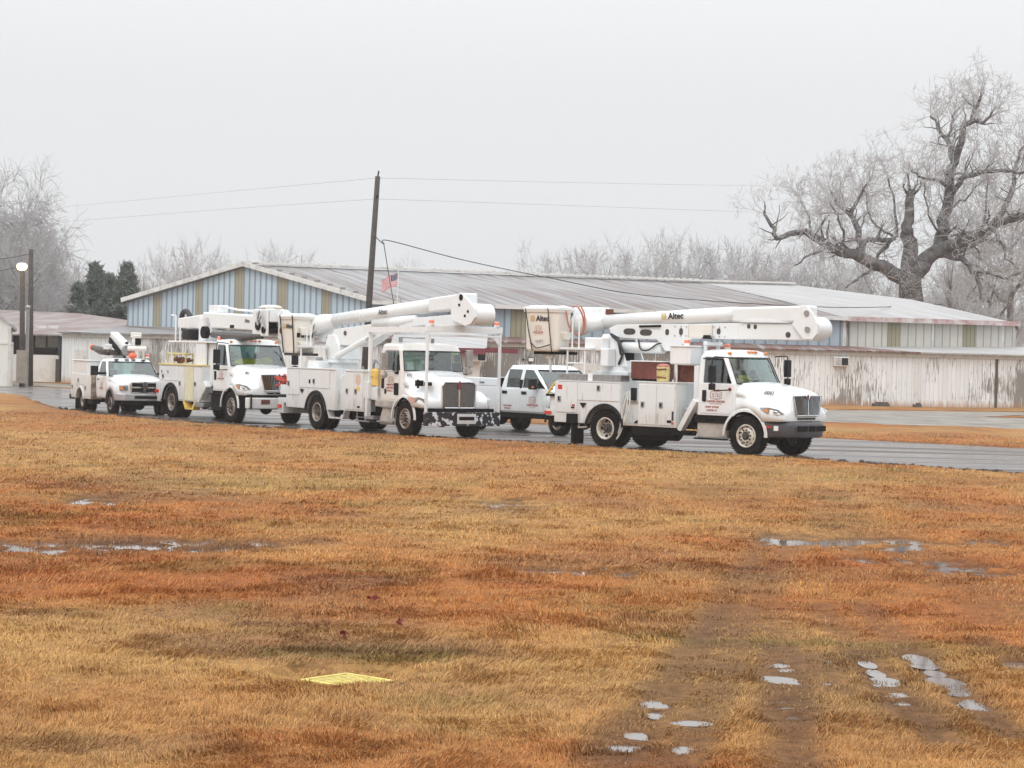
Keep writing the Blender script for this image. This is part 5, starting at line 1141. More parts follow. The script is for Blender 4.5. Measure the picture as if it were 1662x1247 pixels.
def bumper_plastic(root):
    n=24; vs=[]; Z=[(.50,-.03),(.56,.0),(.70,.02),(.80,.02),(.885,.0),(.90,-.06)]
    P_=[]
    for k in range(n+1):
        a=-1+2*k/n; y=1.17*math.sin(a*math.pi/2)**1 if False else 1.18*a; x=1.20-.62*abs(a)**3.2; P_.append((x,y))
    for z,dx in Z:
        for x,y in P_: vs.append((x+dx,y*(1 if dx>-.05 else .98),z))
    m=n+1; fs=[(i*m+k,i*m+k+1,(i+1)*m+k+1,(i+1)*m+k) for i in range(len(Z)-1) for k in range(n)]
    o=MB().add(vs,fs).build('bumper','gray',root,smooth=True); so=o.modifiers.new('t','SOLIDIFY'); so.thickness=.06; so.offset=-1
    MB().box(1.19,1.235,-.62,-.2,.66,.80).box(1.19,1.235,.2,.62,.66,.80).box(1.205,1.24,-.15,.15,.66,.80).build('bumper_opening','frame',root,bevel=.02)
    MB().box(.86,.98,-1.17,-1.145,.68,.80).build('bumper_sticker','decal_white',root).rotation_euler=(0,0,0)
    MB().box(.66,.80,-1.20,-1.17,.75,.79).build('reflector','redlens',root)
def lettering(root,s_,size,M_,m='decal_red',name='lettering'): MB().text(s_,size,M_,.001,bold=.002).build(name,m,root)
def cab_details(root,W_,T1m=False,h='black'):
    d=MB().box(-1.48,-.50,-W_-.012,-W_+.01,1.03,1.79).build('door','white' if h=='black' else 'beige',root,bevel=.012)
    MB().box(-1.42,-1.30,-W_-.05,-W_-.012,1.33,1.62).build('handle','black',d,bevel=.02)
    d2=MB().box(-1.48,-.50,W_-.01,W_+.012,1.03,1.79).build('door','white' if h=='black' else 'beige',root,bevel=.012)
    # window divider and frame
    MB().tube([(-.86,-W_+.01,1.83),(-.86,-W_+.055,2.42)],.022,6).build('window_divider','black',root)
    mb=MB()
    for y in (-.8,-.15,0,.15,.8): mb.ell((-.66-(.12 if abs(y)>.5 else 0),y,2.60 if abs(y)<.5 else 2.57),(.07,.055,.035),10,6)
    mb.build('roof_marker_light','amber',root,smooth=True)
def step_box(root,x0,x1,z0,z1,y0=-1.12,m='alu'):
    MB().box(x0,x1,y0,y0+.5,z0,z1).build('step_box',m,root,bevel=.02); MB().box(x0-.06,x1+.03,y0-.05,y0+.3,z1,z1+.045).box(x0-.05,x1+.02,y0-.08,y0+.1,z0-.05,z0-.01).build('step','frame',root,bevel=.008)

# ---------------- truck 1
t1=T1.root('bucket_truck'); tag(t1,'lead white bucket truck with grey plastic bumper and level folded boom','truck','utility trucks on the wet road')
chassis(t1,-6.1,.95,axles=((0,.51),(-4.48,.51)))
for s in (-1,1):
    wheel(t1,0,s*.98,.51,.30,s,'rim_w'); wheel(t1,-4.48,s*1.0,.51,.27,s,'rim_w',deep=True,dual=True)
conventional_cab(t1,'white'); dura_nose(t1,'white'); bumper_plastic(t1); cab_details(t1,1.02)
arch_flare(t1,0,.52,.61,-1.165,.03,-1,-2,182,m='white'); well(t1,0,.52,.61)
decal_su(t1,-1.0,-1.036,1.50,.36); lettering(t1,'HARRY BYRUM',.062,sideM(-1.12,-1.036,1.175)); lettering(t1,'SUMTER, SC',.062,sideM(-1.12,-1.036,1.09))
lettering(t1,'80083',.13,Matrix.Translation((.42,-.80,1.56))@Matrix.Rotation(math.radians(-5),4,'Z')@Matrix.Rotation(math.radians(72),4,'X')@Matrix.Rotation(math.radians(6),4,'Y'),'decal_black','unit_number')
MB().cyl((-.58,-1.034,1.66),(-.58,-1.04,1.66),.045,None,14).build('round_sticker','redlens',t1)
MB().box(-1.42,-.95,-1.045,-1.02,2.40,2.43).build('rain_gutter','black',t1)
mirror_arm(t1,-.52,-1.0,1.65,2.44,-1,xout=-.35,out=.40,h=.42); mirror_arm(t1,-.62,1.0,1.8,2.50,1,xout=.12,out=.42,h=.45)
step_box(t1,-1.50,-.60,.42,.80); MB().box(-1.62,-.5,-1.0,-.6,.86,.98).build('cab_sill','frame',t1)
MB().tube([(-.62,-.95,2.0),(-.2,-.5,1.87)],.008,5).tube([(-.25,0,1.87),(-.22,-.5,1.9)],.008,5).build('wiper','strap',t1)
# body
for s in (-1,1):
    a,b=(s*1.16,s*.74); y0,y1=min(a,b),max(a,b)
    body_side(t1,-6.15,-3.95,.62,1.72,y0,y1,'body',arch=-4.48,ar=.66,az=.50)
    body_side(t1,-3.38,-2.15,.62,1.76,y0,y1,'body')
    MB().box(-3.95,-3.38,min(s*.9,s*.74),max(s*.9,s*.74),.66,1.3).build('step_bay','body',t1)
    arch_flare(t1,-4.48,.50,.60,s*1.15,.05,s,5,175)
MB().box(-3.95,-3.38,-1.14,-.9,.62,.68).build('step','alu',t1); MB().box(-3.93,-3.4,-.93,-.9,1.2,1.27).build('step','alu',t1)
MB().box(-6.12,-2.17,-.74,.74,1.0,1.10).build('deck','body',t1)
MB().box(-6.2,-6.14,-1.16,1.16,.62,1.70).build('tail_panel','body',t1,bevel=.01)
MB().box(-3.75,-3.62,-1.0,-.905,1.28,1.6).build('dark_recess','black',t1)
for x0,x1,z0,z1,lx,lz in ((-6.13,-5.40,.88,1.70,.15,.45),(-5.40,-3.97,1.22,1.70,.5,.72),(-3.36,-2.77,.66,1.72,.25,.5),(-2.77,-2.17,.66,1.72,.25,.5)):
    panel_door(t1,x0,x1,z0,z1,-1.16,'body',lx=lx,lz=lz)
MB().box(-5.75,-5.38,-1.2,-1.1,.62,.86).box(-5.72,-5.40,-1.15,-1.13,.6,.9).build('outrigger_opening','frame',t1)
MB().box(-6.1,-3.95,-1.18,-.72,1.72,1.745).box(-3.38,-2.13,-1.18,-.72,1.76,1.785).build('body_top_rail','white',t1)
mb=MB()
mb.add([(-5.32,-1.185,1.16),(-5.08,-1.185,1.16),(-5.20,-1.185,1.02)],[(0,2,1)]); mb.build('vent','frame',t1)
MB().box(-6.08,-5.93,-1.182,-1.178,1.50,1.62).build('warning_sticker','redlens',t1)
for x,z,w_,h_,m_ in ((-2.35,.74,.14,.07,'frame'),(-2.24,.70,.07,.07,'decal_red'),(-2.24,.80,.06,.24,'decal_black'),(-5.55,1.0,.12,.05,'decal_black'),(-5.53,1.06,.1,.05,'decal_red')):
    MB().box(x-w_/2,x+w_/2,-1.184,-1.179,z,z+h_).build('sticker',m_,t1)
MB().prismx([(-1.1,.05),(-.62,.05),(-.62,.62),(-1.1,.62)],-5.66,-5.60).build('mud_flap','black',t1,bevel=.01)
MB().prismx([(1.1,.05),(.62,.05),(.62,.62),(1.1,.62)],-5.66,-5.60).build('mud_flap','black',t1,bevel=.01)
MB().box(-6.55,-6.2,-1.1,1.1,.78,.96).box(-6.5,-6.2,-1.0,-.3,.96,1.3).build('tail_shelf','body',t1,bevel=.01)
MB().box(-6.58,-6.22,-1.08,1.08,1.3,1.36).box(-6.50,-6.3,-.9,-.2,.5,.78).build('tail_bracket','frame',t1)
tl=MB().box(-6.57,-6.35,-1.13,-1.1,.82,.90).build('tail_light','redlens',t1)
MB().tube([(-6.55,-1.05,1.36),(-6.3,-1.05,1.65),(-6.18,-1.05,1.72)],.03,6).build('tail_grab','yellow',t1)
# outrigger leg by the cab, fuel tank, exhaust
MB().beam((-1.62,-1.0,1.35),(-2.1,-1.0,.56),.2,.14).build('outrigger_leg','white',t1,bevel=.01); MB().box(-2.3,-1.75,-1.1,-.8,.44,.56).box(-2.1,-1.5,-1.0,-.9,.50,.54).build('outrigger_foot','frame',t1)
MB().cyl((-3.6,-.85,.52),(-2.3,-.85,.52),.25,None,18).build('fuel_tank','frame',t1)
MB().tube([(-5.4,-1.05,.66),(-5.4,-1.1,.5),(-5.1,-1.1,.52)],.03,6).build('rear_outrigger','alu',t1)
# things welded to the deck: posts of the rest, white polymer box behind the cab, trays
MB().box(-2.63,-1.98,-.85,-.1,2.24,2.72).build('poly_bin','white',t1,bevel=.04); MB().box(-2.66,-1.95,-.88,-.07,2.70,2.74).build('bin_lid','white',t1,bevel=.01)
MB().box(-1.95,-1.8,-.7,.7,1.1,2.22).box(-1.9,-1.78,-.4,.3,2.75,2.84).tube([(-1.86,.2,2.2),(-1.86,.2,2.9)],.05,8).tube([(-1.86,-.35,2.2),(-1.86,-.35,2.86)],.05,8).build('boom_rest','white',t1,bevel=.01)
MB().prism([(-1.98,2.92),(-1.75,2.92),(-1.8,3.02),(-1.93,3.02)],-.35,.2).build('boom_cradle','black',t1)
beacon(t1,-2.35,-.5,2.74); beacon(t1,-1.95,.75,2.66)
for x0,x1 in ((-6.12,-5.15),(-4.95,-4.0)):
    MB().box(x0,x1,-1.12,-.75,1.75,1.92).build('tool_tray','steel',t1,bevel=.008)
MB().box(-5.13,-4.96,-1.1,-.8,1.75,1.95).build('small_tray','white',t1)
MB().cyl((-6.72,-.74,1.95),(-6.74,-.74,2.35),.035,.035,8).build('bucket_stand','body',t1)
# turret
MB().box(-5.3,-4.2,-.55,.55,1.1,2.02).build('pedestal','body',t1,bevel=.03); MB().cyl((-4.85,0,2.02),(-4.85,0,2.14),.52,None,28).build('turntable','boom',t1)
tur=MB().prism([(-5.3,2.14),(-4.35,2.14),(-4.5,2.5),(-4.75,3.0),(-5.2,3.0),(-5.35,2.6)],-.42,-.36).prism([(-5.3,2.14),(-4.35,2.14),(-4.5,2.5),(-4.75,3.0),(-5.2,3.0),(-5.35,2.6)],.36,.42).box(-5.25,-4.5,-.36,.36,2.14,2.3).build('turret','white',t1,bevel=.012)
MB().box(-5.15,-4.72,-.35,.35,2.3,2.85).build('turret_core','frame',t1)
MB().box(-5.55,-4.95,-.75,-.43,2.55,2.9).build('control_box','white',t1,bevel=.03); MB().box(-4.98,-4.72,-.78,-.44,2.14,2.62).build('valve_cover','white',t1,bevel=.03)
MB().tube([(-4.6,-.46,2.2),(-4.42,-.5,2.5),(-4.62,-.48,2.9),(-4.9,-.45,3.0)],.035,8).tube([(-4.85,-.46,2.95),(-4.6,-.5,2.8),(-4.5,-.5,2.45)],.03,8).build('turret_hose','hose',t1,smooth=True)
# lower boom (level) and its lift cylinder
lb=MB().prism([(-5.1,3.02),(-4.9,2.90),(-3.55,2.88),(-3.25,2.58),(-3.05,2.58),(-2.4,2.92),(1.0,2.93),(1.25,3.0),(1.25,3.12),(.9,3.34),(-1.2,3.34),(-2.5,3.30),(-4.9,3.26),(-5.15,3.16)],-.22,.02).build('lower_boom','boom',t1,bevel=.02)
MB().box(-2.5,-1.75,-.232,-.222,2.96,3.29).build('insulator_insert','bucket',lb)
mb=MB()
for x,z,a,b in ((-4.45,3.08,.20,.085),(-3.9,3.06,.20,.085),(-3.2,3.08,.06,.08),(-2.75,3.1,.06,.09),(-1.55,3.12,.06,.08),(-.62,3.26,.05,.06),(-.42,3.25,.05,.06)):
    n=16; mb.prism([(x+a*(abs(math.cos(2*math.pi*k/n))**.6)*(1 if math.cos(2*math.pi*k/n)>0 else -1),z+b*math.sin(2*math.pi*k/n)) for k in range(n)],-.228,-.2)
mb.cyl((.58,-.228,3.06),(.58,-.2,3.06),.075,None,14); mb.build('lightening_hole','redbox' if False else 'hub',lb)
mb=MB()
for x in (-2.95,-2.75,-2.58,-1.7,-1.52,-1.35):
    for z in (2.99,3.23): mb.cyl((x,-.24,z),(x,-.218,z),.016,None,6)
for z in np.linspace(2.98,3.27,8):
    for x in (-2.5,-1.75): mb.cyl((x,-.24,z),(x,-.218,z),.010,None,6)
mb.build('bolt','steel',lb)
MB().tube([(-4.9,-.1,2.66),(-3.4,-.1,2.66)],[.15,.15],18).build('lift_cylinder','boom',t1,smooth=False); MB().tube([(-3.4,-.1,2.66),(-3.15,-.1,2.68)],.08,12).build('cylinder_rod','chrome',t1)
MB().tube(smooth_curve([(-4.1,-.27,2.86),(-4.0,-.3,2.62),(-3.75,-.3,2.6),(-3.5,-.28,2.75),(-3.35,-.28,2.78)]),.022,6).build('boom_hose','hose',t1,smooth=True)
# elbow and upper boom
MB().cyl((1.22,-.26,3.22),(1.22,.35,3.22),.30,None,30).build('elbow','boom',t1,bevel=.02)
MB().prism([(.75,3.33),(.95,3.62),(.98,3.79),(1.16,3.79),(1.34,3.62),(1.5,3.35),(1.5,3.1),(1.36,2.95),(1.1,2.95),(.95,3.1)],-.32,-.27).build('elbow_plate','white',t1,bevel=.012)
MB().cyl((1.22,-.36,3.2),(1.22,-.32,3.2),.07,None,16).build('elbow_pin','steel',t1); MB().cyl((1.18,-.345,3.60),(1.18,-.32,3.60),.075,None,14).build('elbow_pin','steel',t1)
ub=MB().add([(-1.15,y,z) for y,z in ((-.24,3.36),(.14,3.36),(.14,3.74),(-.24,3.74))]+[(1.2,y,z) for y,z in ((-.26,3.38),(.16,3.38),(.16,3.80),(-.26,3.80))],[(3,2,1,0),(4,5,6,7),(0,1,5,4),(1,2,6,5),(2,3,7,6),(3,0,4,7)]).build('upper_boom','boom',t1,bevel=.06,seg=4)
MB().tube([(-6.0,-.05,3.30),(-2.0,-.05,3.52),(-1.1,-.05,3.56)],[.185,.20,.205],26).build('boom_tube','boom',t1,smooth=True)
MB().prism([(-.9,3.36),(.7,3.36),(.2,3.42),(-.6,3.42)],-.27,-.243).build('boom_rib','white',ub)
altec(t1,Matrix.Translation((-3.15,-.262,3.42))@Matrix.Rotation(math.radians(-3),4,'Y')@Matrix.Rotation(math.pi/2,4,'X'),.23)
MB().tube([(-4.1,-.25,3.22),(-3.4,-.25,3.24)],.03,6).build('boom_bracket','frame',t1)
icicles(t1,(-4.6,-.05,3.2),(-.6,-.05,3.36),130,4,.13); icicles(t1,(-2.3,-.1,2.93),(1.0,-.1,2.94),60,5,.08)
# jib knuckle and platform head, bucket
MB().tube([(-6.35,-.1,3.18),(-6.0,-.08,3.30),(-5.4,-.05,3.33)],[.30,.27,.2],18).build('boom_tip_shroud','boom',t1,smooth=True)
MB().box(-6.6,-5.55,.0,.35,3.42,3.72).box(-5.6,-5.45,-.02,.3,3.5,3.66).build('jib_head','white',t1,bevel=.04)
MB().box(-5.46,-5.4,-.0,.28,3.46,3.68).build('jib_end','rust',t1)
def bucket(root,x0,x1,y0,y1,z0,z1,step_z,alt=True):
    b=empty('bucket',(0,0,0),0,root)
    vs=[];n=0; rows=[(z0,.06),(z0+.05,.03),(z1-.12,.0),(z1-.12,-.035),(z1-.03,-.04)]
    def rr(ins,z):
        r_=.07; P=[]
        for cx_,cy_,a0 in ((x1-ins-r_,y1-ins-r_,0),(x0+ins+r_,y1-ins-r_,90),(x0+ins+r_,y0+ins+r_,180),(x1-ins-r_,y0+ins+r_,270)):
            for k in range(4): a=math.radians(a0+30*k); P.append((cx_+r_*math.cos(a),cy_+r_*math.sin(a),z))
        return P
    for z,i in rows: q=rr(i,z); n=len(q); vs+=q
    fs=[(i*n+k,i*n+(k+1)%n,(i+1)*n+(k+1)%n,(i+1)*n+k) for i in range(len(rows)-1) for k in range(n)]+[tuple(range(n-1,-1,-1))]
    MB().add(vs,fs).build('shell','bucket',b,smooth=False,bevel=.0)
    q=rr(-.05,z1-.06); q1=rr(-.05,z1-.01); q2=rr(.12,z1+.06); vs=q+q1+q2; r2=random.Random(2)
    vs=[(x,y,z+(r2.uniform(-.012,.012) if i>=n else 0)) for i,(x,y,z) in enumerate(vs)]
    MB().add(vs,[(k,(k+1)%n,(k+1)%n+n,k+n) for k in range(n)]+[(k+n,(k+1)%n+n,(k+1)%n+2*n,k+2*n) for k in range(n)]+[tuple(range(2*n,3*n))]).build('soft_cover','white',b,smooth=False)
    return b
bx0,bx1,by0,by1,bz0,bz1=-7.45,-6.28,-1.02,-.42,2.50,3.68
BK=bucket(t1,bx0,bx1,by0,by1,bz0,bz1,3)
altec(t1,sideM(bx0+.42,by0-.012,3.32),.21)
decal_su(t1,bx0+.50,by0-.012,3.12,.24); lettering(t1,'QUIET',.1,sideM(bx0+.55,by0-.02,2.74),'steel','small_lettering')
for xa,xb in ((.06,.32),(.86,1.0)): MB().tube([(bx0+xa,by0-.05,bz1-.02),(bx0+xa*.6+xb*.4,by0-.03,3.1),(bx0+xb,by0-.02,2.5)],.015,5).build('strap','strap',BK)
MB().tube(smooth_curve([(bx0+.28,by0-.03,2.72),(bx0+.45,by0-.05,2.6),(bx0+.62,by0-.05,2.60),(bx0+.95,by0-.04,2.68)]),.016,5).build('strap','strap',BK)
MB().prismx([(by0+.16,3.02),(by0+.48,3.02),(by0+.42,2.82),(by0+.22,2.82)],bx1-.03,bx1+.12).build('bucket_step','bucket',BK,bevel=.02)
MB().tube(smooth_curve([(bx1+.04,by0+.3,3.6),(bx1+.1,by0+.36,3.2),(bx1+.2,by0+.5,3.0),(bx1+.35,by0+.62,3.02),(bx1+.38,by0+.62,3.4),(bx1+.3,by0+.5,3.7),(bx1+.15,by0+.45,3.72)]),.022,6).tube(smooth_curve([(bx1+.3,by0+.6,3.75),(bx1+.42,by0+.62,3.5),(bx1+.40,by0+.64,3.1),(bx1+.3,by0+.62,3.0)]),.022,6).build('hoist_rope','rope',BK,smooth=True)
MB().box(bx0+.25,bx1+.1,by0+.12,by1+.15,2.42,2.5).build('platform_bracket','frame',t1)
MB().prism([(-7.0,2.5),(-6.5,2.5),(-6.68,2.3),(-6.82,2.3)],-.8,-.68).build('funnel_bracket','body',t1)
# access ladder rails & grab rails at the turret
MB().tube([(-6.0,-.9,1.75),(-6.0,-.9,2.56),(-5.3,-.9,2.6)],.03,6).tube([(-5.85,-.9,2.56),(-5.85,-.9,3.45),(-5.62,-.9,3.45),(-5.62,-.9,2.6)],.022,6).tube([(-5.4,-.9,1.75),(-5.4,-.9,2.6)],.03,6).tube([(-6.0,-.9,2.2),(-5.4,-.9,2.2)],.025,6).build('grab_rail','white',t1)
MB().box(-6.25,-5.2,-.95,-.5,2.56,2.62).build('catwalk','body',t1,bevel=.008)
MB().tube(smooth_curve([(-3.85,-1.0,1.5),(-3.9,-1.1,1.1),(-3.95,-1.15,.5),(-4.05,-1.18,.25),(-3.9,-1.18,.45),(-3.8,-1.12,1.0),(-3.8,-1.05,1.45)]),.012,5).tube(smooth_curve([(-3.8,-1.0,1.52),(-3.7,-1.1,1.2),(-3.85,-1.17,.6),(-3.95,-1.18,.35)]),.012,5).tube(smooth_curve([(-3.82,-1.0,1.5),(-3.98,-1.1,1.3),(-3.9,-1.17,.8),(-4.0,-1.18,.4)]),.012,5).build('hanging_rope','bucket',t1)
# things carried on the lead truck
def on(frame,name,x,y,z,label,cat,group=None,rz=0):
    e_=empty(name,frame.w(x,y,z),-frame.th+rz); tag(e_,label,cat,group); e_.scale=(frame.s,)*3; return e_
r_=on(T1,'tool_chest',-3.42,-.55,1.79,'large oxide red steel chest standing on the lead truck body','tool chest')
MB().box(-.5,.5,-.25,.3,.05,.5).build('chest','redbox',r_,bevel=.01); MB().box(-.52,.52,-.27,.32,.5,.53).build('lid','white',r_,bevel=.006)
mb=MB()
for k in range(9): mb.box(-.46+.11*k,-.43+.11*k,-.24,.28,0,.05)
mb.build('skid','frame',r_)
r_=on(T1,'water_cooler',-2.72,-.98,1.79,'pale yellow drink cooler with red lid beside the red chest','cooler')
MB().lathe((0,0,0),[(0,0),(.15,0),(.165,.02),(.175,.12),(.165,.13),(.175,.16),(.18,.36),(.17,.38),(.0,.38)],8,'z').build('body','paleyellow',r_,bevel=.012)
MB().lathe((0,0,.38),[(.175,0),(.16,.05),(.08,.08),(0,.085)],8,'z').build('lid',mat('faded_red_plastic',(.6,.22,.18),.5,var=.3),r_); MB().tube([(-.17,-.1,.1),(0,-.185,.12),(.17,-.1,.1)],.02,5).tube([(-.17,-.1,.33),(0,-.185,.31),(.17,-.1,.33)],.02,5).build('strap','redbox',r_)
r_=on(T1,'rusty_plate',-2.3,-.5,1.79,'rusty orange steel sheet standing behind the cab of the lead truck','steel sheet')
MB().box(-.28,.28,-.03,.0,0,.44).box(-.28,-.25,-.06,.03,0,.44).build('sheet','rust',r_)
person(T1,-1.12,-.5,1.32,turn=0,label='passenger in yellow safety vest at the side window of the lead truck',lean=0)
person(T1,-1.02,.5,1.32,turn=0,label='driver behind the steering wheel of the lead truck in dark clothes',vest=None)
r_=on(T1,'folded_vest',-.62,-.45,1.83,'crumpled yellow safety vest on the lead truck dashboard','vest'); MB().ell((0,0,.07),(.14,.25,.13),12,8).ell((.02,.22,.05),(.1,.16,.08),10,6).build('cloth','hivis',r_,smooth=True)

# ---------------- truck 2: beige-white, flat steel bumper carrying an overhead frame
t2=T2.root('bucket_truck'); tag(t2,'middle white bucket truck with chipped black bumper and overhead front frame','truck','utility trucks on the wet road')
chassis(t2,-6.8,1.0,axles=((0,.51),(-5.1,.51)))
for s in (-1,1):
    wheel(t2,0,s*.98,.51,.30,s,'rim_d'); wheel(t2,-5.12,s*1.0,.51,.27,s,'rim_d',deep=True,dual=True)
lv=[(.98,-1.62,1.04,-.33,-.26),(1.35,-1.62,1.04,-.33,-.26),(1.86,-1.62,1.04,-.36,-.24),(2.14,-1.62,1.03,-.42,-.30),(2.42,-1.60,1.02,-.48,-.36),(2.56,-1.58,1.0,-.58,-.46)]
cab(t2,lv,[(-1.30,True),(None,False)],'beige',2.66,(2,4)); interior(t2,-1.1,1.84,1.0,-.38)
cab_details(t2,1.04,h='b')
T=[(-.34,1.88,.92,1.6,1.42,.96,.95),(-.1,1.87,.84,1.5,1.38,1.02,.95),(.1,1.84,.78,1.38,1.34,1.16,.62),(.4,1.76,.68,1.26,1.30,1.21,.80),(.65,1.72,.60,1.16,1.20,1.20,.86),(.88,1.65,.56,1.10,1.10,1.13,.84),(.99,1.58,.54,1.04,1.0,1.0,.84)]
nose(t2,T,'white',.62,.52); arch_flare(t2,0,.52,.60,-1.17,.03,-1,-2,182,m='white'); well(t2,0,.52,.61)
MB().prismx([(-.54,1.47),(-.46,1.55),(.46,1.55),(.54,1.47),(.52,.90),(.46,.86),(-.46,.86),(-.52,.90)],.99,1.035).build('grille',mat('grille_mesh',(.2,.19,.18),.45,metal=.5,var=.45,scale=40),t2,bevel=.01)
MB().tube([(1.04,-.55,1.47),(1.04,-.47,1.565),(1.04,.47,1.565),(1.04,.55,1.47),(1.04,.53,.9),(1.04,.47,.85),(1.04,-.47,.85),(1.04,-.53,.9),(1.04,-.55,1.47)],.022,6).tube([(1.045,0,1.5),(1.05,0,.84)],.028,6).build('grille_surround','chrome',t2)
MB().prismx([(-.05,1.42),(0,1.34),(.05,1.42),(.06,1.54),(0,1.62),(-.06,1.54)],1.04,1.075).build('badge','redbadge',t2,bevel=.01)
for s in (-1,1):
    pr=[(.56,1.12),(.76,1.14),(.92,1.08),(.97,.95),(.82,.93),(.64,.99)]; vs=[]
    for x,z in pr: vs.append((x+.01,s*(interp(T,x)[4]+.02),z))
    n_=len(vs); h=MB().add(vs+[(x,y-s*.08,z) for x,y,z in vs],[tuple(range(n_)),tuple(range(2*n_-1,n_-1,-1))]+[(i,(i+1)%n_,(i+1)%n_+n_,i+n_) for i in range(n_)]).build('headlight','lens',t2)
    pr=[(.40,1.14),(.55,1.13),(.62,1.0),(.52,.96)]; vs=[(x,s*(interp(T,x)[4]+.016),z) for x,z in pr]; MB().add(vs+[(x,y-s*.05,z) for x,y,z in vs],[(0,1,2,3),(7,6,5,4),(0,4,5,1),(1,5,6,2),(2,6,7,3),(3,7,4,0)]).build('turn_light',mat('pale_amber_%d'%s,(.8,.3,.16),.2),t2)
MB().box(1.16,1.28,-1.24,1.24,.36,.74).build('bumper','chipped',t2,bevel=.012); MB().box(1.281,1.288,-.2,.42,.42,.70).build('bumper_plate','white',t2); MB().box(1.289,1.294,-.14,.36,.52,.62).build('plate_recess','frame',t2)
MB().box(1.0,1.16,-1.1,1.1,.70,.84).build('bumper_bracket','frame',t2)
for s in (-1,1): MB().box(1.19,1.27,s*1.2-.03,s*1.2+.03,.74,2.96).build('frame_post','white',t2,bevel=.006)
MB().box(1.18,1.28,-1.25,1.25,2.96,3.14).box(1.19,1.27,-1.16,1.16,2.84,2.90).build('frame_beam','white',t2,bevel=.008)
for s in (-1,1): MB().beam((1.18,s*1.2,3.02),(-2.4,s*1.02,3.0),.08,.16).build('side_rail','white',t2); beacon(t2,1.23,s*1.08,3.14)
MB().prism([(1.18,2.84),(1.18,2.6),(1.05,2.84)],-1.18,-1.16).prismx([(1.16,2.84),(.95,2.84),(1.16,2.62)],1.2,1.26).build('gusset','white',t2)
MB().box(-2.3,-2.2,-1.02,-.94,1.36,2.95).box(-2.3,-2.2,-.94,.94,2.88,2.96).box(-2.3,-2.2,.94,1.02,1.36,2.95).build('rear_frame_post','white',t2)
MB().tube([(-1.2,-.6,2.6),(-1.2,-.6,2.8)],.06,8).tube([(-.75,.2,2.6),(-.75,.2,2.78)],.05,8).tube([(-1.2,-.6,2.8),(-.4,-.2,2.78)],.02,6).build('roof_stack','steel',t2)
decal_su(t2,-.92,-1.058,1.58,.30); lettering(t2,'HARRY BYRUM',.06,sideM(-.98,-1.058,1.33)); lettering(t2,'SUMTER, SC',.06,sideM(-.98,-1.058,1.25))
lettering(t2,'8703',.12,Matrix.Translation((-.12,-.93,1.70))@Matrix.Rotation(math.radians(6),4,'Z')@Matrix.Rotation(math.pi/2,4,'X'),'decal_black','unit_number')
MB().box(-.74,-.50,-1.075,-1.05,1.16,1.50).build('kick_window','frame',t2,bevel=.02); MB().box(-1.25,-1.17,-1.08,-1.05,1.18,1.32).build('door_lock','black',t2,bevel=.01)
MB().prism([(-.78,1.86),(-.52,1.86),(-.52,1.74),(-.70,1.76)],-1.07,-1.05).build('door_notch','frame',t2)
MB().tube([(-1.5,-1.1,1.12),(-1.5,-1.12,1.9)],.02,6).build('grab_handle','steel',t2)
MB().box(.33,.43,-1.02,-.80,1.44,1.60).box(.45,.75,-.80,-.72,1.46,1.56).build('hood_vent','frame',t2)
MB().box(.28,.33,-.93,-.88,1.38,1.62).build('air_intake','black',t2)
MB().tube([(-.55,-1.04,2.40),(-.9,-1.28,2.40),(-.9,-1.28,1.8),(-.55,-1.04,1.84)],.016,6).tube([(-.55,-1.05,2.38),(-.82,-1.2,1.86)],.012,6).build('mirror_bracket','steel',t2)
MB().box(-.98,-.88,-1.40,-1.18,1.85,2.35).ell((-.93,-1.28,1.72),(.06,.11,.1),12,8).build('mirror','alu',t2,bevel=.012)
mirror_arm(t2,-.5,1.04,1.8,2.42,1,xout=.0,out=.26,mat_='alu')
# stepped aluminium tank fairing under the cab
MB().prism([(-1.75,.98),(-.5,.98),(-.52,.80),(-.60,.30),(-1.45,.30),(-1.5,.36),(-1.3,.80),(-1.75,.80)],-1.08,-.6).build('step_fairing','alu',t2,bevel=.015); MB().box(-1.5,-.62,-1.16,-1.06,.36,.41).box(-1.35,-.58,-1.14,-1.06,.79,.83).build('step','steel',t2)
MB().box(-1.72,-.5,-1.02,-.6,.90,.99).build('cab_sill','beige',t2)
for s in (-1,1):
    y0,y1=sorted((s*1.16,s*.74))
    body_side(t2,-6.95,-3.95,.60,1.80,y0,y1,'body',arch=-5.12,ar=.66,az=.50); body_side(t2,-3.35,-2.28,.62,1.78,y0,y1,'body')
    arch_flare(t2,-5.12,.50,.60,s*1.15,.05,s,5,175)
    MB().prism([(-3.95,.62),(-3.35,.62),(-3.35,1.78),(-3.55,1.78),(-3.95,1.5)],min(s*1.0,s*.74),max(s*1.0,s*.74)).build('angled_compartment','body',t2)
for x0,x1,z0,z1,lx,lz in ((-6.93,-6.15,.98,1.76,.14,.45),(-6.15,-4.3,1.22,1.76,.5,.4),(-3.33,-2.82,.66,1.74,.25,.5),(-2.82,-2.30,.66,1.74,.25,.5)): panel_door(t2,x0,x1,z0,z1,-1.16,'body',lx=lx,lz=lz)
MB().box(-6.97,-3.95,-1.19,-.72,1.80,1.83).box(-3.37,-2.25,-1.19,-.72,1.78,1.81).build('body_top_rail','white',t2)
MB().prism([(-2.72,1.64),(-2.66,1.70),(-2.50,1.70),(-2.44,1.64),(-2.44,1.46),(-2.58,1.36),(-2.72,1.46)],-1.184,-1.179).build('shield_sticker',mat('peach_decal',(.75,.55,.42),.5,var=.3,scale=30),t2); MB().box(-2.68,-2.48,-1.184,-1.179,1.22,1.33).build('yellow_sticker','yellow',t2)
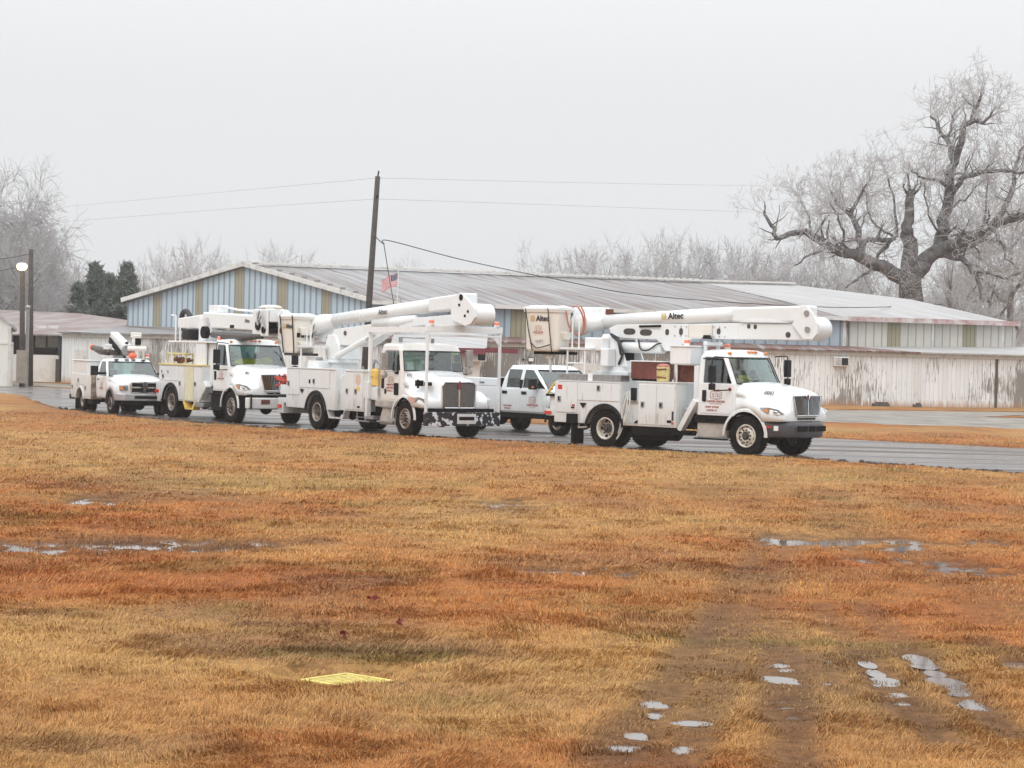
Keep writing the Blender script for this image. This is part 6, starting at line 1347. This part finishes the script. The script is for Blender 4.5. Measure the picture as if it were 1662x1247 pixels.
MB().box(-5.55,-5.45,-1.184,-1.17,1.36,1.48).box(-2.6,-2.45,-1.184,-1.179,.72,.78).build('sticker','frame',t2); mb=MB(); mb.add([(-6.1,-1.185,1.18),(-5.85,-1.185,1.18),(-5.97,-1.185,1.04)],[(0,2,1)]); mb.build('vent','frame',t2)
MB().box(-6.9,-2.3,-.74,.74,1.0,1.1).build('deck','body',t2); MB().box(-7.0,-6.94,-1.16,1.16,.62,1.76).build('tail_panel','body',t2)
MB().box(-7.55,-7.0,-1.15,1.15,.72,.88).box(-7.55,-7.2,-1.15,-.2,.40,.72).box(-7.52,-7.0,-1.1,-.4,.98,1.28).build('tail_shelf','body',t2,bevel=.01); MB().box(-7.54,-7.3,-1.17,-1.15,.55,.66).build('tail_light','redlens',t2)
MB().box(-4.3,-3.5,-1.15,-.9,.36,.40).beam((-4.45,-1.05,.62),(-4.3,-1.05,.36),.2,.03).beam((-3.4,-1.05,.62),(-3.5,-1.05,.38),.2,.03).build('step','body',t2)
MB().box(-2.95,-2.2,-1.0,-.8,.32,.36).tube([(-2.9,-1,.34),(-2.9,-1,.62)],.02,6).tube([(-2.4,-1,.34),(-2.5,-1,.62)],.02,6).tube([(-2.95,-1,.45),(-2.2,-1,.45)],.02,6).build('ladder_step','steel',t2)
MB().cyl((-3.0,.5,.55),(-1.9,.5,.55),.24,None,16).build('fuel_tank','frame',t2)
MB().box(-2.25,-1.68,-1.05,-.4,.98,1.36).box(-2.28,-2.02,-1.15,-.9,1.0,1.5).build('front_box','body',t2,bevel=.015); MB().beam((-2.12,-1.1,1.0),(-2.12,-1.1,.5),.12,.14).build('outrigger_leg','white',t2); MB().box(-2.2,-1.7,-1.15,-.9,.42,.52).build('outrigger_foot','steel',t2)
mb=MB()
for s,z in ((1,1.35),(1,1.42)): pass
for x,y in ((-5.9,-.4),(-6.0,-.2)): MB().box(x-.35,x+.3,y-.45,y+.2,1.1,2.05).build('deck_box','white',t2,bevel=.02)
MB().cyl((-6.6,-.6,1.83),(-6.6,-.6,2.02),.12,None,14).build('cap','body',t2)
MB().box(-6.6,-6.1,-.7,-.4,1.83,2.15).build('deck_box','body',t2,bevel=.02)
# turret, booms (pitched up toward the front)
MB().cyl((-5.55,0,1.1),(-5.55,0,2.0),.42,None,24).build('pedestal','body',t2); MB().cyl((-5.55,0,2.0),(-5.55,0,2.1),.50,None,28).build('turntable','boom',t2)
MB().prism([(-5.95,2.1),(-5.1,2.1),(-5.2,2.5),(-5.45,2.85),(-5.9,2.85),(-6.05,2.5)],-.38,.38).build('turret','boom',t2,bevel=.03)
MB().cyl((-5.15,-.45,2.2),(-3.4,-.45,2.72),.09,None,14).build('lift_cylinder','boom',t2); MB().cyl((-3.4,-.45,2.72),(-2.9,-.45,2.86),.05,None,10).build('cylinder_rod','chrome',t2)
MB().prism([(-6.0,2.55),(-3.7,2.50),(-2.3,3.0),(2.0,3.18),(2.2,3.3),(1.95,3.5),(-1.0,3.36),(-5.0,3.06),(-5.6,3.02)],-.32,.02).build('lower_boom','boom',t2,bevel=.02)
MB().cyl((-4.9,-.345,2.9),(-4.9,-.32,2.9),.07,None,14).cyl((-6.0,-.34,2.75),(-6.0,-.32,2.75),.03,None,8).build('lightening_hole','hub',t2)
MB().tube([(-3.3,-.2,3.18),(-1.9,-.2,3.25),(-1.0,-.2,3.32)],[.17,.17,.14],18).build('boom_insert','boom',t2,smooth=True)
MB().tube(smooth_curve([(-1.9,-.3,3.1),(-1.5,-.35,3.02),(-.9,-.35,3.08),(-.3,-.3,3.12)]),.05,7).build('boom_hose','steel',t2)
MB().cyl((2.1,-.36,3.46),(2.1,.26,3.46),.30,None,30).build('elbow','boom',t2,bevel=.02)
MB().prism([(1.2,3.30),(1.15,3.62),(1.35,4.0),(1.62,4.06),(1.95,3.9),(2.38,3.62),(2.40,3.38),(2.2,3.2),(1.9,3.14)],-.42,-.36).build('elbow_plate','white',t2,bevel=.012); MB().cyl((1.68,-.435,3.93),(1.68,-.41,3.93),.09,None,16).build('elbow_opening','frame',t2)
MB().cyl((1.9,-.44,3.42),(1.9,-.42,3.42),.04,None,12).cyl((2.05,-.44,3.54),(2.05,-.42,3.54),.04,None,12).cyl((1.6,-.44,3.72),(1.6,-.42,3.72),.04,None,12).build('elbow_pin','frame',t2)
MB().add([(-.2,y,z) for y,z in ((-.32,3.52),(.1,3.52),(.1,3.92),(-.32,3.92))]+[(1.7,y,z) for y,z in ((-.34,3.62),(.12,3.62),(.12,4.06),(-.34,4.06))],[(3,2,1,0),(4,5,6,7),(0,1,5,4),(1,2,6,5),(2,3,7,6),(3,0,4,7)]).build('upper_boom','boom',t2,bevel=.05,seg=3)
MB().tube([(-6.5,-.15,3.25),(-3.2,-.12,3.50),(-.1,-.1,3.73)],[.19,.20,.205],26).build('boom_tube','boom',t2,smooth=True); icicles(t2,(-2.0,-.1,3.4),(0,-.1,3.55),60,8,.12)
MB().tube([(-6.9,-.25,3.05),(-6.5,-.2,3.18),(-5.8,-.15,3.28)],[.28,.30,.2],16).build('boom_tip_shroud','boom',t2,smooth=True)
lettering(t2,'Altec',.24,Matrix.Translation((-2.7,-.335,3.46))@Matrix.Rotation(math.radians(-4),4,'Y')@Matrix.Rotation(math.pi/2,4,'X'),'decal_black','maker_lettering')
B2=bucket(t2,-7.8,-6.78,-1.02,-.28,2.26,3.42,3); altec(t2,sideM(-7.38,-1.035,3.02),.20)
for xa,xb in ((.1,.3),(.9,.98)): MB().tube([(-7.8+xa,-1.075,3.42),(-7.8+xb,-1.03,2.26)],.02,5).build('strap','strap',B2)
for z in (3.05,2.62): MB().prismx([(-.92,z),(-.42,z),(-.50,z-.24),(-.84,z-.24)],-6.8,-6.66).build('bucket_step','bucket',B2,bevel=.02)
mb=MB(); 
for k in range(4): mb.box(-6.775,-6.762,-.96+.15*k,-.86+.15*k,2.74,2.88)
mb.build('label_patch','frame',B2)
MB().tube([(-6.74,-.35,3.35),(-6.4,-.6,3.0)],.015,5).build('strap','strap',B2)
MB().box(-7.7,-6.6,-.9,-.3,2.18,2.26).build('platform_bracket','hub',t2); MB().box(-6.85,-6.5,-.2,.15,2.6,3.1).build('jib_head','boom',t2,bevel=.05)
MB().tube([(-6.5,-.95,1.85),(-6.5,-.95,2.5)],.03,6).tube([(-6.25,-.9,2.5),(-6.25,-.9,3.12),(-6.0,-.9,3.12),(-6.0,-.9,2.5)],.022,6).build('grab_rail','white',t2); MB().box(-6.65,-5.75,-1.0,-.45,2.44,2.5).build('catwalk','body',t2)
r_=on(T2,'water_cooler',-1.98,-.85,1.38,'bright yellow drink cooler strapped behind the middle truck cab','cooler'); MB().lathe((0,0,0),[(0,0),(.19,0),(.2,.02),(.2,.22),(.21,.24),(.21,.44),(.19,.47),(0,.47)],18,'z').build('body','yellow',r_,smooth=False); MB().tube([(-.2,-.05,.28),(0,-.215,.26),(.2,-.05,.3)],.015,5).build('strap','strap',r_); MB().cyl((0,0,.47),(0,0,.5),.17,None,18).build('lid','yellow',r_)
r_=on(T2,'drum_cooler',-1.86,-.45,1.8,'orange drink cooler standing behind the yellow one on the middle truck','cooler'); MB().lathe((0,0,0),[(0,0),(.15,0),(.17,.05),(.17,.33),(.15,.37),(0,.38)],18,'z').build('body','orange',r_); MB().cyl((0,0,.38),(0,0,.42),.14,None,16).build('lid','orange',r_)
MB().tube(smooth_curve([(-2.75,-.6,1.85),(-2.7,-.6,2.05),(-2.5,-.6,2.12),(-2.3,-.6,2.0),(-2.2,-.6,1.8)]),.06,8).build('suction_hose','steel',t2,smooth=True)
person(T2,-1.1,.5,1.34,label='driver of the middle bucket truck, a dark shape behind the windshield',vest='hivis')
r_=on(T2,'rope_bundle',-7.25,-.75,1.28,'tangle of orange red rope and straps on the tail of the middle truck','rope'); mb=MB(); rr_=random.Random(4)
for k in range(16): a=Vector((rr_.uniform(-.4,.15),rr_.uniform(-.3,.3),rr_.uniform(0,.14))); mb.tube(smooth_curve([a,a+Vector((rr_.uniform(-.25,.25),rr_.uniform(-.25,.25),rr_.uniform(.05,.3))),a+Vector((rr_.uniform(-.3,.3),rr_.uniform(-.3,.3),rr_.uniform(-.1,.16)))]),.035,5)
mb.build('rope',mat('red_orange_rope',(.62,.09,.06),.7,var=.4,scale=12),r_)

# ---------------- truck 3: digger derrick
t3=T3.root('digger_truck'); tag(t3,'white digger derrick truck with yellow trimmed body and flat white bumper','truck','utility trucks on the wet road')
chassis(t3,-5.4,1.0,axles=((0,.51),(-4.55,.51)))
for s in (-1,1): wheel(t3,0,s*.98,.51,.30,s,'rim_d'); wheel(t3,-4.55,s*1.0,.51,.27,s,'rim_d',deep=True,dual=True)
conventional_cab(t3,'white'); dura_nose(t3,'white'); cab_details(t3,1.02)
arch_flare(t3,0,.52,.61,-1.165,.03,-1,-2,182,m='white'); well(t3,0,.52,.61)
MB().box(1.14,1.36,-1.2,1.2,.5,.84).build('bumper','white',t3,bevel=.03); MB().box(1.365,1.372,-.75,-.45,.64,.78).build('bumper_reflector','redbox',t3); MB().box(1.365,1.37,.3,.36,.6,.7).cyl((1.38,-1.1,.5),(1.38,-1.1,.95),.03,None,8).build('tow_hook','frame',t3)
MB().box(.95,1.2,-1.05,1.05,.84,.92).build('bumper_bracket','frame',t3)
decal_su(t3,-.98,-1.036,1.52,.30); mirror_arm(t3,-.52,-1.0,1.68,2.5,-1,xout=-.1,out=.36,h=.45); mirror_arm(t3,-.52,1.0,1.68,2.5,1,xout=-.0,out=.36,h=.45)
lettering(t3,'80071',.1,Matrix.Translation((.42,-.80,1.56))@Matrix.Rotation(math.radians(-5),4,'Z')@Matrix.Rotation(math.radians(72),4,'X')@Matrix.Rotation(math.radians(6),4,'Y'),'decal_black','unit_number')
step_box(t3,-1.5,-.6,.42,.86,m='frame'); MB().box(-1.62,-.5,-1.0,-.6,.80,.98).build('cab_sill','frame',t3)
for s in (-1,1):
    y0,y1=sorted((s*1.16,s*.74)); body_side(t3,-5.45,-2.1,.58,1.74,y0,y1,'body',arch=-4.55,ar=.66,az=.5); arch_flare(t3,-4.55,.50,.60,s*1.15,.05,s,5,175)
for x0,x1,z0,z1,lx,lz in ((-5.43,-3.9,1.22,1.70,.2,.3),(-3.9,-3.42,.62,1.70,.25,.5),(-2.72,-2.14,.62,1.70,.25,.5)): panel_door(t3,x0,x1,z0,z1,-1.16,'body',lx=lx,lz=lz)
MB().box(-3.40,-2.74,-1.178,-1.16,.62,1.70).build('yellow_panel',mat('cream_yellow_paint',(.70,.66,.46),.5,var=.15),t3)
MB().box(-5.4,-2.1,-.74,.74,1.0,1.1).build('deck','body',t3); MB().box(-5.5,-2.08,-1.2,-.7,1.74,1.79).build('yellow_rail','paleyellow',t3,bevel=.008); MB().box(-5.5,-5.44,-1.16,1.16,.58,1.72).build('tail_panel','body',t3)
MB().box(-3.4,-2.75,-1.16,-.9,.32,.36).beam((-3.5,-1.05,.58),(-3.3,-1.05,.34),.24,.1).beam((-2.6,-1.05,.58),(-2.8,-1.05,.34),.24,.1).build('step','yellow',t3)
MB().beam((-1.75,-1.12,1.2),(-2.35,-1.12,.62),.2,.28).build('outrigger_leg','body',t3,bevel=.03); MB().box(-2.6,-1.9,-1.2,-.9,.42,.56).build('outrigger_foot','steel',t3,bevel=.02)
MB().prismx([(-1.1,.08),(-.62,.08),(-.62,.62),(-1.1,.62)],-5.4,-5.34).build('mud_flap','black',t3); MB().box(-5.9,-5.5,-1.1,1.1,.5,1.2).build('tail_shelf','body',t3,bevel=.02); MB().box(-5.92,-5.6,-1.13,-1.1,.8,.9).build('tail_light','redlens',t3)
for x in (-5.25,-4.75): MB().cyl((x,-1.19,1.52),(x,-1.178,1.52),.05,None,12).build('lock_ring','steel',t3)
MB().box(-2.9,-1.9,-.9,.6,1.1,2.5).build('pedestal','white',t3,bevel=.03); MB().box(-4.2,-1.8,-1.05,.7,2.5,2.56).build('platform','white',t3,bevel=.01)
MB().tube([(-5.15,-1.0,2.52),(-4.2,-1.0,2.52)],.03,6).tube([(-4.6,-1.0,2.5),(-4.6,-1.0,3.38),(-4.95,-1.0,3.4)],.03,6).tube([(-4.25,-1.0,2.5),(-4.25,-1.0,3.2)],.025,6).build('grab_rail','white',t3)
# yellow rack with rusty chain on the body top
MB().tube([(-5.2,-1.0,1.8),(-5.2,-1.0,2.12),(-3.75,-1.0,2.12),(-3.75,-1.0,1.8)],.03,6).tube([(-5.2,-.75,1.8),(-5.2,-.75,2.12),(-3.75,-.75,2.12),(-3.75,-.75,1.8)],.03,6).build('tool_rack','paleyellow',t3)
r_=on(T3,'tool_bundle',-4.4,-.88,1.8,'rusty brown tools lying in the yellow rack of the digger truck','tools'); mb=MB(); rr_=random.Random(8)
for k in range(12): a=Vector((rr_.uniform(-.6,.5),rr_.uniform(-.1,.1),rr_.uniform(.03,.2))); mb.beam(a,a+Vector((rr_.uniform(.25,.5),rr_.uniform(-.08,.08),rr_.uniform(-.05,.1))),.05,.07)
mb.build('tool','rust',r_)
# derrick boom lying over the cab
MB().prism([(-4.0,2.56),(-3.2,2.56),(-3.0,3.0),(-3.2,3.35),(-4.0,3.35)],-.45,.25).build('turret','white',t3,bevel=.02); MB().box(-4.8,-4.2,-.7,-.3,2.6,2.95).build('operator_seat','black',t3,bevel=.05)
MB().add([(-5.9,y,z) for y,z in ((-.35,2.98),(.1,2.98),(.1,3.32),(-.35,3.32))]+[(-3.7,y,z) for y,z in ((-.42,2.95),(.15,2.95),(.15,3.45),(-.42,3.45))],[(3,2,1,0),(4,5,6,7),(0,1,5,4),(1,2,6,5),(2,3,7,6),(3,0,4,7)]).build('boom_butt','boom',t3,bevel=.04)
MB().tube(smooth_curve([(-6.0,-.1,2.95),(-6.15,-.1,3.25),(-6.05,-.1,3.5),(-5.75,-.1,3.56),(-5.5,-.1,3.42),(-5.45,-.1,3.25)]),.09,10).build('hose_loop','hose',t3,smooth=True)
MB().add([(-3.7,y,z) for y,z in ((-.45,3.0),(.18,3.0),(.18,3.52),(-.45,3.52))]+[(.0,y,z) for y,z in ((-.45,2.92),(.18,2.92),(.18,3.42),(-.45,3.42))],[(3,2,1,0),(4,5,6,7),(0,1,5,4),(1,2,6,5),(2,3,7,6),(3,0,4,7)]).build('main_boom','boom',t3,bevel=.05,seg=3)
MB().box(-3.6,.2,-.25,.1,2.78,2.94).build('boom_underframe','boom',t3,bevel=.02); MB().tube([(-2.8,-.5,2.78),(-.6,-.5,2.70),(.6,-.4,2.75)],[.1,.13,.08],10).build('auger','hub',t3)
MB().cyl((-3.3,-.62,2.85),(-3.3,-.35,2.85),.2,None,18).build('winch','frame',t3); MB().box(-3.55,-2.9,-.3,.1,3.5,3.75).tube([(-3.0,-.1,3.72),(-1.8,-.1,3.6),(-.5,-.1,3.55)],.04,6).build('boom_top_gear','white',t3,bevel=.02)
MB().box(-1.6,-1.3,-.46,-.452,3.0,3.1).build('boom_label','frame',t3); lettering(t3,'Altec',.17,Matrix.Translation((-.35,-.458,3.18))@Matrix.Rotation(math.pi/2,4,'X'),'decal_black','maker_lettering')
mb=MB().box(.0,1.05,-.45,-.38,2.75,3.6).box(.0,1.1,.12,.2,2.75,3.6).box(.7,1.1,-.37,.11,3.2,3.62); mb.build('boom_tip','boom',t3,bevel=.03); MB().cyl((.45,-.5,3.1),(.45,.1,3.1),.16,None,16).cyl((.85,-.5,2.95),(.85,.1,2.95),.11,None,14).build('sheave','frame',t3)
MB().box(.12,.42,-.36,.1,2.85,3.5).build('tip_gear','hub',t3); MB().tube(smooth_curve([(.4,-.5,3.5),(.6,-.55,3.1),(.8,-.52,3.4),(1.0,-.5,3.0)]),.025,6).tube(smooth_curve([(.5,-.5,3.3),(.75,-.55,3.55),(.95,-.5,3.1)]),.025,6).build('tip_hose','steel',t3)
MB().prism([(1.1,2.7),(1.35,2.6),(1.62,2.9),(1.6,3.5),(1.35,3.6),(1.1,3.4)],-.1,.1).build('pole_guide','white',t3,bevel=.02); MB().cyl((1.4,-.14,2.95),(1.4,-.1,2.95),.11,None,14).build('guide_disc','redbox',t3); MB().ell((.55,-.1,3.66),(.6,.3,.09),14,8).build('tip_cover','bucket',t3,smooth=True)
beacon(t3,-2.05,-.6,2.56)
MB().box(-2.92,-2.86,-.99,-.7,1.9,2.35).build('red_sign','redlens',t3); MB().box(-2.95,-2.2,-1.02,-.95,1.79,2.5).build('white_cabinet','white',t3,bevel=.01)
person(T3,-1.1,-.5,1.32,label='passenger in bright yellow jacket in the digger truck cab',vest='hivis'); person(T3,-1.1,.5,1.32,label='driver in bright yellow jacket in the digger truck cab',vest='hivis')
r_=on(T3,'folded_vest',-.55,-.1,1.83,'yellow jackets heaped across the digger truck dashboard','vest'); MB().ell((0,-.2,.07),(.16,.52,.14),14,8).ell((0,.42,.1),(.14,.26,.17),10,6).build('cloth','hivis',r_,smooth=True)

# ---------------- truck 4: pickup-nosed service truck with small crane;  truck 5: crew cab pickup
def pickup_nose(root,paint_,front,zt=1.45,w_=.98,hood_back=-.55):
    T=[(hood_back,zt,.80,zt-.16,zt-.22,w_-.03,.6),(-.2,zt-.03,.79,zt-.18,zt-.25,w_,.6),(.2,zt-.07,.76,zt-.2,zt-.28,w_+.02,.5),(front-.2,zt-.13,.72,zt-.24,zt-.34,w_-.02,.62),(front,zt-.20,.66,zt-.30,zt-.42,w_-.12,.66)]
    nose(root,T,paint_,.50,.42); return T
t4=T4.root('service_truck'); tag(t4,'rearmost white service truck with muddy utility body and small crane','truck','utility trucks on the wet road')
chassis(t4,-4.5,.6,.8,axles=((0,.40),(-3.5,.40)))
for s in (-1,1): wheel(t4,0,s*.86,.40,.24,s,'rim_d'); wheel(t4,-3.5,s*.9,.40,.22,s,'rim_d',deep=True,dual=True)
T=pickup_nose(t4,'white',.86); arch_flare(t4,0,.42,.47,-.97,.05,-1,-5,185,m='gray'); well(t4,0,.42,.48,.95,.55)
lv=[(.55,-1.95,.94,-.5,-.48),(1.0,-1.95,.98,-.5,-.42),(1.36,-1.95,.97,-.5,-.32),(1.62,-1.93,.92,-.74,-.6),(1.88,-1.86,.84,-1.0,-.86),(1.94,-1.8,.78,-1.08,-.96)]
cab(t4,lv,[(-1.62,True),(None,False)],'white',2.0,(2,4)); interior(t4,-1.35,1.36,.92,-.62)
d=MB().box(-1.66,-.56,-.992,-.96,.60,1.34).build('door','white',t4,bevel=.012); MB().box(-1.6,-1.42,-1.01,-.985,1.2,1.25).build('handle','black',d); decal_su(t4,-1.1,-.998,1.05,.3)
MB().tube([(-.7,-.94,1.46),(-.72,-1.3,1.46)],.05,6).box(-.80,-.66,-1.5,-1.24,1.38,1.72).build('mirror','black',t4,bevel=.02); MB().tube([(-.7,.94,1.46),(-.72,1.3,1.46)],.05,6).box(-.80,-.66,1.24,1.5,1.38,1.72).build('mirror','black',t4,bevel=.02)
gz=.86; MB().prismx([(-.50,1.20),(.50,1.20),(.56,1.1),(.50,.78),(-.50,.78),(-.56,1.1)],gz,gz+.05).build('grille_frame','chrome',t4,bevel=.02)
for s in (-1,1):
    for z0,z1 in ((1.02,1.15),(.83,.97)): MB().box(gz+.05,gz+.06,min(s*.06,s*.47),max(s*.06,s*.47),z0,z1).build('grille_opening','frame',t4,bevel=.01)
MB().prismx([(-.07,1.2),(.07,1.2),(.085,1.08),(.0,.9),(-.085,1.08)],gz+.055,gz+.09).build('badge','chrome',t4,bevel=.01)
for s in (-1,1):
    h=MB().box(.62,.90,min(s*.60,s*.90),max(s*.60,s*.90),.86,1.08).build('headlight','lens',t4,bevel=.04); MB().box(.90,.905,min(s*.80,s*.88),max(s*.80,s*.88),.90,1.04).build('turn_lens','amber',h); MB().box(.895,.91,min(s*.62,s*.76),max(s*.62,s*.76),.90,1.03).build('bulb_reflector','chrome',h)
MB().prismz([(.45,-1.0),(.85,-.99),(1.05,-.75),(1.12,0),(1.05,.75),(.85,.99),(.45,1.0),(.45,.8),(.8,.7),(.8,-.7),(.45,-.8)],.52,.78).build('bumper',mat('satin_bumper',(.5,.5,.52),.3,metal=.6,var=.25),t4,bevel=.03); MB().box(1.06,1.125,-.42,.42,.60,.70).build('bumper_opening','frame',t4); MB().box(.6,1.02,-.85,.85,.38,.53).build('air_dam','frame',t4,bevel=.02)
mb=MB()
for y in (-.5,-.12,.12,.5): mb.box(-1.02,-.9,y-.07,y+.07,1.93,1.975)
mb.build('roof_marker_light','hub',t4)
for s in (-1,1):
    y0,y1=sorted((s*1.1,s*.66)); body_side(t4,-4.7,-2.1,.48,1.42,y0,y1,'body',arch=-3.5,ar=.5,az=.42); arch_flare(t4,-3.5,.42,.46,s*1.1,.03,s,5,175,m='body')
for x0,x1,z0,z1 in ((-4.68,-4.0,.55,1.38),(-4.0,-2.98,.98,1.38),(-2.98,-2.12,.55,1.38)): panel_door(t4,x0,x1,z0,z1,-1.1,'body',lx=.3,lz=.4)
MB().box(-4.65,-2.15,-.66,.66,.8,.9).build('deck','body',t4); MB().box(-4.6,-2.7,-1.08,-.6,1.42,1.86).build('top_cabinet','body',t4,bevel=.02); MB().box(-4.64,-2.66,-1.12,-.55,1.86,1.9).build('cabinet_lid','white',t4,bevel=.01)
MB().box(-2.11,-2.09,-1.09,-.66,.5,1.4).build('front_panel',mat('mud_splash',(.17,.11,.08),.8,col2=(.5,.46,.4),scale=3,thr=(.35,.6)),t4)
MB().box(-4.95,-4.7,-1.1,1.1,.42,.6).build('rear_bumper','frame',t4); MB().box(-4.76,-4.7,-1.09,-.95,1.0,1.2).build('tail_light','redlens',t4); MB().box(-2.8,-2.2,-1.0,-.7,.3,.48).build('step','frame',t4)
MB().prismx([(-1.05,.05),(-.65,.05),(-.65,.5),(-1.05,.5)],-4.3,-4.26).build('mud_flap','black',t4)
# little crane: pedestal, grey tube to the rear left, stubby white boom pointing up, cable loop
MB().cyl((-2.4,0,.9),(-2.4,0,2.2),.2,None,16).build('crane_post','body',t4); MB().box(-2.8,-2.0,-.4,.5,2.1,2.3).build('crane_head','hub',t4,bevel=.03)
MB().tube([(-2.2,-.4,2.2),(-3.4,-.4,2.26),(-4.3,-.4,2.36)],[.12,.15,.10],12).build('stowed_tube','hub',t4,smooth=True); MB().ell((-4.38,-.4,2.37),(.08,.12,.12),12,8).build('tube_cap','beacon',t4,smooth=True)
MB().beam((-1.35,.0,2.38),(-2.95,-.02,2.84),.3,.26).build('crane_boom','boom',t4,bevel=.03); MB().beam((-1.6,-.2,2.22),(-2.9,-.2,2.66),.05,.2).build('boom_side','frame',t4)
MB().tube(smooth_curve([(-1.35,.0,2.56),(-1.6,.0,2.5),(-1.72,.0,2.25),(-1.6,.0,2.03),(-1.3,.0,1.96)]),.06,8).build('cable_loop','hose',t4,smooth=True); MB().cyl((-1.42,.0,2.28),(-1.3,.0,2.28),.19,None,18).build('winch_drum','steel',t4)
MB().cyl((-1.3,.0,2.36),(-1.1,.65,2.36),.09,None,14).box(-1.6,-1.3,.25,.5,2.4,2.85).box(-1.6,-1.35,.2,.55,2.75,2.95).build('crane_arm','bucket',t4,bevel=.03); MB().box(-1.29,-1.2,.28,.48,2.5,2.74).build('hook_block','frame',t4)
MB().box(-2.5,-2.2,-.55,-.3,2.3,2.5).build('white_box','body',t4,bevel=.02); beacon(t4,-1.3,.75,2.02)
o=on(T4,'red_bag',-1.12,.15,2.0,'red bag lying on the cab roof of the rearmost truck under its crane','bag'); MB().ell((0,0,.1),(.1,.16,.11),12,8).tube([(0,-.08,.18),(0,0,.25),(0,.08,.18)],.015,6).build('cloth','beacon',o,smooth=True)
person(T4,-1.3,.5,.92,label='driver of the rearmost service truck, dim behind the windshield',vest=None)

# pickup
t5=T5.root('pickup_truck'); tag(t5,'white crew cab pickup parked behind the two bucket trucks','pickup truck')
chassis(t5,-5.0,.7,.75,axles=((0,.40),(-4.06,.40)))
for s in (-1,1): wheel(t5,0,s*.85,.40,.27,s,'rim_d'); wheel(t5,-4.06,s*.85,.40,.27,s,'rim_d')
T=pickup_nose(t5,'white',.88,zt=1.50,w_=1.0,hood_back=-.5); arch_flare(t5,0,.42,.47,-.99,.04,-1,-5,185)
lv=[(.62,-2.78,.99,-.5,-.46),(.98,-2.78,1.01,-.5,-.4),(1.38,-2.77,1.0,-.5,-.3),(1.66,-2.70,.95,-.82,-.64),(1.93,-2.58,.87,-1.18,-1.0),(2.01,-2.5,.8,-1.3,-1.14)]
cab(t5,lv,[(-2.46,True),(-1.80,False),(-1.66,True),(None,False)],'white',2.08,(2,4)); interior(t5,-1.4,1.38,.95,-.62)
for x in (-2.5,): 
    for s in (-1,1): MB().box(x-.25,x+.25,s*.45-.24,s*.45+.24,.75,.92).box(x-.36,x-.24,s*.45-.23,s*.45+.23,.9,1.5).box(x-.35,x-.26,s*.45-.12,s*.45+.12,1.5,1.72).build('seat','seat',t5,bevel=.03)
MB().box(-1.79,-1.67,-1.006,-.95,1.36,1.62).build('door_pillar','black',t5)
for x0,x1 in ((-2.68,-1.72),(-1.72,-.58)):
    d=MB().box(x0,x1-.015,-1.022,-1.0,.66,1.34).build('door','white',t5,bevel=.01); MB().box(x0+.06,x0+.30,-1.045,-1.02,1.18,1.27).build('handle','black',d,bevel=.015)
decal_su(t5,-1.12,-1.028,1.02,.34); lettering(t5,'HARRY BYRUM',.06,sideM(-2.35,-1.028,.80)); lettering(t5,'SUMTER, SC',.06,sideM(-2.35,-1.028,.72))
MB().box(-.98,-.84,-1.32,-1.08,1.34,1.66).tube([(-.8,-.98,1.42),(-.9,-1.2,1.42)],.04,6).build('mirror','black',t5,bevel=.04); MB().box(-.845,-.83,-1.30,-1.22,1.40,1.44).build('mirror_turn_lens','amber',t5)
MB().prism([(-.98,1.38),(-.56,1.38),(-.84,1.62)],-1.006,-.99).build('mirror_patch','black',t5)
for s in (-1,1):
    y0,y1=sorted((s*1.0,s*.88)); body_side(t5,-5.15,-2.84,.60,1.38,y0,y1,'white',arch=-4.06,ar=.52,az=.42,name='bed_side'); arch_flare(t5,-4.06,.42,.47,s*1.0,.03,s,5,175,m='black')
    y0,y1=sorted((s*.99,s*.74)); MB().box(-5.1,-2.95,y0,y1,1.39,1.64).build('bed_tool_box','white',t5,bevel=.02)
    for x in (-4.6,-3.7): MB().box(x-.12,x+.12,min(s*.99,s*1.0),max(s*.99,s*1.005),1.46,1.52).build('latch','steel',t5)
MB().box(-5.1,-3.1,-.88,.88,.7,.78).build('bed_floor','frame',t5); MB().box(-2.92,-2.86,-.95,.95,.62,1.66).build('bed_front','frame',t5); MB().box(-5.2,-5.15,-.95,.95,.6,1.3).build('tailgate','white',t5)
MB().box(-3.0,-.5,-.99,-.8,.52,.64).box(-2.9,-.6,-1.04,-.85,.46,.52).build('running_board','frame',t5); MB().box(.84,1.0,-.98,.98,.5,.72).build('bumper','chrome',t5,bevel=.03)
MB().prismx([(-.6,1.12),(.6,1.12),(.6,.8),(-.6,.8)],.88,.93).build('grille','chrome',t5,bevel=.02)
for s in (-1,1): MB().box(.72,.92,min(s*.66,s*.9),max(s*.66,s*.9),.78,1.1).build('headlight','lens',t5,bevel=.04)
